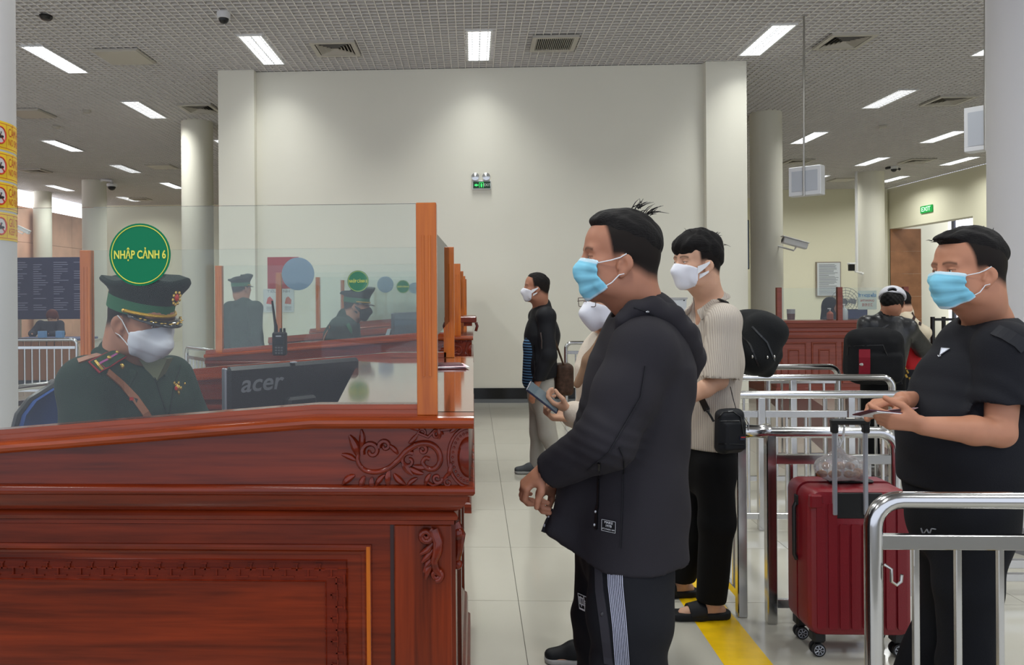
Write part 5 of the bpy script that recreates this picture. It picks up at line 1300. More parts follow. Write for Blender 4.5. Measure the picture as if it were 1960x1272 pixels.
def body_solid(S, H, J, g=1.0, fine=True, fat=1.0, chestd=.105, hands=None):
    """bare figure from joints: one continuous surface"""
    f = J['f']; head_solid(S, H, fat, fine)
    if fine != 'tiny':
        H.K(S, (-.022, 0, -.045), (-.028, 0, -.085), .056 * fat, .055 * fat, .03)
    nk = J['neck']; S.cone(H.w(-.024, 0, -.06), nk, .056 * fat * H.s, .064 * fat, .03)
    ch, wa, pe = J['chest'], J['waist'], J['pelvis']
    S.cone(nk, ch, .06, .130 * g, .05, (f, 1.35)); S.cone(ch, wa, .135 * g, .118 * g, .05, (f, 1.35)); S.cone(wa, pe, .118 * g, .135 * g, .05, (f, 1.3))
    for k in 'LR':
        sh, el, wr = J['sh' + k], J['el' + k], J['wr' + k]
        S.cone(nk - V3(0, 0, .03), sh, .045, .048 * g, .03); S.cone(sh, el, .047 * g, .038 * g, .02); S.cone(el, el + (wr - el) * .35, .038 * g, .039 * g, .015); S.cone(el + (wr - el) * .35, wr, .039 * g, .0255 * g, .015)
        hp, kn, an = J['hip' + k], J['kn' + k], J['an' + k]
        S.cone(hp, kn, .078 * g, .052 * g, .03); S.cone(kn, kn + (an - kn) * .35, .046 * g, .045 * g, .02); S.cone(kn + (an - kn) * .35, an, .045 * g, .031, .02)
        fd = J.get('ft' + k, f); fd = unit(fd); S.cone(an - V3(0, 0, .02), an + fd * .12 - V3(0, 0, .055), .034, .026, .03, ((0, 0, 1), 1.0)); S.cone(an - fd * .04 - V3(0, 0, .04), an + fd * .12 - V3(0, 0, .055), .03, .026, .02)
        if J.get('toes'):
            sd = np.cross(fd, (0, 0, 1))
            for q in range(5): p = an + fd * (.14 - .006 * q) - V3(0, 0, .062) + sd * (q - 2) * .014 * (1 if k == 'R' else -1); S.cone(p - fd * .03, p + fd * .012, .0105 if q else .013, .009, .004)
    return S
def bounds(J, H, m=.16):
    P = np.array([v for k, v in J.items() if k not in ('f', 'ftL', 'ftR', 'toes', 'up')] + [H.c + (0, 0, .06), H.c - (0, 0, .06)])
    return P.min(0) - m, P.max(0) + m
def stand(x, y, yaw, ht, lean=0):
    """standing skeleton on the floor, facing yaw"""
    f = V3(math.cos(yaw), math.sin(yaw), 0); l = V3(-math.sin(yaw), math.cos(yaw), 0); o = V3(x, y, 0); P = lambda a, b, c: o + f * a * ht + l * b * ht + V3(0, 0, c * ht)
    J = dict(f=f, neck=P(.0 + lean, 0, .835), chest=P(.01 + lean * .8, 0, .735), waist=P(.01, 0, .61), pelvis=P(0, 0, .53))
    for k, s in (('L', 1), ('R', -1)):
        J['sh' + k] = P(-.005 + lean, s * .108, .80); J['el' + k] = P(-.02, s * .135, .625); J['wr' + k] = P(.04, s * .135, .475)
        J['hip' + k] = P(0, s * .052, .51); J['kn' + k] = P(.01, s * .06, .275); J['an' + k] = P(-.015, s * .06, .045)
    J['head'] = P(.02 + lean * 1.1, 0, .935)
    return J
def shoe(J, k, root, m=None, sole=True, sc=1.0, m2=None):
    an = J['an' + k]; f = unit(J.get('ft' + k, J['f'])); yaw = math.atan2(f[1], f[0]); M = rotm(yaw); o = V3(an[0], an[1], 0)
    W = lambda a, b, c: o + M @ (np.array([a, b, c]) * sc)
    S = SDF(o - .2, o + V3(.2, .2, .16), .006)
    S.cone(W(-.045, 0, .052), W(.06, 0, .05), .040 * sc, .040 * sc, .02, (M[:, 2], 1.0)); S.cone(W(.05, 0, .046), W(.155, 0, .034), .042 * sc, .032 * sc, .03, (M[:, 2], 1.3)); S.cone(W(-.02, 0, .05), W(-.02, 0, .085), .038 * sc, .036 * sc, .02)
    S.half((0, 0, .018 * sc), (0, 0, -1)); sh = S.build('shoe', m or M_shoe, root)
    if sole:
        S = SDF(o - .2, o + V3(.2, .2, .06), .006); S.cone(W(-.048, 0, .02), W(.05, 0, .02), .044 * sc, .040 * sc, .02, (M[:, 2], 1.0)); S.cone(W(.05, 0, .02), W(.150, 0, .02), .046 * sc, .038 * sc, .03)
        S.half((0, 0, .024 * sc), (0, 0, 1)); S.half((0, 0, .001), (0, 0, -1)); S.build('sole', m2 or M_sole, sh)
def person(label, H, J, v, sk='warm', g=1.0, fine=True, fat=1.0, handfn=None, st=1.0, group=None):
    c = (J['anL'] + J['anR']) / 2; root = thing('person', label, 'person', (float(c[0]), float(c[1]), 0), group=group)
    lo, hi = bounds(J, H); lo[2] = max(lo[2], -.01) if J['anL'][2] < .2 else lo[2]
    S = SDF(lo, hi, v); body_solid(S, H, J, g, fine, fat)
    if handfn: handfn(S)
    me = S.mesh('body')
    vcol(me, stubble_fn(H, st)); link('body', me, skin(sk), root)
    return root
def garment(name, root, m, lo, hi, v, fn, fold=None, it=2):
    S = SDF(lo, hi, v); fn(S)
    if fold: S.disp(fold)
    me = S.mesh(name); relax(me, it, .5); return link(name, me, m, root)
def surf(obj, side=(0, -1, 0)):
    """raycaster on a garment from the side the viewer stands on; returns fn(x,z)->point,normal"""
    me = obj.data; off = worg(obj); t = BVHTree.FromPolygons([v.co + off for v in me.vertices], [tuple(p.vertices) for p in me.polygons])
    return t
def stick(tree, px, py, lift=.002):
    """point of the garment lying under that line of sight at build time"""
    d = ray(px, py).normalized(); h = tree.ray_cast(Vector((0, 0, EYE)), d)
    return (h[0] + h[1] * lift, h[1]) if h[0] else (None, None)
def ribbon(tree, pts, w, name, m, parent, lift=.0025, thick=.0015):
    """strip laid on the garment along a line of points, given half width in metres"""
    P = []
    for i in range(len(pts) - 1):
        n = max(2, int(math.hypot(pts[i + 1][0] - pts[i][0], pts[i + 1][1] - pts[i][1]) / 12))
        for k in range(n): f = k / n; P.append((pts[i][0] + (pts[i + 1][0] - pts[i][0]) * f, pts[i][1] + (pts[i + 1][1] - pts[i][1]) * f))
    P.append(pts[-1]); Q = [stick(tree, *p, lift) for p in P]; Q = [q for q in Q if q[0] is not None]
    if len(Q) < 2: return None
    b = MB(); V = []; F = []
    for i, (p, n) in enumerate(Q):
        t = (Q[min(i + 1, len(Q) - 1)][0] - Q[max(i - 1, 0)][0]).normalized(); s = t.cross(n).normalized() * w
        V += [p - s - n * thick * 2, p - s + n * thick, p + s + n * thick, p + s - n * thick * 2]
    for i in range(len(Q) - 1):
        for k in range(3): a = i * 4 + k; F.append((a, a + 1, a + 5, a + 4))
    F.append((0, 1, 2, 3)); q = (len(Q) - 1) * 4; F.append((q + 3, q + 2, q + 1, q)); b.add(V, F)
    return b.build(name, m, parent, smooth=False)
def cloth(name, col, rough=.85, b=(60, .15), sheen=.0): return mat(name, col, rough, bump=b, sheen=sheen)
A_ = lambda px, py, Y: np.array(at(px, py, Y))

# ============================================================ 1. man in the black hooded jacket
def man_jacket():
    H = Head(A_(1187, 499, 2.17), R(182), R(-4), 0, 1.06)
    f = unit((-1, -.03, 0)); Y = 2.2
    J = dict(f=f, neck=A_(1232, 603, Y), chest=A_(1228, 735, Y), waist=A_(1205, 880, Y), pelvis=A_(1200, 985, Y),
        shL=A_(1232, 668, 2.03), shR=A_(1222, 668, 2.38), elL=A_(1160, 842, 1.97), elR=A_(1150, 850, 2.42), wrL=A_(1046, 905, 2.08), wrR=A_(1062, 925, 2.30),
        hipL=A_(1208, 1010, 2.10), hipR=A_(1196, 1010, 2.29), knL=A_(1204, 1290, 2.08), knR=A_(1165, 1268, 2.33), anL=V3(.465, 2.07, .075), anR=V3(.40, 2.34, .075), ftL=(-1, -.15, 0), ftR=(-1, .15, 0))
    def hands(S):
        hand(S, A_(1044, 893, 2.075), (-.62, .08, -.60), (.55, .35, -.70), 1, .62, .92, thumb=(.5, .7))
        hand(S, A_(1068, 912, 2.2), (-.60, -.40, -.40), (.45, -.5, -.5), -1, .6, .92, thumb=(.6, .6))
    root = person('man in a black hooded jacket and pale blue mask at the nearest booth', H, J, .0034, 'tan', 1.0, True, 1.04, hands, .92)
    body = root.children[0]
    eyes(H, body)
    hair_cap(H, .0035, dict(t=.012, line=([-.12, -.085, -.05, -.01, .03, .055, .075, .1], [-.005, .01, .03, .045, .058, .074, .084, .088]), extra=[((.052, 0, .098), (.042, .052, .022))], lock=.0012), 'hair', M_hair, root)
    tufts(H, [(-.06, 0, .125, -.8, 0, .6, .018), (-.03, .01, .138, -.6, 0, .9, .015)], M_hair, root, 12, .045, 3)
    face_mask(H, .003, 'surgical', root, M_msurg, M_loop, 1.06)
    # jacket
    M_j = mat('jacket_black', '#252328', .8, bump=(400, .08))
    lo = A_(985, 1075, 1.75); hi = A_(1400, 560, 2.62); lo = V3(.12, 1.72, .62); hi = V3(.80, 2.66, 1.50)
    def jk(S):
        P = [A_(1195, 1180, Y), A_(1195, 1075, Y), A_(1200, 960, Y), A_(1204, 860, Y), A_(1218, 760, Y), A_(1232, 690, Y), A_(1236, 640, Y)]
        hw = [.215, .208, .20, .195, .195, .19, .12]; hd = [.165, .165, .158, .150, .140, .118, .09]
        for i in range(6): S.cone(P[i], P[i + 1], hw[i], hw[i + 1], .05, (f, .5 * (hw[i] / hd[i] + hw[i + 1] / hd[i + 1])))
        S.cone(A_(1105, 1090, 2.2), A_(1135, 880, 2.2), .06, .06, .08)          # belly and hands side
        S.cone(A_(1058, 1012, 2.12), A_(1110, 935, 2.15), .016, .06, .05); S.cone(A_(1058, 1012, 2.12), A_(1130, 1045, 2.15), .014, .04, .05)        # flared open front
        for sh, el, wr, c1 in ((J['shL'], J['elL'], J['wrL'], 1), (J['shR'], J['elR'], J['wrR'], 0)):
            S.cone(J['neck'] - V3(0, 0, .035), sh, .062, .078, .05); m_ = sh + (el - sh) * .5
            S.cone(sh, m_, .080, .079, .03); S.cone(m_, el, .079, .074, .03); w2 = el + (wr - el) * .86
            S.cone(el, w2, .073, .056, .03)
        S.cone(A_(1205, 606, 2.10), A_(1262, 606, 2.14), .030, .040, .03); S.cone(A_(1205, 606, 2.30), A_(1262, 606, 2.26), .028, .040, .03)
        S.half(A_(1200, 1052, 2.2), (-.02, 0, -1)); S.half(A_(1040, 1020, 2.2), (-.30, 0, -.95))
        H.E(S, (-.01, 0, -.02), (.10, .090, .125), .01, 'sub'); S.cone(H.w(-.02, 0, -.05), J['neck'] + V3(-.005, 0, -.01), .066, .074, .012, op='sub')
        S.cone(J['wrL'] + V3(-.10, .02, -.04), J['wrL'] + V3(.01, 0, .0), .05, .036, .004, op='sub')
    fo = folds(4, .0055, 5.5, (1, .4, 1))
    def fold(X, Yy, Z):
        d = fo(X, Yy, Z)
        # creases across the elbow and pull lines on the back
        ex, ez = J['elL'][0], J['elL'][2]; q = np.exp(-(((X - ex) ** 2 + (Z - ez) ** 2) / .012))
        return d + .0022 * q * np.sin((X * .75 + Z * .65) * 105 + 9 * np.sin(Z * 17)) + .003 * np.exp(-((X - .58) ** 2) / .01) * np.sin((Z + X * 1.2) * 36 + 3 * np.sin(X * 20))
    j = garment('jacket', root, M_j, lo, hi, .006, jk, fold)
    def hd(S):
        for yo, m_ in ((0, 1), (1, -1)):
            q = lambda px, py, Yq: A_(px, py, Yq if m_ > 0 else 4.40 - Yq)
            P = [q(1176, 640, 2.055), q(1190, 612, 2.04), q(1215, 594, 2.045), q(1248, 592, 2.06), q(1280, 612, 2.09), q(1306, 646, 2.13), q(1320, 682, 2.17), q(1318, 716, 2.19)]
            S.chain(P, [.010, .020, .028, .034, .038, .040, .036, .022], .02)
        S.chain([A_(1270, 600, 2.2), A_(1300, 640, 2.2), A_(1316, 690, 2.2), A_(1314, 728, 2.2)], [.04, .046, .036, .016], .03)
        H.E(S, (-.01, 0, -.02), (.098, .088, .125), .01, 'sub'); S.cone(H.w(-.02, 0, -.05), J['neck'] + V3(-.005, 0, -.01), .064, .070, .01, op='sub')
    hood = garment('hood', root, M_j, V3(.28, 1.9, 1.15), V3(.80, 2.5, 1.55), .005, hd, lambda X, Yy, Z: folds(6, .004, 9)(X, Yy, Z) + .004 * np.sin((X * .7 - Z * .7) * 110 + 3 * np.sin(Yy * 20)) * np.exp(-((Z - 1.36) / .08) ** 2))
    th = surf(hood)
    tr = surf(j)
    M_seam = mat('jacket_seam', '#1a1a1e', .6); M_tabw = mat('zip_silver', '#b9bcc2', .3, .7)
    ribbon(tr, [(1188, 1048), (1192, 960), (1194, 880), (1185, 855)], .0012, 'side_seam', M_seam, j)
    ribbon(tr, [(1235, 700), (1225, 760), (1195, 812), (1165, 865), (1125, 898)], .0012, 'sleeve_seam', M_seam, j)
    ribbon(tr, [(1147, 885), (1146, 930), (1145, 968)], .0028, 'pocket_zip', mat('zip_black', '#08080a', .4), j)
    ribbon(tr, [(1145, 966), (1143, 978), (1142, 1012)], .0038, 'zip_pull', mat('zip_black', '#08080a', .4), j, .004)
    z1 = stick(tr, 1143, 978, .007)[0]
    if z1: one(lambda b: b.ell(z1, (.003, .003, .004), 8, 6), 'zip_stud', M_tabw, j)
    z1 = stick(tr, 1141, 1003, .007)[0]
    if z1: one(lambda b: b.ell(z1, (.003, .003, .004), 8, 6), 'zip_stud', M_tabw, j)
    ribbon(th, [(1213, 588), (1240, 596), (1262, 612), (1290, 640), (1316, 668)], .0016, 'hood_seam', M_seam, hood)
    z1 = stick(th, 1238, 596, .003)[0]
    if z1: one(lambda b: b.ell(z1, (.005, .005, .003), 10, 6), 'eyelet', M_tabw, j)
    # little woven label with white frame near the hem
    c_, n_ = stick(tr, 1166, 1006, .003)
    if c_:
        z = Vector((0, 0, 1)); n_ = n_.normalized(); xx = (-n_).cross(z).normalized() * -1; zz = xx.cross(n_).normalized()
        if zz.z < 0: zz = -zz
        if xx.x < 0: xx = -xx
        Rm = Matrix((xx, zz, n_)).transposed(); w2, h2 = .0200, .0145
        lab = MB(); lab.T = Matrix.Translation(c_) @ Rm.to_4x4(); lab.box(-w2, -h2, -.002, w2, h2, .0006); lo_ = lab.build('woven_label', mat('label_black', '#111114', .7), j)
        fr = MB(); fr.T = lab.T; e = .0008
        for (a, b_, c, d) in ((-w2, -h2, w2, -h2 + e), (-w2, h2 - e, w2, h2), (-w2, -h2, -w2 + e, h2), (w2 - e, -h2, w2, h2)): fr.box(a, b_, .0006, c, d, .0011)
        fr.build('label_frame', M_loop, lo_)
        text('MAIKE', .0085, M_loop, c_ + Rm @ Vector((0, .0085, .001)), Rm, lo_, depth=.0002); text('1978', .009, M_loop, c_ + Rm @ Vector((0, 0, .001)), Rm, lo_, depth=.0002); text("IT'S MADE I AM", .0052, M_loop, c_ + Rm @ Vector((0, -.0085, .001)), Rm, lo_, depth=.0002)
    # open zip end hanging at the front
    p0 = A_(1060, 975, 2.14); p1 = A_(1040, 1018, 2.12)
    b = MB(); b.tube([p0, (p0 + p1) / 2 + V3(-.004, 0, 0), p1], [.007, .006, .007], 6); zf = b.build('front_zip', M_j, j)
    one(lambda b: [b.ell(p0 * .7 + p1 * .3 + V3(-.006, -.004, 0), (.003, .003, .004), 8, 6), b.ell(p0 * .3 + p1 * .7 + V3(-.006, -.004, 0), (.003, .003, .006), 8, 6)], 'zip_teeth', M_tabw, zf)
    # trousers
    M_t = mat('trouser_black', '#15161b', .85, bump=(300, .1))
    def pt(S):
        S.cone(A_(1195, 990, 2.2), A_(1198, 1060, 2.2), .150, .150, .04, (f, 1.2))
        S.cone(A_(1208, 1040, 2.11), A_(1206, 1180, 2.06), .108, .108, .03); S.cone(A_(1206, 1180, 2.06), A_(1200, 1290, 2.06), .108, .094, .03); S.cone(A_(1200, 1290, 2.06), (.465, 2.07, .11), .094, .085, .03)
        S.cone(A_(1180, 1040, 2.30), A_(1160, 1200, 2.34), .118, .100, .03); S.cone(A_(1160, 1200, 2.34), A_(1160, 1290, 2.35), .10, .088, .03); S.cone(A_(1160, 1290, 2.35), (.40, 2.34, .11), .088, .08, .03)
        S.half((0, 0, .055), (0, 0, -1))
    fo2 = folds(9, .006, 6, (1, .5, .8))
    t = garment('trousers', root, M_t, (.16, 1.85, .04), (.72, 2.56, .90), .007, pt, lambda X, Yy, Z: fo2(X, Yy, Z) + .004 * np.sin((Z + .6 * X) * 60) * np.exp(-((Z - .45) / .12) ** 2))
    tt = surf(t)
    ribbon(tt, [(1145, 1060), (1148, 1130), (1158, 1200), (1166, 1271)], .0125, 'grey_side_band', mat('trouser_grey', '#35343a', .8), t)
    for i in range(9):
        o = -13.5 + i * 3.3; ribbon(tt, [(1177 + o, 1056), (1179 + o, 1120), (1187 + o * .95, 1200), (1192 + o * .95, 1271)], .0010, 'white_stripe', mat('stripe_white', '#a9acbe', .7), t, .0028)
    for py in (1068, 1175): 
        z1 = stick(tt, 1147 + (py - 1068) * .07, py, .003)[0]
        if z1: one(lambda b: b.ell(z1, (.006, .003, .006), 10, 6), 'snap_button', mat('snap', '#2b2a2e', .4), t)
    c_, n_ = stick(tt, 1117, 1152, .003)
    if c_:
        n_ = n_.normalized(); xx = Vector((0, 0, 1)).cross(n_).normalized(); zz = n_.cross(xx)
        Rm = Matrix((xx, zz, n_)).transposed(); T_ = Matrix.Translation(c_) @ Rm.to_4x4(); w2, h2 = .017, .024
        pb = MB(); pb.T = T_; pb.box(-w2, -h2, -.002, w2, h2, .0006); lo_ = pb.build('patch', mat('label_black', '#111114', .7), t)
        pb = MB(); pb.T = T_
        for (a, b_, c, d) in ((-w2, -h2, w2, -h2 + .005), (-w2, h2 - .002, w2, h2), (-w2, -h2, -w2 + .0015, h2), (.006, -h2, .0085, h2), (-w2 + .003, .012, .004, .015), (-w2 + .003, -.008, .004, -.005), (-.013, -.008, -.011, .012), (.0, -.008, .002, .012), (-.008, -.014, -.005, .017)): pb.box(a, b_, .0006, c, d, .0012)
        pb.build('patch_print', M_loop, lo_)
        text('ERAY', .009, M_loop, c_ + Rm @ Vector((.0125, 0, .001)), Rm @ Matrix.Rotation(R(90), 3, 'Z'), lo_, depth=.0002)
    shoe(J, 'L', root); shoe(J, 'R', root)
man_jacket()
def backpack(root_label, c, yaw, w_, h, d, m, name='backpack', straps=True, v=.008, pocket=True, extra=None, tilt=0):
    """rucksack: centre, direction its outer face points to"""
    M = rotm(yaw, tilt); S = SDF(np.array(c) - max(w_, h, d) * .75, np.array(c) + max(w_, h, d) * .75, v)
    W = lambda a, b, z: np.array(c) + M @ np.array([a, b, z])
    S.box(W(0, 0, 0), (d / 2, w_ / 2, h / 2), min(d, w_) * .40, .02, M); S.ell(W(.01, 0, h * .34), (d * .48, w_ * .44, h * .2), .05, M)
    if pocket: S.box(W(d * .42, 0, -h * .16), (d * .22, w_ * .38, h * .27), .04, .02, M); S.box(W(d * .40, 0, h * .22), (d * .16, w_ * .33, h * .12), .035, .02, M)
    S.disp(folds(int(h * 100), .004, 8))
    t = thing(name, root_label, 'backpack', tuple(c)); me = S.mesh('bag_body'); relax(me, 2); link('bag_body', me, m, t)
    return t, W, M
def arc(b, W, pts, r, n=6): b.tube([W(*p) for p in pts], r, n)

def collar(nk, f, m, parent, up_=0, k=1.0):
    side = np.cross(f, (0, 0, 1)); S = SDF(nk - .22, nk + .22, .004)
    for sg in (-1, 1):
        P = [nk - f * .062 * k + V3(0, 0, .034 + up_), nk - f * .035 + side * sg * .062 * k + V3(0, 0, .026 + up_), nk + f * .03 + side * sg * .072 * k + V3(0, 0, up_), nk + f * .085 * k + side * sg * .050 + V3(0, 0, -.045 + up_), nk + f * .098 * k + side * sg * .070 + V3(0, 0, -.075 + up_)]
        S.chain(P, [.017, .018, .019, .018, .008], .01, (unit(side * sg + f * .2 + V3(0, 0, .9)), 2.6))
    me = S.mesh('collar'); relax(me, 1); link('collar', me, m, parent)
# ============================================================ 2. young man in beige shirt
def man_beige():
    yaw = R(203); H = Head(A_(1335, 505, 3.5), R(201), R(-2), 0, 1.06); Y = 3.55
    f = V3(math.cos(R(200)), math.sin(R(200)), 0)
    J = dict(f=f, neck=A_(1360, 577, Y), chest=A_(1362, 660, Y), waist=A_(1352, 770, Y), pelvis=A_(1352, 860, Y),
        shL=A_(1386, 614, 3.38), shR=A_(1338, 610, 3.72), elL=A_(1377, 728, 3.36), elR=A_(1312, 735, 3.75), wrL=A_(1300, 772, 3.36), wrR=A_(1285, 770, 3.55),
        hipL=A_(1368, 872, 3.48), hipR=A_(1338, 872, 3.66), knL=A_(1366, 1020, 3.50), knR=A_(1335, 1015, 3.72), anL=V3(1.075, 3.60, .075), anR=V3(1.005, 3.86, .075), ftL=(-1, -.10, 0), ftR=(-1, -.1, 0), toes=1)
    def hands(S): hand(S, A_(1296, 776, 3.36), (-.8, .2, -.4), (0, .8, -.3), 1, .4); hand(S, A_(1283, 772, 3.55), (-.8, -.2, -.4), (0, -.8, -.3), -1, .4)
    root = person('young man in a beige ribbed short-sleeved shirt and white mask', H, J, .0036, 'light', .92, True, .96, hands, .9); body = root.children[0]
    eyes(H, body, -.2)
    hair_cap(H, .004, dict(t=.024, td=.020, line=([-.12, -.085, -.05, -.01, .03, .055, .075, .1], [-.045, -.030, .002, .022, .030, .028, .020, .018]), extra=[((.058, 0, .074), (.052, .070, .040)), ((-.02, 0, .108), (.07, .06, .03))], lock=.003, freq=90), 'hair', M_hair, root)
    tufts(H, [(-.05, 0, .125, -.6, 0, .6, .03), (.02, 0, .125, .5, 0, .8, .04), (-.09, 0, .08, -.9, 0, .2, .03)], M_hair, root, 14, .025, 5)
    face_mask(H, .0035, 'cloth', root, M_mwhite, M_loop, .98)
    # shirt, open camp collar
    M_s = mat('shirt_beige', '#b3a99c', .85); nt = M_s.node_tree; b_ = nt.nodes['Principled BSDF']
    if not nt.nodes.get('rib'):
        tc = nt.nodes.new('ShaderNodeTexCoord'); wv = nt.nodes.new('ShaderNodeTexWave'); wv.name = 'rib'; wv.bands_direction = 'X'; wv.inputs['Scale'].default_value = 42; wv.inputs['Distortion'].default_value = 2.5; wv.inputs['Detail'].default_value = 2
        mp = nt.nodes.new('ShaderNodeMapping'); mp.inputs['Scale'].default_value = (1, 1, .12)
        rp = nt.nodes.new('ShaderNodeValToRGB'); rp.color_ramp.elements[0].color = srgb('#a69c93'); rp.color_ramp.elements[0].position = .1; rp.color_ramp.elements[1].position = .35; rp.color_ramp.elements[1].color = srgb('#bdb4a8')
        bp = nt.nodes.new('ShaderNodeBump'); bp.inputs['Distance'].default_value = .004; bp.inputs['Strength'].default_value = .25
        nt.links.new(tc.outputs['Object'], mp.inputs[0]); nt.links.new(mp.outputs[0], wv.inputs[0]); nt.links.new(wv.outputs['Fac'], rp.inputs[0]); nt.links.new(rp.outputs[0], b_.inputs['Base Color']); nt.links.new(wv.outputs['Fac'], bp.inputs['Height']); nt.links.new(bp.outputs[0], b_.inputs['Normal'])
    def sh(S):
        for s_, e_ in ((J['shL'], J['elL']), (J['shR'], J['elR'])):
            S.cone(s_, s_ + (e_ - s_) * .95, .070, .082, .03); d = unit(e_ - s_); S.cone(s_ + (e_ - s_) * .86 + d * .12, s_ + (e_ - s_) * .86 + d * .3, .12, .12, 0, op='sub')
        P = [A_(1352, 900, Y), A_(1352, 840, Y), A_(1352, 770, Y), A_(1362, 690, Y), A_(1362, 630, Y), A_(1358, 600, Y)]; hw = [.165, .165, .165, .165, .15, .09]; hd = [.118, .118, .115, .115, .10, .07]
        for i in range(5): S.cone(P[i], P[i + 1], hw[i], hw[i + 1], .015, (f, .5 * (hw[i] / hd[i] + hw[i + 1] / hd[i + 1])))
        for s_ in (J['shL'], J['shR']): S.cone(J['neck'] - V3(0, 0, .03), s_, .05, .066, .04)
        S.half(A_(1352, 853, Y), (0, 0, -1))
        H.E(S, (0, 0, -.02), (.09, .085, .125), .01, 'sub'); S.cone(H.w(-.02, 0, -.06), J['neck'], .062, .066, .008, op='sub'); S.cone(J['neck'] + f * .03, J['chest'] + f * .16 + V3(0, 0, .06), .045, .03, .02, op='sub')
    s = garment('shirt', root, M_s, V3(.78, 3.05, .74), V3(1.45, 4.0, 1.52), .007, sh, folds(11, .004, 6, (1, .6, .5)))
    collar(J['neck'], f, M_s, s)
    b = MB(); b.tube([tuple(J['neck'] + f * .055 + np.cross(f, (0, 0, 1)) * (.05 * math.cos(t)) + V3(0, 0, .02 - .05 * math.sin(t))) for t in [math.pi * i / 10 for i in range(11)]], .0022, 5); b.build('neck_chain', M_steel2, root)
    M_t = mat('trouser_jet', '#08080a', .9)
    def pt(S):
        S.cone(A_(1352, 845, Y), A_(1352, 890, Y), .150, .150, .04, (f, 1.35))
        S.cone(A_(1368, 890, 3.46), A_(1372, 1000, 3.48), .088, .075, .03); S.cone(A_(1372, 1000, 3.48), J['anL'] + V3(0, 0, -.03), .075, .062, .03)
        S.cone(A_(1337, 890, 3.66), A_(1338, 1000, 3.70), .086, .074, .03); S.cone(A_(1338, 1000, 3.70), J['anR'] + V3(0, 0, -.03), .074, .061, .03)
        S.half((0, 0, .085), (0, 0, -1))
    garment('trousers', root, M_t, V3(.78, 3.2, .06), V3(1.4, 4.1, .9), .008, pt, folds(21, .004, 6))
    # sliders
    for k in 'LR':
        an = J['an' + k]; fd = unit(J['ft' + k]); Mq = rotm(math.atan2(fd[1], fd[0])); o = V3(an[0], an[1], 0); Wq = lambda a, b_, c: o + Mq @ np.array([a, b_, c])
        S = SDF(o - .2, o + V3(.2, .2, .1), .005); S.cone(Wq(-.05, 0, .018), Wq(.06, 0, .018), .042, .042, .02); S.cone(Wq(.06, 0, .018), Wq(.155, 0, .018), .044, .040, .02); S.half((0, 0, .034), (0, 0, 1)); S.half((0, 0, .002), (0, 0, -1)); S.cone(Wq(-.06, 0, .075), Wq(.16, 0, .075), .045, .045, .0, op='sub')
        sl = S.build('slider_sandal', mat('slider_black', '#191a1d', .6), root)
        S = SDF(o - .2, o + V3(.2, .2, .14), .004); S.cone(Wq(.03, 0, .035), Wq(.115, 0, .022), .052, .046, .02, ((0, 0, 1), 1.1)); S.cone(Wq(.02, 0, .034), Wq(.13, 0, .018), .043, .038, .01, ((0, 0, 1), 1.1), 'sub'); S.half(Wq(.032, 0, 0), -Mq[:, 0]); S.half(Wq(.108, 0, 0), Mq[:, 0]); S.half((0, 0, .02), (0, 0, -1))
        S.build('strap', mat('slider_black', '#191a1d', .6), sl)
    # cross-body pouch
    p = A_(1396, 822, 3.28); t = thing('shoulder_pouch', 'small black cross-body pouch at the hip of the man in beige', 'bag', tuple(p)); Mp = rotm(R(-68)); W = lambda a, b_, c: p + Mp @ np.array([a, b_, c])
    S = SDF(p - .13, p + .13, .0045); S.box(W(0, 0, -.005), (.034, .064, .092), .028, .01, Mp); S.box(W(.030, 0, -.02), (.016, .054, .062), .014, .008, Mp); S.disp(folds(2, .002, 14)); M_b = mat('pouch_black', '#191b1f', .6, bump=(500, .15)); me = S.mesh('bag_body'); relax(me, 1); bo = link('bag_body', me, M_b, t)
    tr = surf(bo)
    ribbon(tr, [(1374, 800), (1384, 789), (1402, 787), (1417, 797), (1422, 830)], .0022, 'zip', M_black, t); ribbon(tr, [(1378, 806), (1415, 806)], .002, 'seam', M_black, t); ribbon(tr, [(1376, 848), (1424, 850)], .0015, 'seam', M_black, t)
    ribbon(tr, [(1416, 838), (1425, 838)], .0075, 'badge', mat('badge_navy', '#16233f', .5), t); ribbon(tr, [(1416.5, 836), (1424.5, 836)], .0022, 'badge_bar', mat('badge_red', '#b02a2a', .5), t, .005)
    b = MB(); b.tube([W(.03, .055, .05), W(.045, .06, .03), W(.045, .058, .0)], .003, 5); b.build('zip_puller', M_steel2, t)
    ts = surf(s)
    ribbon(ts, [(1340, 757), (1346, 768), (1354, 785)], .014, 'strap', M_black, t, .004)
    b = MB(); b.tube([A_(1354, 786, 3.24), A_(1360, 795, 3.23), A_(1366, 806, 3.23)], .005, 8); b.tube([A_(1352, 782, 3.24), A_(1357, 780, 3.24), A_(1358, 789, 3.235), A_(1352, 788, 3.24)], .002, 6, closed=True); b.build('strap_hook', mat('hook_black', '#1c1c1e', .3, .6), t)
    b = MB(); b.tube([A_(1398, 740, 3.35), A_(1403, 762, 3.31), A_(1409, 783, 3.28)], .0022, 5); b.build('cord', M_black, t)
    # backpack on his back
    t, W, M = backpack('large black backpack on the back of the man in beige', A_(1434, 656, 3.78), R(12), .33, .29, .20, mat('pack_black', '#121416', .75, bump=(200, .2)), tilt=R(30), v=.007)
    tb = surf(t.children[0])
    for px, py in ((1440, 682), (1468, 683), (1481, 682)):
        z1 = stick(tb, px, py, .004)[0]
        if z1: one(lambda b: b.ell(z1, (.004, .004, .008), 8, 6), 'zip_puller', M_steel2, t)
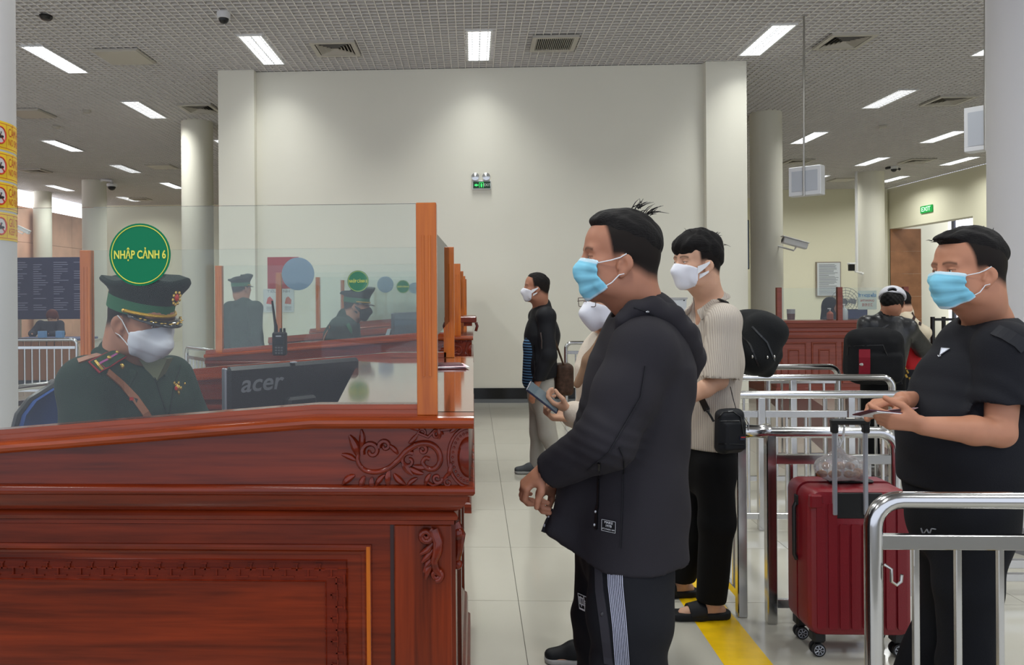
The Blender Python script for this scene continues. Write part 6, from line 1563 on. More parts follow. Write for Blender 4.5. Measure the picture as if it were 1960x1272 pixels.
    ribbon(tb, [(1418, 640), (1436, 660), (1452, 700)], .004, 'seam', M_black, t); ribbon(tb, [(1440, 625), (1468, 655), (1482, 690)], .004, 'zip', mat('zip_grey', '#2d3034', .5), t)
    one(lambda b: b.tube([A_(1480, 668, 3.75), A_(1492, 676, 3.75), A_(1488, 684, 3.75), A_(1478, 684, 3.75)], .012, 6), 'side_buckle', M_black, t)
    one(lambda b: b.box(*(A_(1396, 722, 3.72)), *(A_(1419, 737, 3.66)), .004), 'blue_pouch', mat('pouch_blue', '#1730a0', .6), t)
    one(lambda b: [b.tube([A_(1376, 572, 3.42), A_(1388, 578, 3.45), A_(1398, 605, 3.6), A_(1404, 640, 3.75)], [.010, .016, .018, .016], 6, sq=(.35, 1))], 'shoulder_strap', M_black, t)
man_beige()

# ============================================================ 3. man in the black t-shirt with a passport
def man_tee():
    H = Head(A_(1855, 521, 2.62), R(189), R(-1), 0, 1.10); Y = 2.68; f = V3(math.cos(R(192)), math.sin(R(192)), 0)
    J = dict(f=f, neck=A_(1893, 622, Y), chest=A_(1885, 715, Y), waist=A_(1845, 830, Y), pelvis=A_(1838, 960, Y),
        shL=A_(1925, 668, 2.50), shR=A_(1862, 655, 2.86), elL=A_(1914, 828, 2.46), elR=A_(1810, 775, 2.92), wrL=A_(1768, 815, 2.43), wrR=A_(1728, 765, 2.62),
        hipL=A_(1855, 985, 2.60), hipR=A_(1825, 985, 2.76), knL=A_(1850, 1165, 2.62), knR=A_(1822, 1150, 2.82), anL=V3(1.66, 2.64, .075), anR=V3(1.60, 2.90, .075), ftL=(-1, -.2, 0), ftR=(-1, .1, 0))
    def hands(S):
        hand(S, A_(1762, 812, 2.43), (-1, .08, .12), (.1, .9, .45), -1, (.35, .5, .6, .65), 1.05, thumb=(.55, .85))
        hand(S, A_(1722, 768, 2.60), (-.9, -.35, .02), (-.1, -.1, -.95), 1, (.3, .35, .4, .45), 1.05, thumb=(.35, .9))
    root = person('man in a black t-shirt holding a passport beside the suitcase', H, J, .0034, 'warm', 1.12, True, 1.10, hands, .9); body = root.children[0]
    eyes(H, body, -.1)
    hair_cap(H, .0035, dict(t=.014, line=([-.12, -.085, -.05, -.01, .03, .055, .075, .1], [.0, .015, .035, .050, .060, .072, .076, .078]), extra=[((.066, 0, .098), (.045, .056, .020))], lock=.0015), 'hair', M_hair, root)
    tufts(H, [(-.05, 0, .125, -.5, 0, .8, .02), (.1, 0, .092, .9, 0, .1, .02)], M_hair, root, 14, .022, 8)
    face_mask(H, .003, 'surgical', root, M_msurg, M_loop, 1.12)
    M_s = mat('tee_black', '#17181e', .8, bump=(260, .12))
    def sh(S):
        for s_, e_ in ((J['shL'], J['elL']), (J['shR'], J['elR'])):
            S.cone(s_, s_ + (e_ - s_) * .75, .080, .084, .03); d = unit(e_ - s_); S.cone(s_ + (e_ - s_) * .60 + d * .12, s_ + (e_ - s_) * .60 + d * .3, .12, .12, 0, op='sub')
        P = [A_(1840, 990, Y), A_(1842, 900, Y), A_(1848, 830, Y), A_(1868, 760, Y), A_(1888, 700, Y), A_(1895, 645, Y)]; hw = [.185, .205, .21, .205, .185, .10]; hd = [.155, .180, .195, .175, .135, .08]
        for i in range(5): S.cone(P[i], P[i + 1], hw[i], hw[i + 1], .02, (f, .5 * (hw[i] / hd[i] + hw[i + 1] / hd[i + 1])))
        S.ell(A_(1812, 822, 2.64), (.125, .15, .13), .08)
        for s_ in (J['shL'], J['shR']): S.cone(J['neck'] - V3(0, 0, .035), s_, .060, .078, .05)
        S.half(A_(1840, 925, Y), (0, 0, -1))
        H.E(S, (.0, 0, -.02), (.10, .09, .125), .01, 'sub'); S.cone(H.w(-.02, 0, -.06), J['neck'], .070, .078, .008, op='sub')
    s = garment('t_shirt', root, M_s, V3(1.25, 2.2, .78), V3(2.15, 3.15, 1.50), .006, sh, lambda X, Y_, Z: folds(31, .004, 6, (1, .6, .6))(X, Y_, Z) + .0028 * np.exp(-((Z - 1.14) / .07) ** 2) * np.sin((Z * 1.0 + X * .5) * 95 + 4 * np.sin(X * 15)))
    ts = surf(s)
    c_, n_ = stick(ts, 1806, 674, .002)
    if c_:
        n_ = n_.normalized(); xx = Vector((0, 0, 1)).cross(n_).normalized(); zz = n_.cross(xx); Rm = Matrix((xx, zz, n_)).transposed(); T_ = Matrix.Translation(c_) @ Rm.to_4x4()
        b = MB(); b.T = T_; b.prism([(-.016, .014), (.016, .014), (.0, -.014)], 0, .003, 'xy'); bd = b.build('triangle_badge', mat('badge_metal', '#8b8f9c', .3, .5), s)
        b = MB(); b.T = T_; b.tube([(-.017, .015, .003), (.017, .015, .003), (0, -.016, .003)], .0013, 5, closed=True); b.tube([(-.006, -.018, .003), (0, -.022, .003), (.006, -.018, .003)], .0015, 5); b.build('badge_rim', M_loop, bd)
    ribbon(ts, [(1905, 632), (1925, 640), (1950, 655), (1962, 668)], .020, 'shoulder_strap', mat('strap_dark', '#202126', .6), s, .004)
    M_t = mat('trouser_navy', '#12141a', .85, bump=(220, .12))
    def pt(S):
        S.cone(A_(1838, 905, Y), A_(1838, 985, Y), .185, .175, .04, (f, 1.15))
        S.cone(A_(1858, 985, 2.60), A_(1852, 1120, 2.62), .118, .098, .03); S.cone(A_(1852, 1120, 2.62), A_(1848, 1275, 2.64), .098, .08, .03); S.cone(A_(1848, 1275, 2.64), J['anL'], .08, .075, .03)
        S.cone(A_(1812, 985, 2.76), A_(1822, 1150, 2.82), .112, .088, .03); S.cone(A_(1822, 1150, 2.82), J['anR'], .088, .075, .03)
        S.half((0, 0, .05), (0, 0, -1))
    t = garment('trousers', root, M_t, V3(1.3, 2.3, .03), V3(2.05, 3.15, .98), .008, pt, folds(33, .006, 7))
    tt = surf(t)
    b = MB(); pts = [(1764, 1010), (1768, 1022), (1775, 1012), (1780, 1022), (1784, 1011), (1792, 1012)]
    for q in range(5): ribbon(tt, [pts[q], pts[q + 1]], .0011, 'embroidery', mat('thread_grey', '#8f929a', .6), t)
    shoe(J, 'L', root); shoe(J, 'R', root)
    # passport and slip in his hands
    M = rotm(R(186), R(-6), R(18)); p = A_(1688, 793, 2.46); t = thing('passport', 'open maroon passport held by the man in the black t-shirt', 'passport', tuple(p))
    b = MB(); b.T = Matrix.Translation(p) @ Matrix(M.tolist()).to_4x4(); b.box(-.062, -.045, -.001, .068, .045, .003, .001); b.build('cover', M_pass, t)
    b = MB(); b.T = Matrix.Translation(p + V3(.01, 0, .0)) @ Matrix(M.tolist()).to_4x4(); b.box(-.062, -.043, -.0035, .055, .043, -.001); b.build('pages', M_paper, t)
    b = MB(); b.T = Matrix.Translation(A_(1722, 789, 2.48)) @ Matrix(rotm(R(182), R(4), R(20)).tolist()).to_4x4(); b.prism([(-.045, -.035), (.05, -.03), (.055, .04), (-.04, .035)], .004, .0052, 'xy'); b.build('slip', mat('paper_pink', '#d8b9c0', .6), t)
    # bag at his side
    q, W, M = backpack('black backpack hanging behind the man in the black t-shirt', A_(1972, 845, 2.66), R(0), .22, .34, .18, mat('pack_black', '#121416', .75), v=.009, pocket=False)
man_tee()

# ============================================================ 4. seated border officers
M_uni = mat('uniform_green', '#1b2d24', .85, bump=(320, .12)); M_band = mat('cap_band', '#235f41', .7); M_cap = mat('cap_dark', '#12201b', .85); M_gold = mat('gold_braid', '#c79a2c', .35, .6, bump=(300, .5)); M_peak = mat('peak_black', '#0b0c0f', .12, coat=.6)
def peaked_cap(H, root, fine=True):
    """flat-topped service cap with a raised front"""
    n = 36; t = MB(); V = []; F = []
    rows = [(.060, 1.0, 0), (.068, 1.01, 0), (.078, 1.10, .3), (.092, 1.30, .8), (.100, 1.345, 1), (.108, 1.30, 1), (.110, 1.0, 1), (.106, .5, 1), (.104, .0, 1)]
    for (z, k, r) in rows:
        for i in range(n):
            a = 2 * math.pi * i / n; cx, cy = math.cos(a), math.sin(a); x = -.006 + .100 * cx * k; y = .084 * cy * k; zz = z + r * (.040 * (.5 + .5 * cx) ** 1.4 - .006 * (1 - cx)) + r * .006 * math.sin(a * 5) * (1 if k > .9 else 0)
            V.append(tuple(H.w(x, y, zz)))
    for j in range(len(rows) - 1):
        for i in range(n): F.append((j * n + i, j * n + (i + 1) % n, (j + 1) * n + (i + 1) % n, (j + 1) * n + i))
    t.add(V, F); c = t.build('peaked_cap', M_cap, root, smooth=True, angle=50)
    b = MB(); V = []; F = []
    for z in (.024, .062):
        for i in range(n): a = 2 * math.pi * i / n; V.append(tuple(H.w(-.006 + .101 * math.cos(a), .085 * math.sin(a), z)))
    for i in range(n): F.append((i, (i + 1) % n, n + (i + 1) % n, n + i))
    b.add(V, F); b.build('cap_band', M_band, c, smooth=True)
    b = MB(); V = []; F = []; m = 16
    for j, (k, dz) in enumerate(((1.0, .0), (1.22, -.004), (1.46, -.014))):
        for i in range(m + 1):
            a = R(-68 + 136 * i / m); ext = math.cos(a) ** .6; kk = 1 + (k - 1) * ext; V.append(tuple(H.w(-.006 + .101 * math.cos(a) * kk, .085 * math.sin(a) * (1 + (kk - 1) * .3), .028 + dz * ext)))
    for j in range(2):
        for i in range(m): F.append((j * (m + 1) + i, j * (m + 1) + i + 1, (j + 1) * (m + 1) + i + 1, (j + 1) * (m + 1) + i))
    b.add(V, F); q = b.build('peak', M_peak, c, smooth=True); md = q.modifiers.new('thick', 'SOLIDIFY'); md.thickness = .0035
    b = MB(); b.tube([H.w(-.006 + .105 * math.cos(R(a)), .089 * math.sin(R(a)), .034) for a in range(-72, 73, 8)], .0052, 7); b.build('gold_cord', M_gold, c, smooth=True)
    b = MB()
    for s_ in (-1, 1): b.ell(H.w(-.006 + .105 * math.cos(R(74)), s_ * .089 * math.sin(R(74)), .034), (.0065,) * 3, 10, 8)
    b.build('cord_button', mat('gold_button', '#d9b25a', .25, .8), c, smooth=True)
    if fine:
        b = MB()
        for i in range(15):
            a = R(-52 + 104 * i / 14); p = H.w(-.006 + .101 * math.cos(a) * 1.36 * (1 - .04 * (i % 2)), .085 * math.sin(a) * 1.10, .020 + .004 * (1 - math.cos(a)) * 3); b.ell(p, (.0055, .004, .0028), 8, 5)
        b.build('peak_leaves', mat('gold_button', '#d9b25a', .25, .8), c, smooth=True)
        b = MB(); e = .118
        for i in range(9): a = R(-150 + 300 * i / 8 - 90 + 0) ; b.ell(H.w(.122, .013 * math.cos(a), .094 + .018 * math.sin(a)), (.0045, .0045, .0060), 7, 5)
        b.build('cap_badge', mat('gold_button', '#d9b25a', .25, .8), c, smooth=True)
        b = MB(); b.ell(H.w(.122, 0, .096), (.007 * 1.0, .010, .012), 14, 8); b.build('badge_enamel', mat('enamel_red', '#c02a1e', .25), c, smooth=True)
    return c
def officer_seated(label, H, J, sk, mk, m_mask, v=.006, fine=True, seat=True):
    root = person(label, H, J, v, sk, 1.0, fine, 1.06 if fine else 1.0, None, .9); body = root.children[0]
    if fine: eyes(H, body)
    hair_cap(H, .004 if fine else .007, dict(t=.003, td=.001, line=([-.12, -.085, -.05, -.01, .03, .06, .1], [-.03, -.02, .0, .012, .03, .045, .05])), 'hair', M_hair, root)
    face_mask(H, .0035 if fine else .006, mk, root, m_mask, M_loop if fine else M_black)
    peaked_cap(H, root, fine)
    f = J['f']; Ym = J['chest'][1]
    def jk(S):
        S.cone(J['pelvis'], J['waist'], .17, .165, .04, (f, 1.25)); S.cone(J['waist'], J['chest'], .165, .185, .05, (f, 1.35)); S.cone(J['chest'], J['neck'] - V3(0, 0, .05), .185, .10, .05, (f, 1.35))
        for k in 'LR':
            S.cone(J['neck'] - V3(0, 0, .035), J['sh' + k], .055, .080, .05); S.cone(J['sh' + k], J['el' + k], .080, .072, .04); S.cone(J['el' + k], J['wr' + k] + (J['el' + k] - J['wr' + k]) * .08, .070, .048, .03)
        S.cone(J['neck'] - V3(0, 0, .02) - f * .03, J['neck'] + V3(0, 0, .02) - f * .02, .078, .072, .02)
        H.E(S, (.03, 0, -.03), (.10, .086, .10), .01, 'sub'); S.cone(H.w(-.02, 0, -.06), J['neck'], .060 * H.s, .066, .008, op='sub')
    lo, hi = bounds({k: J[k] for k in ('neck', 'chest', 'waist', 'pelvis', 'shL', 'shR', 'elL', 'elR', 'wrL', 'wrR')}, H, .22)
    j = garment('uniform_jacket', root, M_uni, lo, hi, .007 if fine else .010, jk, folds(41, .005, 7))
    def pt(S):
        S.cone(J['pelvis'], (J['hipL'] + J['hipR']) / 2, .15, .14, .04, (f, 1.2))
        for k in 'LR': S.cone(J['hip' + k], J['kn' + k], .092, .072, .03); S.cone(J['kn' + k], J['an' + k], .070, .062, .03)
    lo, hi = bounds({k: J[k] for k in ('pelvis', 'hipL', 'hipR', 'knL', 'knR', 'anL', 'anR')}, type('o', (), dict(c=J['pelvis'])), .2)
    garment('trousers', root, M_uni, lo, hi, .012, pt)
    shoe(J, 'L', root); shoe(J, 'R', root)
    return root, j
def seated(c, yaw, desk=.80, sc=1.0, lean=.08, zs=.47):
    """skeleton sitting at a desk: c = hip centre on the floor plan"""
    f = V3(math.cos(yaw), math.sin(yaw), 0); l = V3(-math.sin(yaw), math.cos(yaw), 0); P = lambda a, b, z: V3(c[0], c[1], 0) + f * a + l * b + V3(0, 0, z)
    J = dict(f=f, pelvis=P(0, 0, zs + .09), waist=P(.02, 0, zs + .22), chest=P(lean * .7, 0, zs + .42), neck=P(lean, 0, zs + .60))
    for k, s in (('L', 1), ('R', -1)):
        J['sh' + k] = P(lean * .9, s * .185, zs + .53); J['el' + k] = P(lean + .10, s * .27, desk + .02); J['wr' + k] = P(lean + .31, s * .16, desk + .03)
        J['hip' + k] = P(.02, s * .10, zs + .04); J['kn' + k] = P(.42, s * .13, zs + .03); J['an' + k] = P(.38, s * .13, .075)
    return J
def officer1():
    H = Head(A_(268, 610, 2.44), R(-24), R(15), 0, 1.10)
    yaw = R(-32); ex = (A_(250, 700, 2.44))
    J = seated((ex[0] - .10, 2.50), yaw, .84, zs=.62)
    J['neck'] = A_(240, 692, 2.46); J['chest'] = A_(258, 790, 2.46); J['waist'] = A_(245, 900, 2.47); J['pelvis'] = A_(235, 985, 2.48)
    J['shR'] = A_(168, 738, 2.30); J['shL'] = A_(322, 728, 2.60); J['elR'] = A_(160, 868, 2.20); J['elL'] = A_(372, 830, 2.60); J['wrR'] = A_(330, 880, 2.24); J['wrL'] = A_(420, 838, 2.48)
    f = J['f']; J['hipL'] = J['pelvis'] + V3(.05, .08, -.06); J['hipR'] = J['pelvis'] + V3(-.03, -.10, -.06)
    for k, s in (('L', .1), ('R', -.06)): J['kn' + k] = J['hip' + k] + f * .40 + V3(0, 0, -.02); J['an' + k] = V3(J['kn' + k][0] - .03, J['kn' + k][1], .075)
    root, j = officer_seated('border officer with white mask and braided green cap at the nearest booth', H, J, 'tan', 'kf', M_mwhite, .0045)
    collar(J['neck'], f, M_uni, j, .012, 1.25)
    tj = surf(j); gold = mat('gold_button', '#d9b25a', .25, .8); brown = mat('leather_brown', '#8a5232', .5)
    ribbon(tj, [(205, 712), (232, 735), (258, 762), (278, 790), (300, 830)], .011, 'cross_strap', brown, j, .004); ribbon(tj, [(150, 692), (168, 686), (190, 680)], .010, 'cross_strap', brown, j, .004)
    ribbon(tj, [(178, 706), (212, 688), (240, 676)], .024, 'shoulder_board', mat('board_red', '#8e1f2a', .6), j, .010); ribbon(tj, [(181, 705), (212, 688), (238, 677)], .0205, 'board_field', mat('board_green', '#26402f', .7), j, .0125)
    ribbon(tj, [(184, 703), (212, 688), (234, 678)], .003, 'board_stripe', mat('board_pink', '#a0518a', .6), j, .015)
    for px, py, r_ in ((202, 693, .007), (222, 683, .006)):
        z1 = stick(tj, px, py, .018)[0]
        if z1: one(lambda b: b.ell(z1, (r_, r_, r_), 8, 6), 'star', gold, j)
    ribbon(tj, [(180, 697), (192, 712)], .004, 'gold_bar', gold, j, .016)
    for px, py, r_, nm, m_ in ((232, 702, .010, 'collar_badge', gold), (337, 743, .014, 'chest_badge', gold), (270, 801, .006, 'button', gold), (352, 735, .005, 'button', gold)):
        p_, n_ = stick(tj, px, py, .003)
        if p_:
            b = MB(); b.ell(p_, (r_ * .8, r_ * .5, r_), 12, 8)
            if r_ > .012: [b.ell(p_ + Vector((r_ * 1.0 * math.cos(a), -.002, r_ * 1.3 * math.sin(a))), (.004, .003, .007), 6, 5) for a in (0, 1.05, 2.1, 3.14, 4.2, 5.24)]
            o = b.build(nm, m_, j, smooth=True)
            if r_ > .012: one(lambda b: b.ell(p_ + Vector((0, -.007, 0)), (.006, .003, .007), 8, 6), 'badge_enamel', mat('enamel_red', '#c02a1e', .25), j)
    ribbon(tj, [(250, 764), (262, 768)], .007, 'name_tag', M_black, j, .004); z1 = stick(tj, 252, 764, .008)[0]
    if z1: one(lambda b: b.box(z1.x - .008, z1.y - .001, z1.z - .005, z1.x + .004, z1.y, z1.z + .005), 'flag_pin', mat('enamel_red', '#c02a1e', .25), j)
    ribbon(tj, [(292, 712), (300, 735), (318, 790)], .0018, 'lapel_edge', M_cap, j); ribbon(tj, [(345, 700), (332, 740), (322, 800)], .0018, 'lapel_edge', M_cap, j)
    sh_ = MB(); p = A_(290, 705, 2.40); sh_.prism([(p[0] - .04, p[2] + .03), (p[0] + .01, p[2] - .05), (p[0] + .05, p[2] + .03)], 2.40, 2.45); sh_.build('shirt_front', mat('shirt_khaki', '#6d7058', .8), root)
officer1()
def officer2():
    H = Head(A_(683, 585, 6.0), R(-8), R(6), 0, 1.02); J = seated((A_(660, 650, 6.0)[0] - .08, 6.0), R(-5), .88, zs=.68)
    J['neck'] = A_(668, 612, 6.0); J['chest'] = A_(655, 650, 6.0); J['waist'] = A_(650, 690, 6.0); J['pelvis'] = A_(648, 722, 6.0)
    for k, yy in (('L', 6.2), ('R', 5.82)): J['sh' + k] = A_(650, 628, yy); J['el' + k] = A_(668, 690, yy); J['wr' + k] = A_(730, 690, yy); J['hip' + k] = J['pelvis'] + V3(0, yy - 6, -.05); J['kn' + k] = J['hip' + k] + V3(.4, 0, 0); J['an' + k] = V3(J['kn' + k][0], J['kn' + k][1], .075)
    root, j = officer_seated('border officer with a black mask seated in the second booth', H, J, 'tan', 'cloth', mat('mask_black', '#15181b', .8), .008, False)
    tj = surf(j); ribbon(tj, [(632, 625), (622, 645), (618, 662)], .010, 'cross_strap', mat('leather_brown', '#8a5232', .5), j, .005); ribbon(tj, [(664, 620), (672, 635)], .02, 'lapel', M_band, j, .006)
officer2()
def simple_clothes(J, H, root, mj, mt, v=.01, hem=None, g=1.0, sleeves=True, skirt=None, tname='jacket', seed=1, hoodie=None, td=1.3):
    f = J['f']
    def jk(S):
        S.cone(J['pelvis'] - V3(0, 0, .06), J['waist'], .165 * g, .16 * g, .04, (f, td)); S.cone(J['waist'], J['chest'], .16 * g, .178 * g, .05, (f, td)); S.cone(J['chest'], J['neck'] - V3(0, 0, .04), .178 * g, .10 * g, .05, (f, td))
        for k in 'LR':
            S.cone(J['neck'] - V3(0, 0, .035), J['sh' + k], .055, .072 * g, .05); S.cone(J['sh' + k], J['el' + k], .074 * g, .066 * g, .03)
            if sleeves: S.cone(J['el' + k], J['wr' + k] + (J['el' + k] - J['wr' + k]) * .1, .064 * g, .048, .03)
        S.cone(J['neck'] - V3(0, 0, .01) - f * .02, J['neck'] + V3(0, 0, .025) - f * .015, .070, .066, .02)
        if hem: S.half((0, 0, hem), (0, 0, -1))
        H.E(S, (.03, 0, -.03), (.09, .086, .10), .01, 'sub'); S.cone(H.w(-.02, 0, -.06), J['neck'], .058, .062, .008, op='sub')
    lo, hi = bounds({k: J[k] for k in ('neck', 'chest', 'waist', 'pelvis', 'shL', 'shR', 'elL', 'elR', 'wrL', 'wrR')}, H, .2)
    j = garment(tname, root, mj, lo, hi, v, jk, folds(seed, .006, 7))
    def pt(S):
        S.cone(J['pelvis'] + V3(0, 0, .04), (J['hipL'] + J['hipR']) / 2, .145 * g, .145 * g, .04, (f, 1.3))
        for k in 'LR': S.cone(J['hip' + k], J['kn' + k], .092 * g, .072 * g, .03); S.cone(J['kn' + k], J['an' + k], .070 * g, .062 * g, .03)
        if J['anL'][2] < .2: S.half((0, 0, .04), (0, 0, -1))
    lo, hi = bounds({k: J[k] for k in ('pelvis', 'hipL', 'hipR', 'knL', 'knR', 'anL', 'anR')}, type('o', (), dict(c=J['pelvis'])), .2)
    garment('trousers', root, mt, lo, hi, v * 1.15, pt, folds(seed + 50, .006, 7))
    return j
def officer3():
    p = A_(466, 600, 8.1); J = stand(p[0], 8.1, R(60), 1.70); c = A_(462, 552, 8.1); H = Head(c, R(50), R(-2), 0, 1.02)
    root = person('officer in green uniform standing with his back turned, left of the booths', H, J, .011, 'tan', 1, 'tiny'); simple_clothes(J, H, root, M_uni, M_uni, .012, hem=.80, seed=5, tname='uniform_jacket')
    hair_cap(H, .008, dict(t=.004, td=.001, line=([-.12, -.05, .03, .1], [-.04, -.01, .03, .05])), 'hair', M_hair, root); peaked_cap(H, root, False); shoe(J, 'L', root); shoe(J, 'R', root)
officer3()

# ============================================================ 5. man farther back in a black bomber jacket
def man_far():
    H = Head(A_(1027, 552, 6.35), R(186), R(-5), 0, 1.02); J = stand(A_(1040, 700, 6.4)[0], 6.4, R(184), 1.64)
    for k, px, py, Yq in (('neck', 1035, 590, 6.4), ('chest', 1037, 640, 6.4), ('waist', 1035, 700, 6.4), ('pelvis', 1035, 745, 6.4), ('shL', 1045, 605, 6.22), ('shR', 1030, 605, 6.58), ('elL', 1050, 680, 6.18), ('elR', 1030, 680, 6.6), ('wrL', 1026, 738, 6.18), ('wrR', 1012, 735, 6.6), ('hipL', 1038, 755, 6.32), ('hipR', 1032, 755, 6.48), ('knL', 1048, 830, 6.32), ('knR', 1030, 828, 6.5)): J[k] = A_(px, py, Yq)
    J['anL'] = V3(.70, 6.3, .075); J['anR'] = V3(.52, 6.48, .075)
    def hands(S): hand(S, A_(1025, 740, 6.18), (-.3, 0, -.9), (.3, .9, 0), 1, .4)
    root = person('man in a black bomber jacket over a blue striped shirt, farther back', H, J, .008, 'tan', .95, True, 1.0, hands, .8)
    hair_cap(H, .006, dict(t=.004, td=.003, line=([-.12, -.085, -.05, -.01, .03, .055, .075, .1], [.01, .02, .035, .05, .065, .08, .088, .09])), 'hair', M_hair, root); face_mask(H, .005, 'cloth', root, M_mwhite, M_loop)
    M_bj = mat('bomber_black', '#14151a', .6); j = simple_clothes(J, H, root, M_bj, mat('trouser_grey_light', '#9a9790', .85), .009, hem=.80, seed=8)
    M_st = mat('shirt_striped', '#20385a', .85); nt = M_st.node_tree
    if not nt.nodes.get('stp'):
        tc = nt.nodes.new('ShaderNodeTexCoord'); wv = nt.nodes.new('ShaderNodeTexWave'); wv.name = 'stp'; wv.bands_direction = 'Z'; wv.inputs['Scale'].default_value = 14; rp = nt.nodes.new('ShaderNodeValToRGB'); rp.color_ramp.interpolation = 'CONSTANT'
        rp.color_ramp.elements[0].color = srgb('#10182a'); rp.color_ramp.elements[1].position = .62; rp.color_ramp.elements[1].color = srgb('#4d7396'); nt.links.new(tc.outputs['Object'], wv.inputs[0]); nt.links.new(wv.outputs['Fac'], rp.inputs[0]); nt.links.new(rp.outputs[0], nt.nodes['Principled BSDF'].inputs['Base Color'])
    def st(S): S.cone(A_(1020, 728, 6.37), A_(1021, 660, 6.37), .088, .080, .03, ((0, 1, 0), .8)); S.cone(A_(1021, 660, 6.37), A_(1028, 612, 6.38), .080, .04, .03)
    garment('striped_shirt', root, M_st, V3(.2, 5.9, .6), V3(.85, 6.9, 1.5), .008, st)
    tj = surf(j); ribbon(tj, [(1036, 636), (1038, 652), (1038, 668)], .005, 'sleeve_zip', M_steel2, j, .006); ribbon(tj, [(1022, 660), (1024, 690), (1024, 725)], .004, 'front_zip', M_black, j, .004)
    shoe(J, 'L', root, mat('shoe_grey', '#4b4e52', .6)); shoe(J, 'R', root, mat('shoe_grey', '#4b4e52', .6))
    q = A_(1079, 725, 6.45); S = SDF(q - .25, q + .25, .008); S.box(q, (.075, .10, .13), .04, .01); me = S.mesh('bag_body'); relax(me, 1); t = thing('shoulder_bag', 'brown checked shoulder bag behind the man in the bomber jacket', 'bag', tuple(q)); link('bag_body', me, mat('bag_brown', '#3f2c22', .6, noise=(30, .5)), t)
    one(lambda b: b.tube([q + V3(0, -.06, .1), A_(1058, 640, 6.2), A_(1040, 596, 6.24)], .008, 6), 'strap', mat('bag_brown', '#3f2c22', .6), t)
man_far()

# ============================================================ 6. woman with glasses holding a phone
def woman_phone():
    H = Head(A_(1165, 576, 3.15), R(206), R(3), 0, 1.02); J = stand(A_(1165, 800, 3.2)[0], 3.2, R(184), 1.50)
    for k, px, py, Yq in (('neck', 1168, 650, 3.2), ('chest', 1165, 705, 3.2), ('waist', 1160, 800, 3.2), ('pelvis', 1160, 870, 3.2), ('shL', 1180, 680, 3.04), ('shR', 1160, 680, 3.36), ('elL', 1165, 800, 3.02), ('elR', 1150, 800, 3.38), ('wrL', 1092, 788, 3.06), ('wrR', 1088, 795, 3.2)): J[k] = A_(px, py, Yq)
    J['anL'] = V3(.455, 3.16, .075); J['anR'] = V3(.62, 3.32, .075); J['knL'] = V3(.50, 3.14, .42); J['knR'] = V3(.52, 3.3, .42); J['hipL'] = V3(.55, 3.12, .78); J['hipR'] = V3(.55, 3.3, .78)
    def hands(S):
        hand(S, A_(1094, 786, 3.05), (-.75, .15, .25), (-.25, .35, .75), -1, (.5, .6, .65, .7), .92, thumb=(.75, .6)); hand(S, A_(1092, 800, 3.16), (-.8, -.1, .05), (-.1, -.2, .9), 1, .6, .92, thumb=(.5, .6))
    root = person('woman with glasses and white mask behind the man in the hooded jacket', H, J, .0048, 'light', .88, True, .97, hands, .5)
    eyes(H, root.children[0]); face_mask(H, .0035, 'kn', root, M_mwhite, M_loop)
    S = SDF(H.c - .22, H.c + .22, .006); H.E(S, (-.02, 0, .03), (.108, .092, .105), .02); H.E(S, (-.06, 0, -.06), (.06, .075, .08), .04); S.half(H.w(.055, 0, 0), H.M[:, 0]); me = S.mesh('hair'); relax(me, 2); link('hair', me, M_hair, root)
    g = MB(); 
    for s_ in (-1, 1): g.tube([H.w(.108 - .25 * abs(yy_), s_ * .034 + yy_, zz_ + .002) for yy_, zz_ in ((-.025, .012), (-.022, .017), (.022, .017), (.026, .012), (.023, -.013), (.018, -.017), (-.018, -.017), (-.022, -.013))], .0016, 5, closed=True); g.tube([H.w(.106, s_ * .058, .006), H.w(.06, s_ * .075, .006), H.w(.0, s_ * .082, .0)], .0016, 5)
    g.tube([H.w(.110, -.01, .004), H.w(.112, 0, .007), H.w(.110, .01, .004)], .0016, 5); g.build('glasses', mat('glasses_frame', '#5a4a42', .3, .4), root)
    M_cr = mat('jacket_cream', '#cfc3b4', .8, bump=(120, .2)); j = simple_clothes(J, H, root, M_cr, mat('trouser_dark', '#1a1b20', .85), .007, hem=.70, g=.93, seed=12)
    S = SDF(J['neck'] - .25, J['neck'] + .25, .006); S.cone(A_(1128, 690, 3.08), A_(1165, 648, 3.06), .028, .035, .02); S.cone(A_(1165, 648, 3.06), A_(1200, 640, 3.2), .035, .05, .03); S.cone(A_(1105, 735, 3.1), A_(1130, 688, 3.08), .016, .026, .02); me = S.mesh('collar'); relax(me, 2); link('collar', me, mat('collar_tan', '#8d7059', .8), root)
    wr = J['wrL']; e = unit(J['elL'] - wr); b = MB(); b.tube([wr + e * .012, wr + e * .03, wr + e * .05, wr + e * .07], [.034, .042, .038, .044], 14); b.build('cuff', M_cr, j, smooth=True)
    p = A_(1040, 760, 3.06); t = thing('mobile_phone', 'dark mobile phone in the hands of the woman with glasses', 'phone', tuple(p)); Mx = Matrix.Translation(p) @ Matrix(rotm(R(180), R(-38), R(-30)).tolist()).to_4x4()
    b = MB(); b.T = Mx; b.box(-.075, -.036, -.004, .075, .036, .004, .003); b.build('case', mat('phone_blue', '#1a1c38', .3), t); b = MB(); b.T = Mx; b.box(-.07, -.032, .0035, .07, .032, .0048); b.build('screen', mat('phone_screen', '#5c6a72', .08), t)
    shoe(J, 'R', root, None, True, .95)
    shoe(J, 'L', root, None, True, .95)
woman_phone()

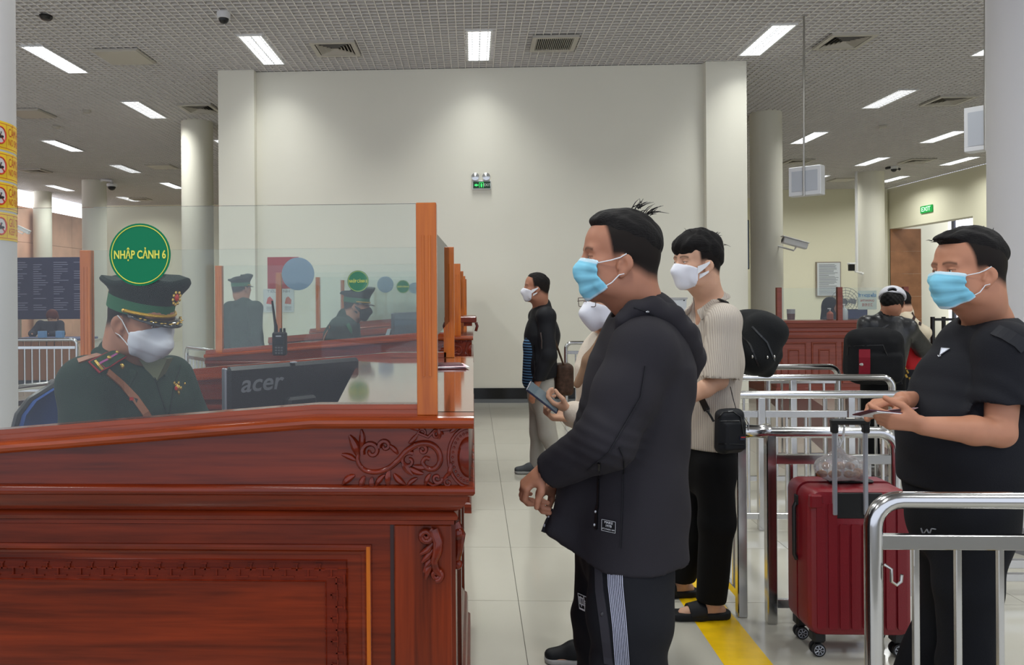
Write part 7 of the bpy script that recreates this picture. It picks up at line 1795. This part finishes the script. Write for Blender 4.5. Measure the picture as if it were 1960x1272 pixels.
# ============================================================ 7. traveller with big backpack and white cap, back turned
def backpacker():
    Y = 6.75; H = Head(A_(1708, 578, Y), R(62), R(28), 0, 1.0); J = stand(A_(1690, 800, Y)[0], Y, R(75), 1.58)
    for k, px, py, Yq in (('neck', 1700, 605, Y), ('chest', 1696, 650, Y), ('waist', 1690, 715, Y), ('pelvis', 1685, 760, Y), ('shL', 1660, 620, Y), ('shR', 1738, 628, Y - .05), ('elL', 1640, 690, Y), ('elR', 1768, 668, Y + .1), ('wrL', 1660, 700, Y + .3), ('wrR', 1760, 650, Y + .4)): J[k] = A_(px, py, Yq)
    root = person('traveller in a white cap and dark jacket seen from behind in the right hall', H, J, .009, 'tan', .95, 'tiny', 1.0)
    simple_clothes(J, H, root, mat('leather_black', '#1c1d20', .35, bump=(30, .3)), mat('trouser_jet', '#08080a', .9), .01, hem=.85, seed=14)
    S = SDF(H.c - .22, H.c + .22, .006); H.E(S, (-.01, 0, .02), (.105, .088, .095), .02); H.E(S, (-.08, .02, -.03), (.05, .07, .05), .04); H.E(S, (-.11, .03, .0), (.035, .03, .03), .03); H.E(S, (.09, 0, -.04), (.07, .08, .09), .02, 'sub'); S.disp(lambda X, Y_, Z: .004 * np.sin(X * 160) * np.sin(Z * 140)); me = S.mesh('hair'); link('hair', me, M_hair, root)
    tufts(H, [(-.09, .05, -.02, -.5, .8, .2, .03)], M_hair, root, 14, .05, 4)
    M_wc = mat('cap_white', '#d3d3da', .7); S = SDF(H.c - .22, H.c + .22, .005); H.E(S, (-.008, 0, .046), (.122, .104, .090), .02); S.half(H.w(0, 0, .035), -H.M[:, 2]); H.E(S, (-.10, 0, .052), (.035, .040, .030), .004, 'sub'); me = S.mesh('baseball_cap'); relax(me, 1); c = link('baseball_cap', me, M_wc, root)
    b = MB(); b.tube([H.w(-.105, -.04, .038), H.w(-.122, 0, .038), H.w(-.105, .04, .038)], .008, 6); b.build('cap_strap', M_wc, c); one(lambda b: b.ell(H.w(-.106, -.012, .04), (.012, .012, .009), 8, 6), 'cap_buckle', M_black, c)
    b = MB(); b.ell(H.w(.14, 0, .035), (.055, .06, .012), 12, 6, Matrix(H.M.tolist())); b.build('cap_brim', M_wc, c, smooth=True)
    shoe(J, 'L', root); shoe(J, 'R', root)
    c0 = A_(1672, 683, Y - .26); M_bp = mat('pack_charcoal', '#141518', .8, bump=(150, .2))
    t, W, M = backpack('big black backpack with a dark red stripe', c0, R(-93), .44, .44, .26, M_bp, v=.009)
    tb = surf(t.children[0]); ribbon(tb, [(1655, 668), (1655, 700), (1654, 738)], .040, 'red_stripe', mat('stripe_red', '#7c1526', .7), t, .004)
    p_, n_ = stick(tb, 1651, 697, .008)
    if p_: one(lambda b: b.ell(p_, (.022, .004, .012), 12, 6), 'oval_badge', M_steel2, t)
    ribbon(tb, [(1622, 680), (1625, 662), (1690, 660), (1698, 680)], .004, 'zip', M_black, t)
    one(lambda b: [b.tube([A_(1712, 640, Y - .2), A_(1716, 690, Y - .25), A_(1722, 735, Y - .25)], .022, 6, sq=(.4, 1)), b.tube([A_(1700, 622, Y - .16), A_(1672, 640, Y - .2)], .018, 6, sq=(.4, 1))], 'strap', mat('strap_dark', '#202126', .6), t)
    b = MB(); [b.tube([A_(px, py, Y - .3), A_(px + 3, py + 6, Y - .3)], .008, 6) for px, py in ((1730, 700), (1735, 708), (1733, 716), (1740, 722))]; b.build('buckle_chain', mat('gold_button', '#d9b25a', .25, .8), t)
    q = A_(1717, 712, Y - .22); t2 = thing('water_bottle', 'small clear water bottle in the side pocket of the striped backpack', 'bottle', tuple(q)); b = MB(); b.lathe([(.028, 0), (.03, .01), (.03, .11), (.012, .15), (.012, .16)], (q[0], q[1], q[2]), 16); b.build('body', mat('bottle_clear', '#a9adb4', .15), t2, smooth=True); one(lambda b: b.cyl((q[0], q[1], q[2] + .16), (q[0], q[1], q[2] + .18), .014), 'cap', M_white, t2)
    one(lambda b: b.cyl((q[0], q[1], q[2] + .045), (q[0], q[1], q[2] + .10), .0308, 20), 'wrapper', mat('wrap_pink', '#c9a9b4', .5), t2)
    S = SDF(A_(1745, 672, Y + .2) - .25, A_(1745, 672, Y + .2) + .25, .01); S.box(A_(1744, 676, Y + .2), (.07, .06, .14), .04); t3 = thing('red_bag', 'bright red bag beyond the traveller with the white cap', 'bag', tuple(A_(1744, 700, Y + .2))); S.build('bag_body', mat('bag_red', '#c02026', .6), t3)
    one(lambda b: b.tube([A_(1740, 648, Y + .2), A_(1744, 636, Y + .2), A_(1750, 648, Y + .2)], .008, 6), 'handle', mat('bag_red', '#c02026', .6), t3)
backpacker()
def bystanders():
    Y = 7.7; J = stand(A_(1745, 800, Y)[0], Y, R(150), 1.55)
    for k, px, py, Yq in (('neck', 1728, 598, Y), ('chest', 1732, 640, Y), ('shL', 1738, 615, Y - .1), ('shR', 1724, 615, Y + .2), ('elL', 1768, 636, Y - .15), ('wrL', 1752, 668, Y - .1), ('elR', 1735, 660, Y + .2), ('wrR', 1730, 690, Y + .2)): J[k] = A_(px, py, Yq)
    H = Head(A_(1722, 580, Y), R(150), R(15), 0, .98); root = person('person in cream sleeves with dark stripes behind the white-capped traveller', H, J, .011, 'light', .9, 'tiny')
    j = simple_clothes(J, H, root, mat('knit_cream', '#c9bda6', .85), mat('trouser_dark', '#1a1b20', .85), .011, hem=.85, g=.92, seed=18, tname='sweater'); hair_cap(H, .009, dict(t=.012, td=.004, line=([-.12, -.05, .03, .1], [-.06, -.03, .03, .05])), 'hair', M_hair, root)
    tj = surf(j); ribbon(tj, [(1745, 598), (1750, 606), (1746, 616)], .012, 'sleeve_stripe', mat('knit_brown', '#3a2a28', .85), j, .005); ribbon(tj, [(1757, 602), (1762, 612), (1760, 622)], .012, 'sleeve_stripe', mat('knit_brown', '#3a2a28', .85), j, .005); shoe(J, 'L', root); shoe(J, 'R', root)
    # seated woman in a dark headscarf behind the quarantine counter
    Y = 12.35; c = A_(1588, 600, Y); J = seated((c[0], Y), R(-60), .78, zs=.50); H = Head(A_(1590, 585, Y), R(-40), R(5), 0, 1.0); J['neck'] = A_(1588, 606, Y)
    root = person('seated clerk in a dark headscarf behind the quarantine counter', H, J, .013, 'tan', .9, 'tiny'); simple_clothes(J, H, root, mat('scarf_dark', '#17181c', .85), M_uni, .013, seed=22)
    S = SDF(H.c - .28, H.c + .28, .01); H.E(S, (-.015, 0, .02), (.115, .10, .12), .02); S.cone(H.w(-.03, 0, -.05), J['neck'] - V3(0, 0, .08), .10, .14, .04); H.E(S, (.12, 0, -.02), (.07, .06, .08), .02, 'sub'); S.build('headscarf', mat('scarf_dark', '#17181c', .85), root)
    t = thing('stool', 'stool under the seated quarantine clerk', 'stool', (c[0], Y, 0)); one(lambda b: b.box(-.2, -.2, .40, .2, .2, .44, .01), 'seat', M_black, t, local=True)
    for sx_ in (-1, 1):
        for sy_ in (-1, 1): one(lambda b: b.cyl((sx_ * .16, sy_ * .16, 0), (sx_ * .16, sy_ * .16, .4), .015), 'leg', M_black, t, local=True)
    # red-haired clerk at the left hall desk
    Y = 14.3; c = A_(100, 640, Y); J = seated((c[0], Y), R(-90), .80, zs=.46); H = Head(A_(100, 606, Y), R(-90), R(30), 0, 1.05); J['neck'] = A_(100, 622, Y - .05)
    root = person('clerk with reddish hair bent over the desk in the left hall', H, J, .014, 'light', .9, 'tiny'); simple_clothes(J, H, root, mat('blouse_dark', '#3b3a45', .85), M_uni, .014, seed=25)
    S = SDF(H.c - .2, H.c + .2, .01); H.E(S, (-.012, 0, .03), (.112, .096, .108), .02); H.E(S, (-.05, 0, -.05), (.06, .08, .08), .04); H.E(S, (.11, 0, -.05), (.06, .07, .08), .02, 'sub'); S.build('hair', mat('hair_red', '#5e2620', .6), root)
    t = thing('stool', 'stool under the clerk with reddish hair', 'stool', (c[0], Y, 0)); one(lambda b: b.box(-.2, -.2, .36, .2, .2, .40, .01), 'seat', M_black, t, local=True)
    for sx_ in (-1, 1):
        for sy_ in (-1, 1): one(lambda b: b.cyl((sx_ * .16, sy_ * .16, 0), (sx_ * .16, sy_ * .16, .36), .015), 'leg', M_black, t, local=True)
bystanders()

# ============================================================ 8. plastic bag of food on the suitcase
def food_bag():
    c = A_(1606, 905, 3.3); t = thing('plastic_bag', 'knotted clear plastic bag of brown snacks on top of the suitcase', 'bag', (float(c[0]), float(c[1]), .70))
    S = SDF(c - .22, c + .25, .004); z0 = .702
    S.ell((c[0] - .025, c[1], z0 + .048), (.075, .06, .052), .02); S.ell((c[0] + .055, c[1], z0 + .045), (.06, .055, .05), .03); S.cone((c[0] + .0, c[1], z0 + .075), (c[0] - .002, c[1], z0 + .135), .035, .012, .04)
    S.disp(lambda X, Y, Z: .003 * np.sin(np.arctan2(Y - c[1], X - c[0]) * 16 + 30 * Z) * np.clip((Z - z0) / .1, 0, 1) + folds(3, .003, 20)(X, Y, Z)); S.half((0, 0, z0), (0, 0, -1))
    M_pl = glass('thin_plastic', (.90, .90, .92), .9); nt = M_pl.node_tree
    d = nt.nodes.new('ShaderNodeBsdfDiffuse'); d.inputs[0].default_value = (.8, .8, .82, 1); m2 = nt.nodes.new('ShaderNodeMixShader'); m2.inputs[0].default_value = .24; o = [n for n in nt.nodes if n.type == 'OUTPUT_MATERIAL'][0]; src = o.inputs[0].links[0].from_socket
    nt.links.new(src, m2.inputs[1]); nt.links.new(d.outputs[0], m2.inputs[2]); nt.links.new(m2.outputs[0], o.inputs[0])
    me = S.mesh('bag_skin'); relax(me, 1); link('bag_skin', me, M_pl, t)
    b = MB(); k = (c[0] - .002, c[1], z0 + .135)
    b.tube([k, (k[0] - .006, k[1], k[2] + .04), (k[0] - .002, k[1], k[2] + .085), (k[0] + .012, k[1], k[2] + .10), (k[0] + .024, k[1], k[2] + .085), (k[0] + .020, k[1], k[2] + .04), (k[0] + .004, k[1], k[2] + .003)], .007, 8, sq=(1, .5)); b.build('handle_loop', mat('plastic_white', '#c9cacf', .4), t, smooth=True)
    r = random.Random(4); M_sn = mat('snack_brown', '#9a6436', .6, noise=(30, .3))
    for i, (x, y, z, a) in enumerate(((-.07, 0, .02, 0), (-.035, -.02, .022, 40), (-.005, .01, .02, 90), (.03, -.02, .022, 20), (.065, -.01, .02, 70), (.085, .015, .024, 120), (-.05, .01, .05, 60), (.0, -.01, .055, 10), (.045, 0, .052, 100))):
        b = MB(); q = R(a); b.tube([(c[0] + x + math.cos(q) * s_ * .02, c[1] + y + math.sin(q) * s_ * .02, z0 + z + .006 * (1 - s_ * s_)) for s_ in (-1, -.6, 0, .6, 1)], [.006, .014, .016, .014, .006], 10)
        tag(b.build('snack', M_sn, smooth=True), 'brown snack inside the clear plastic bag on the suitcase', 'food', 'snacks in the plastic bag')
food_bag()
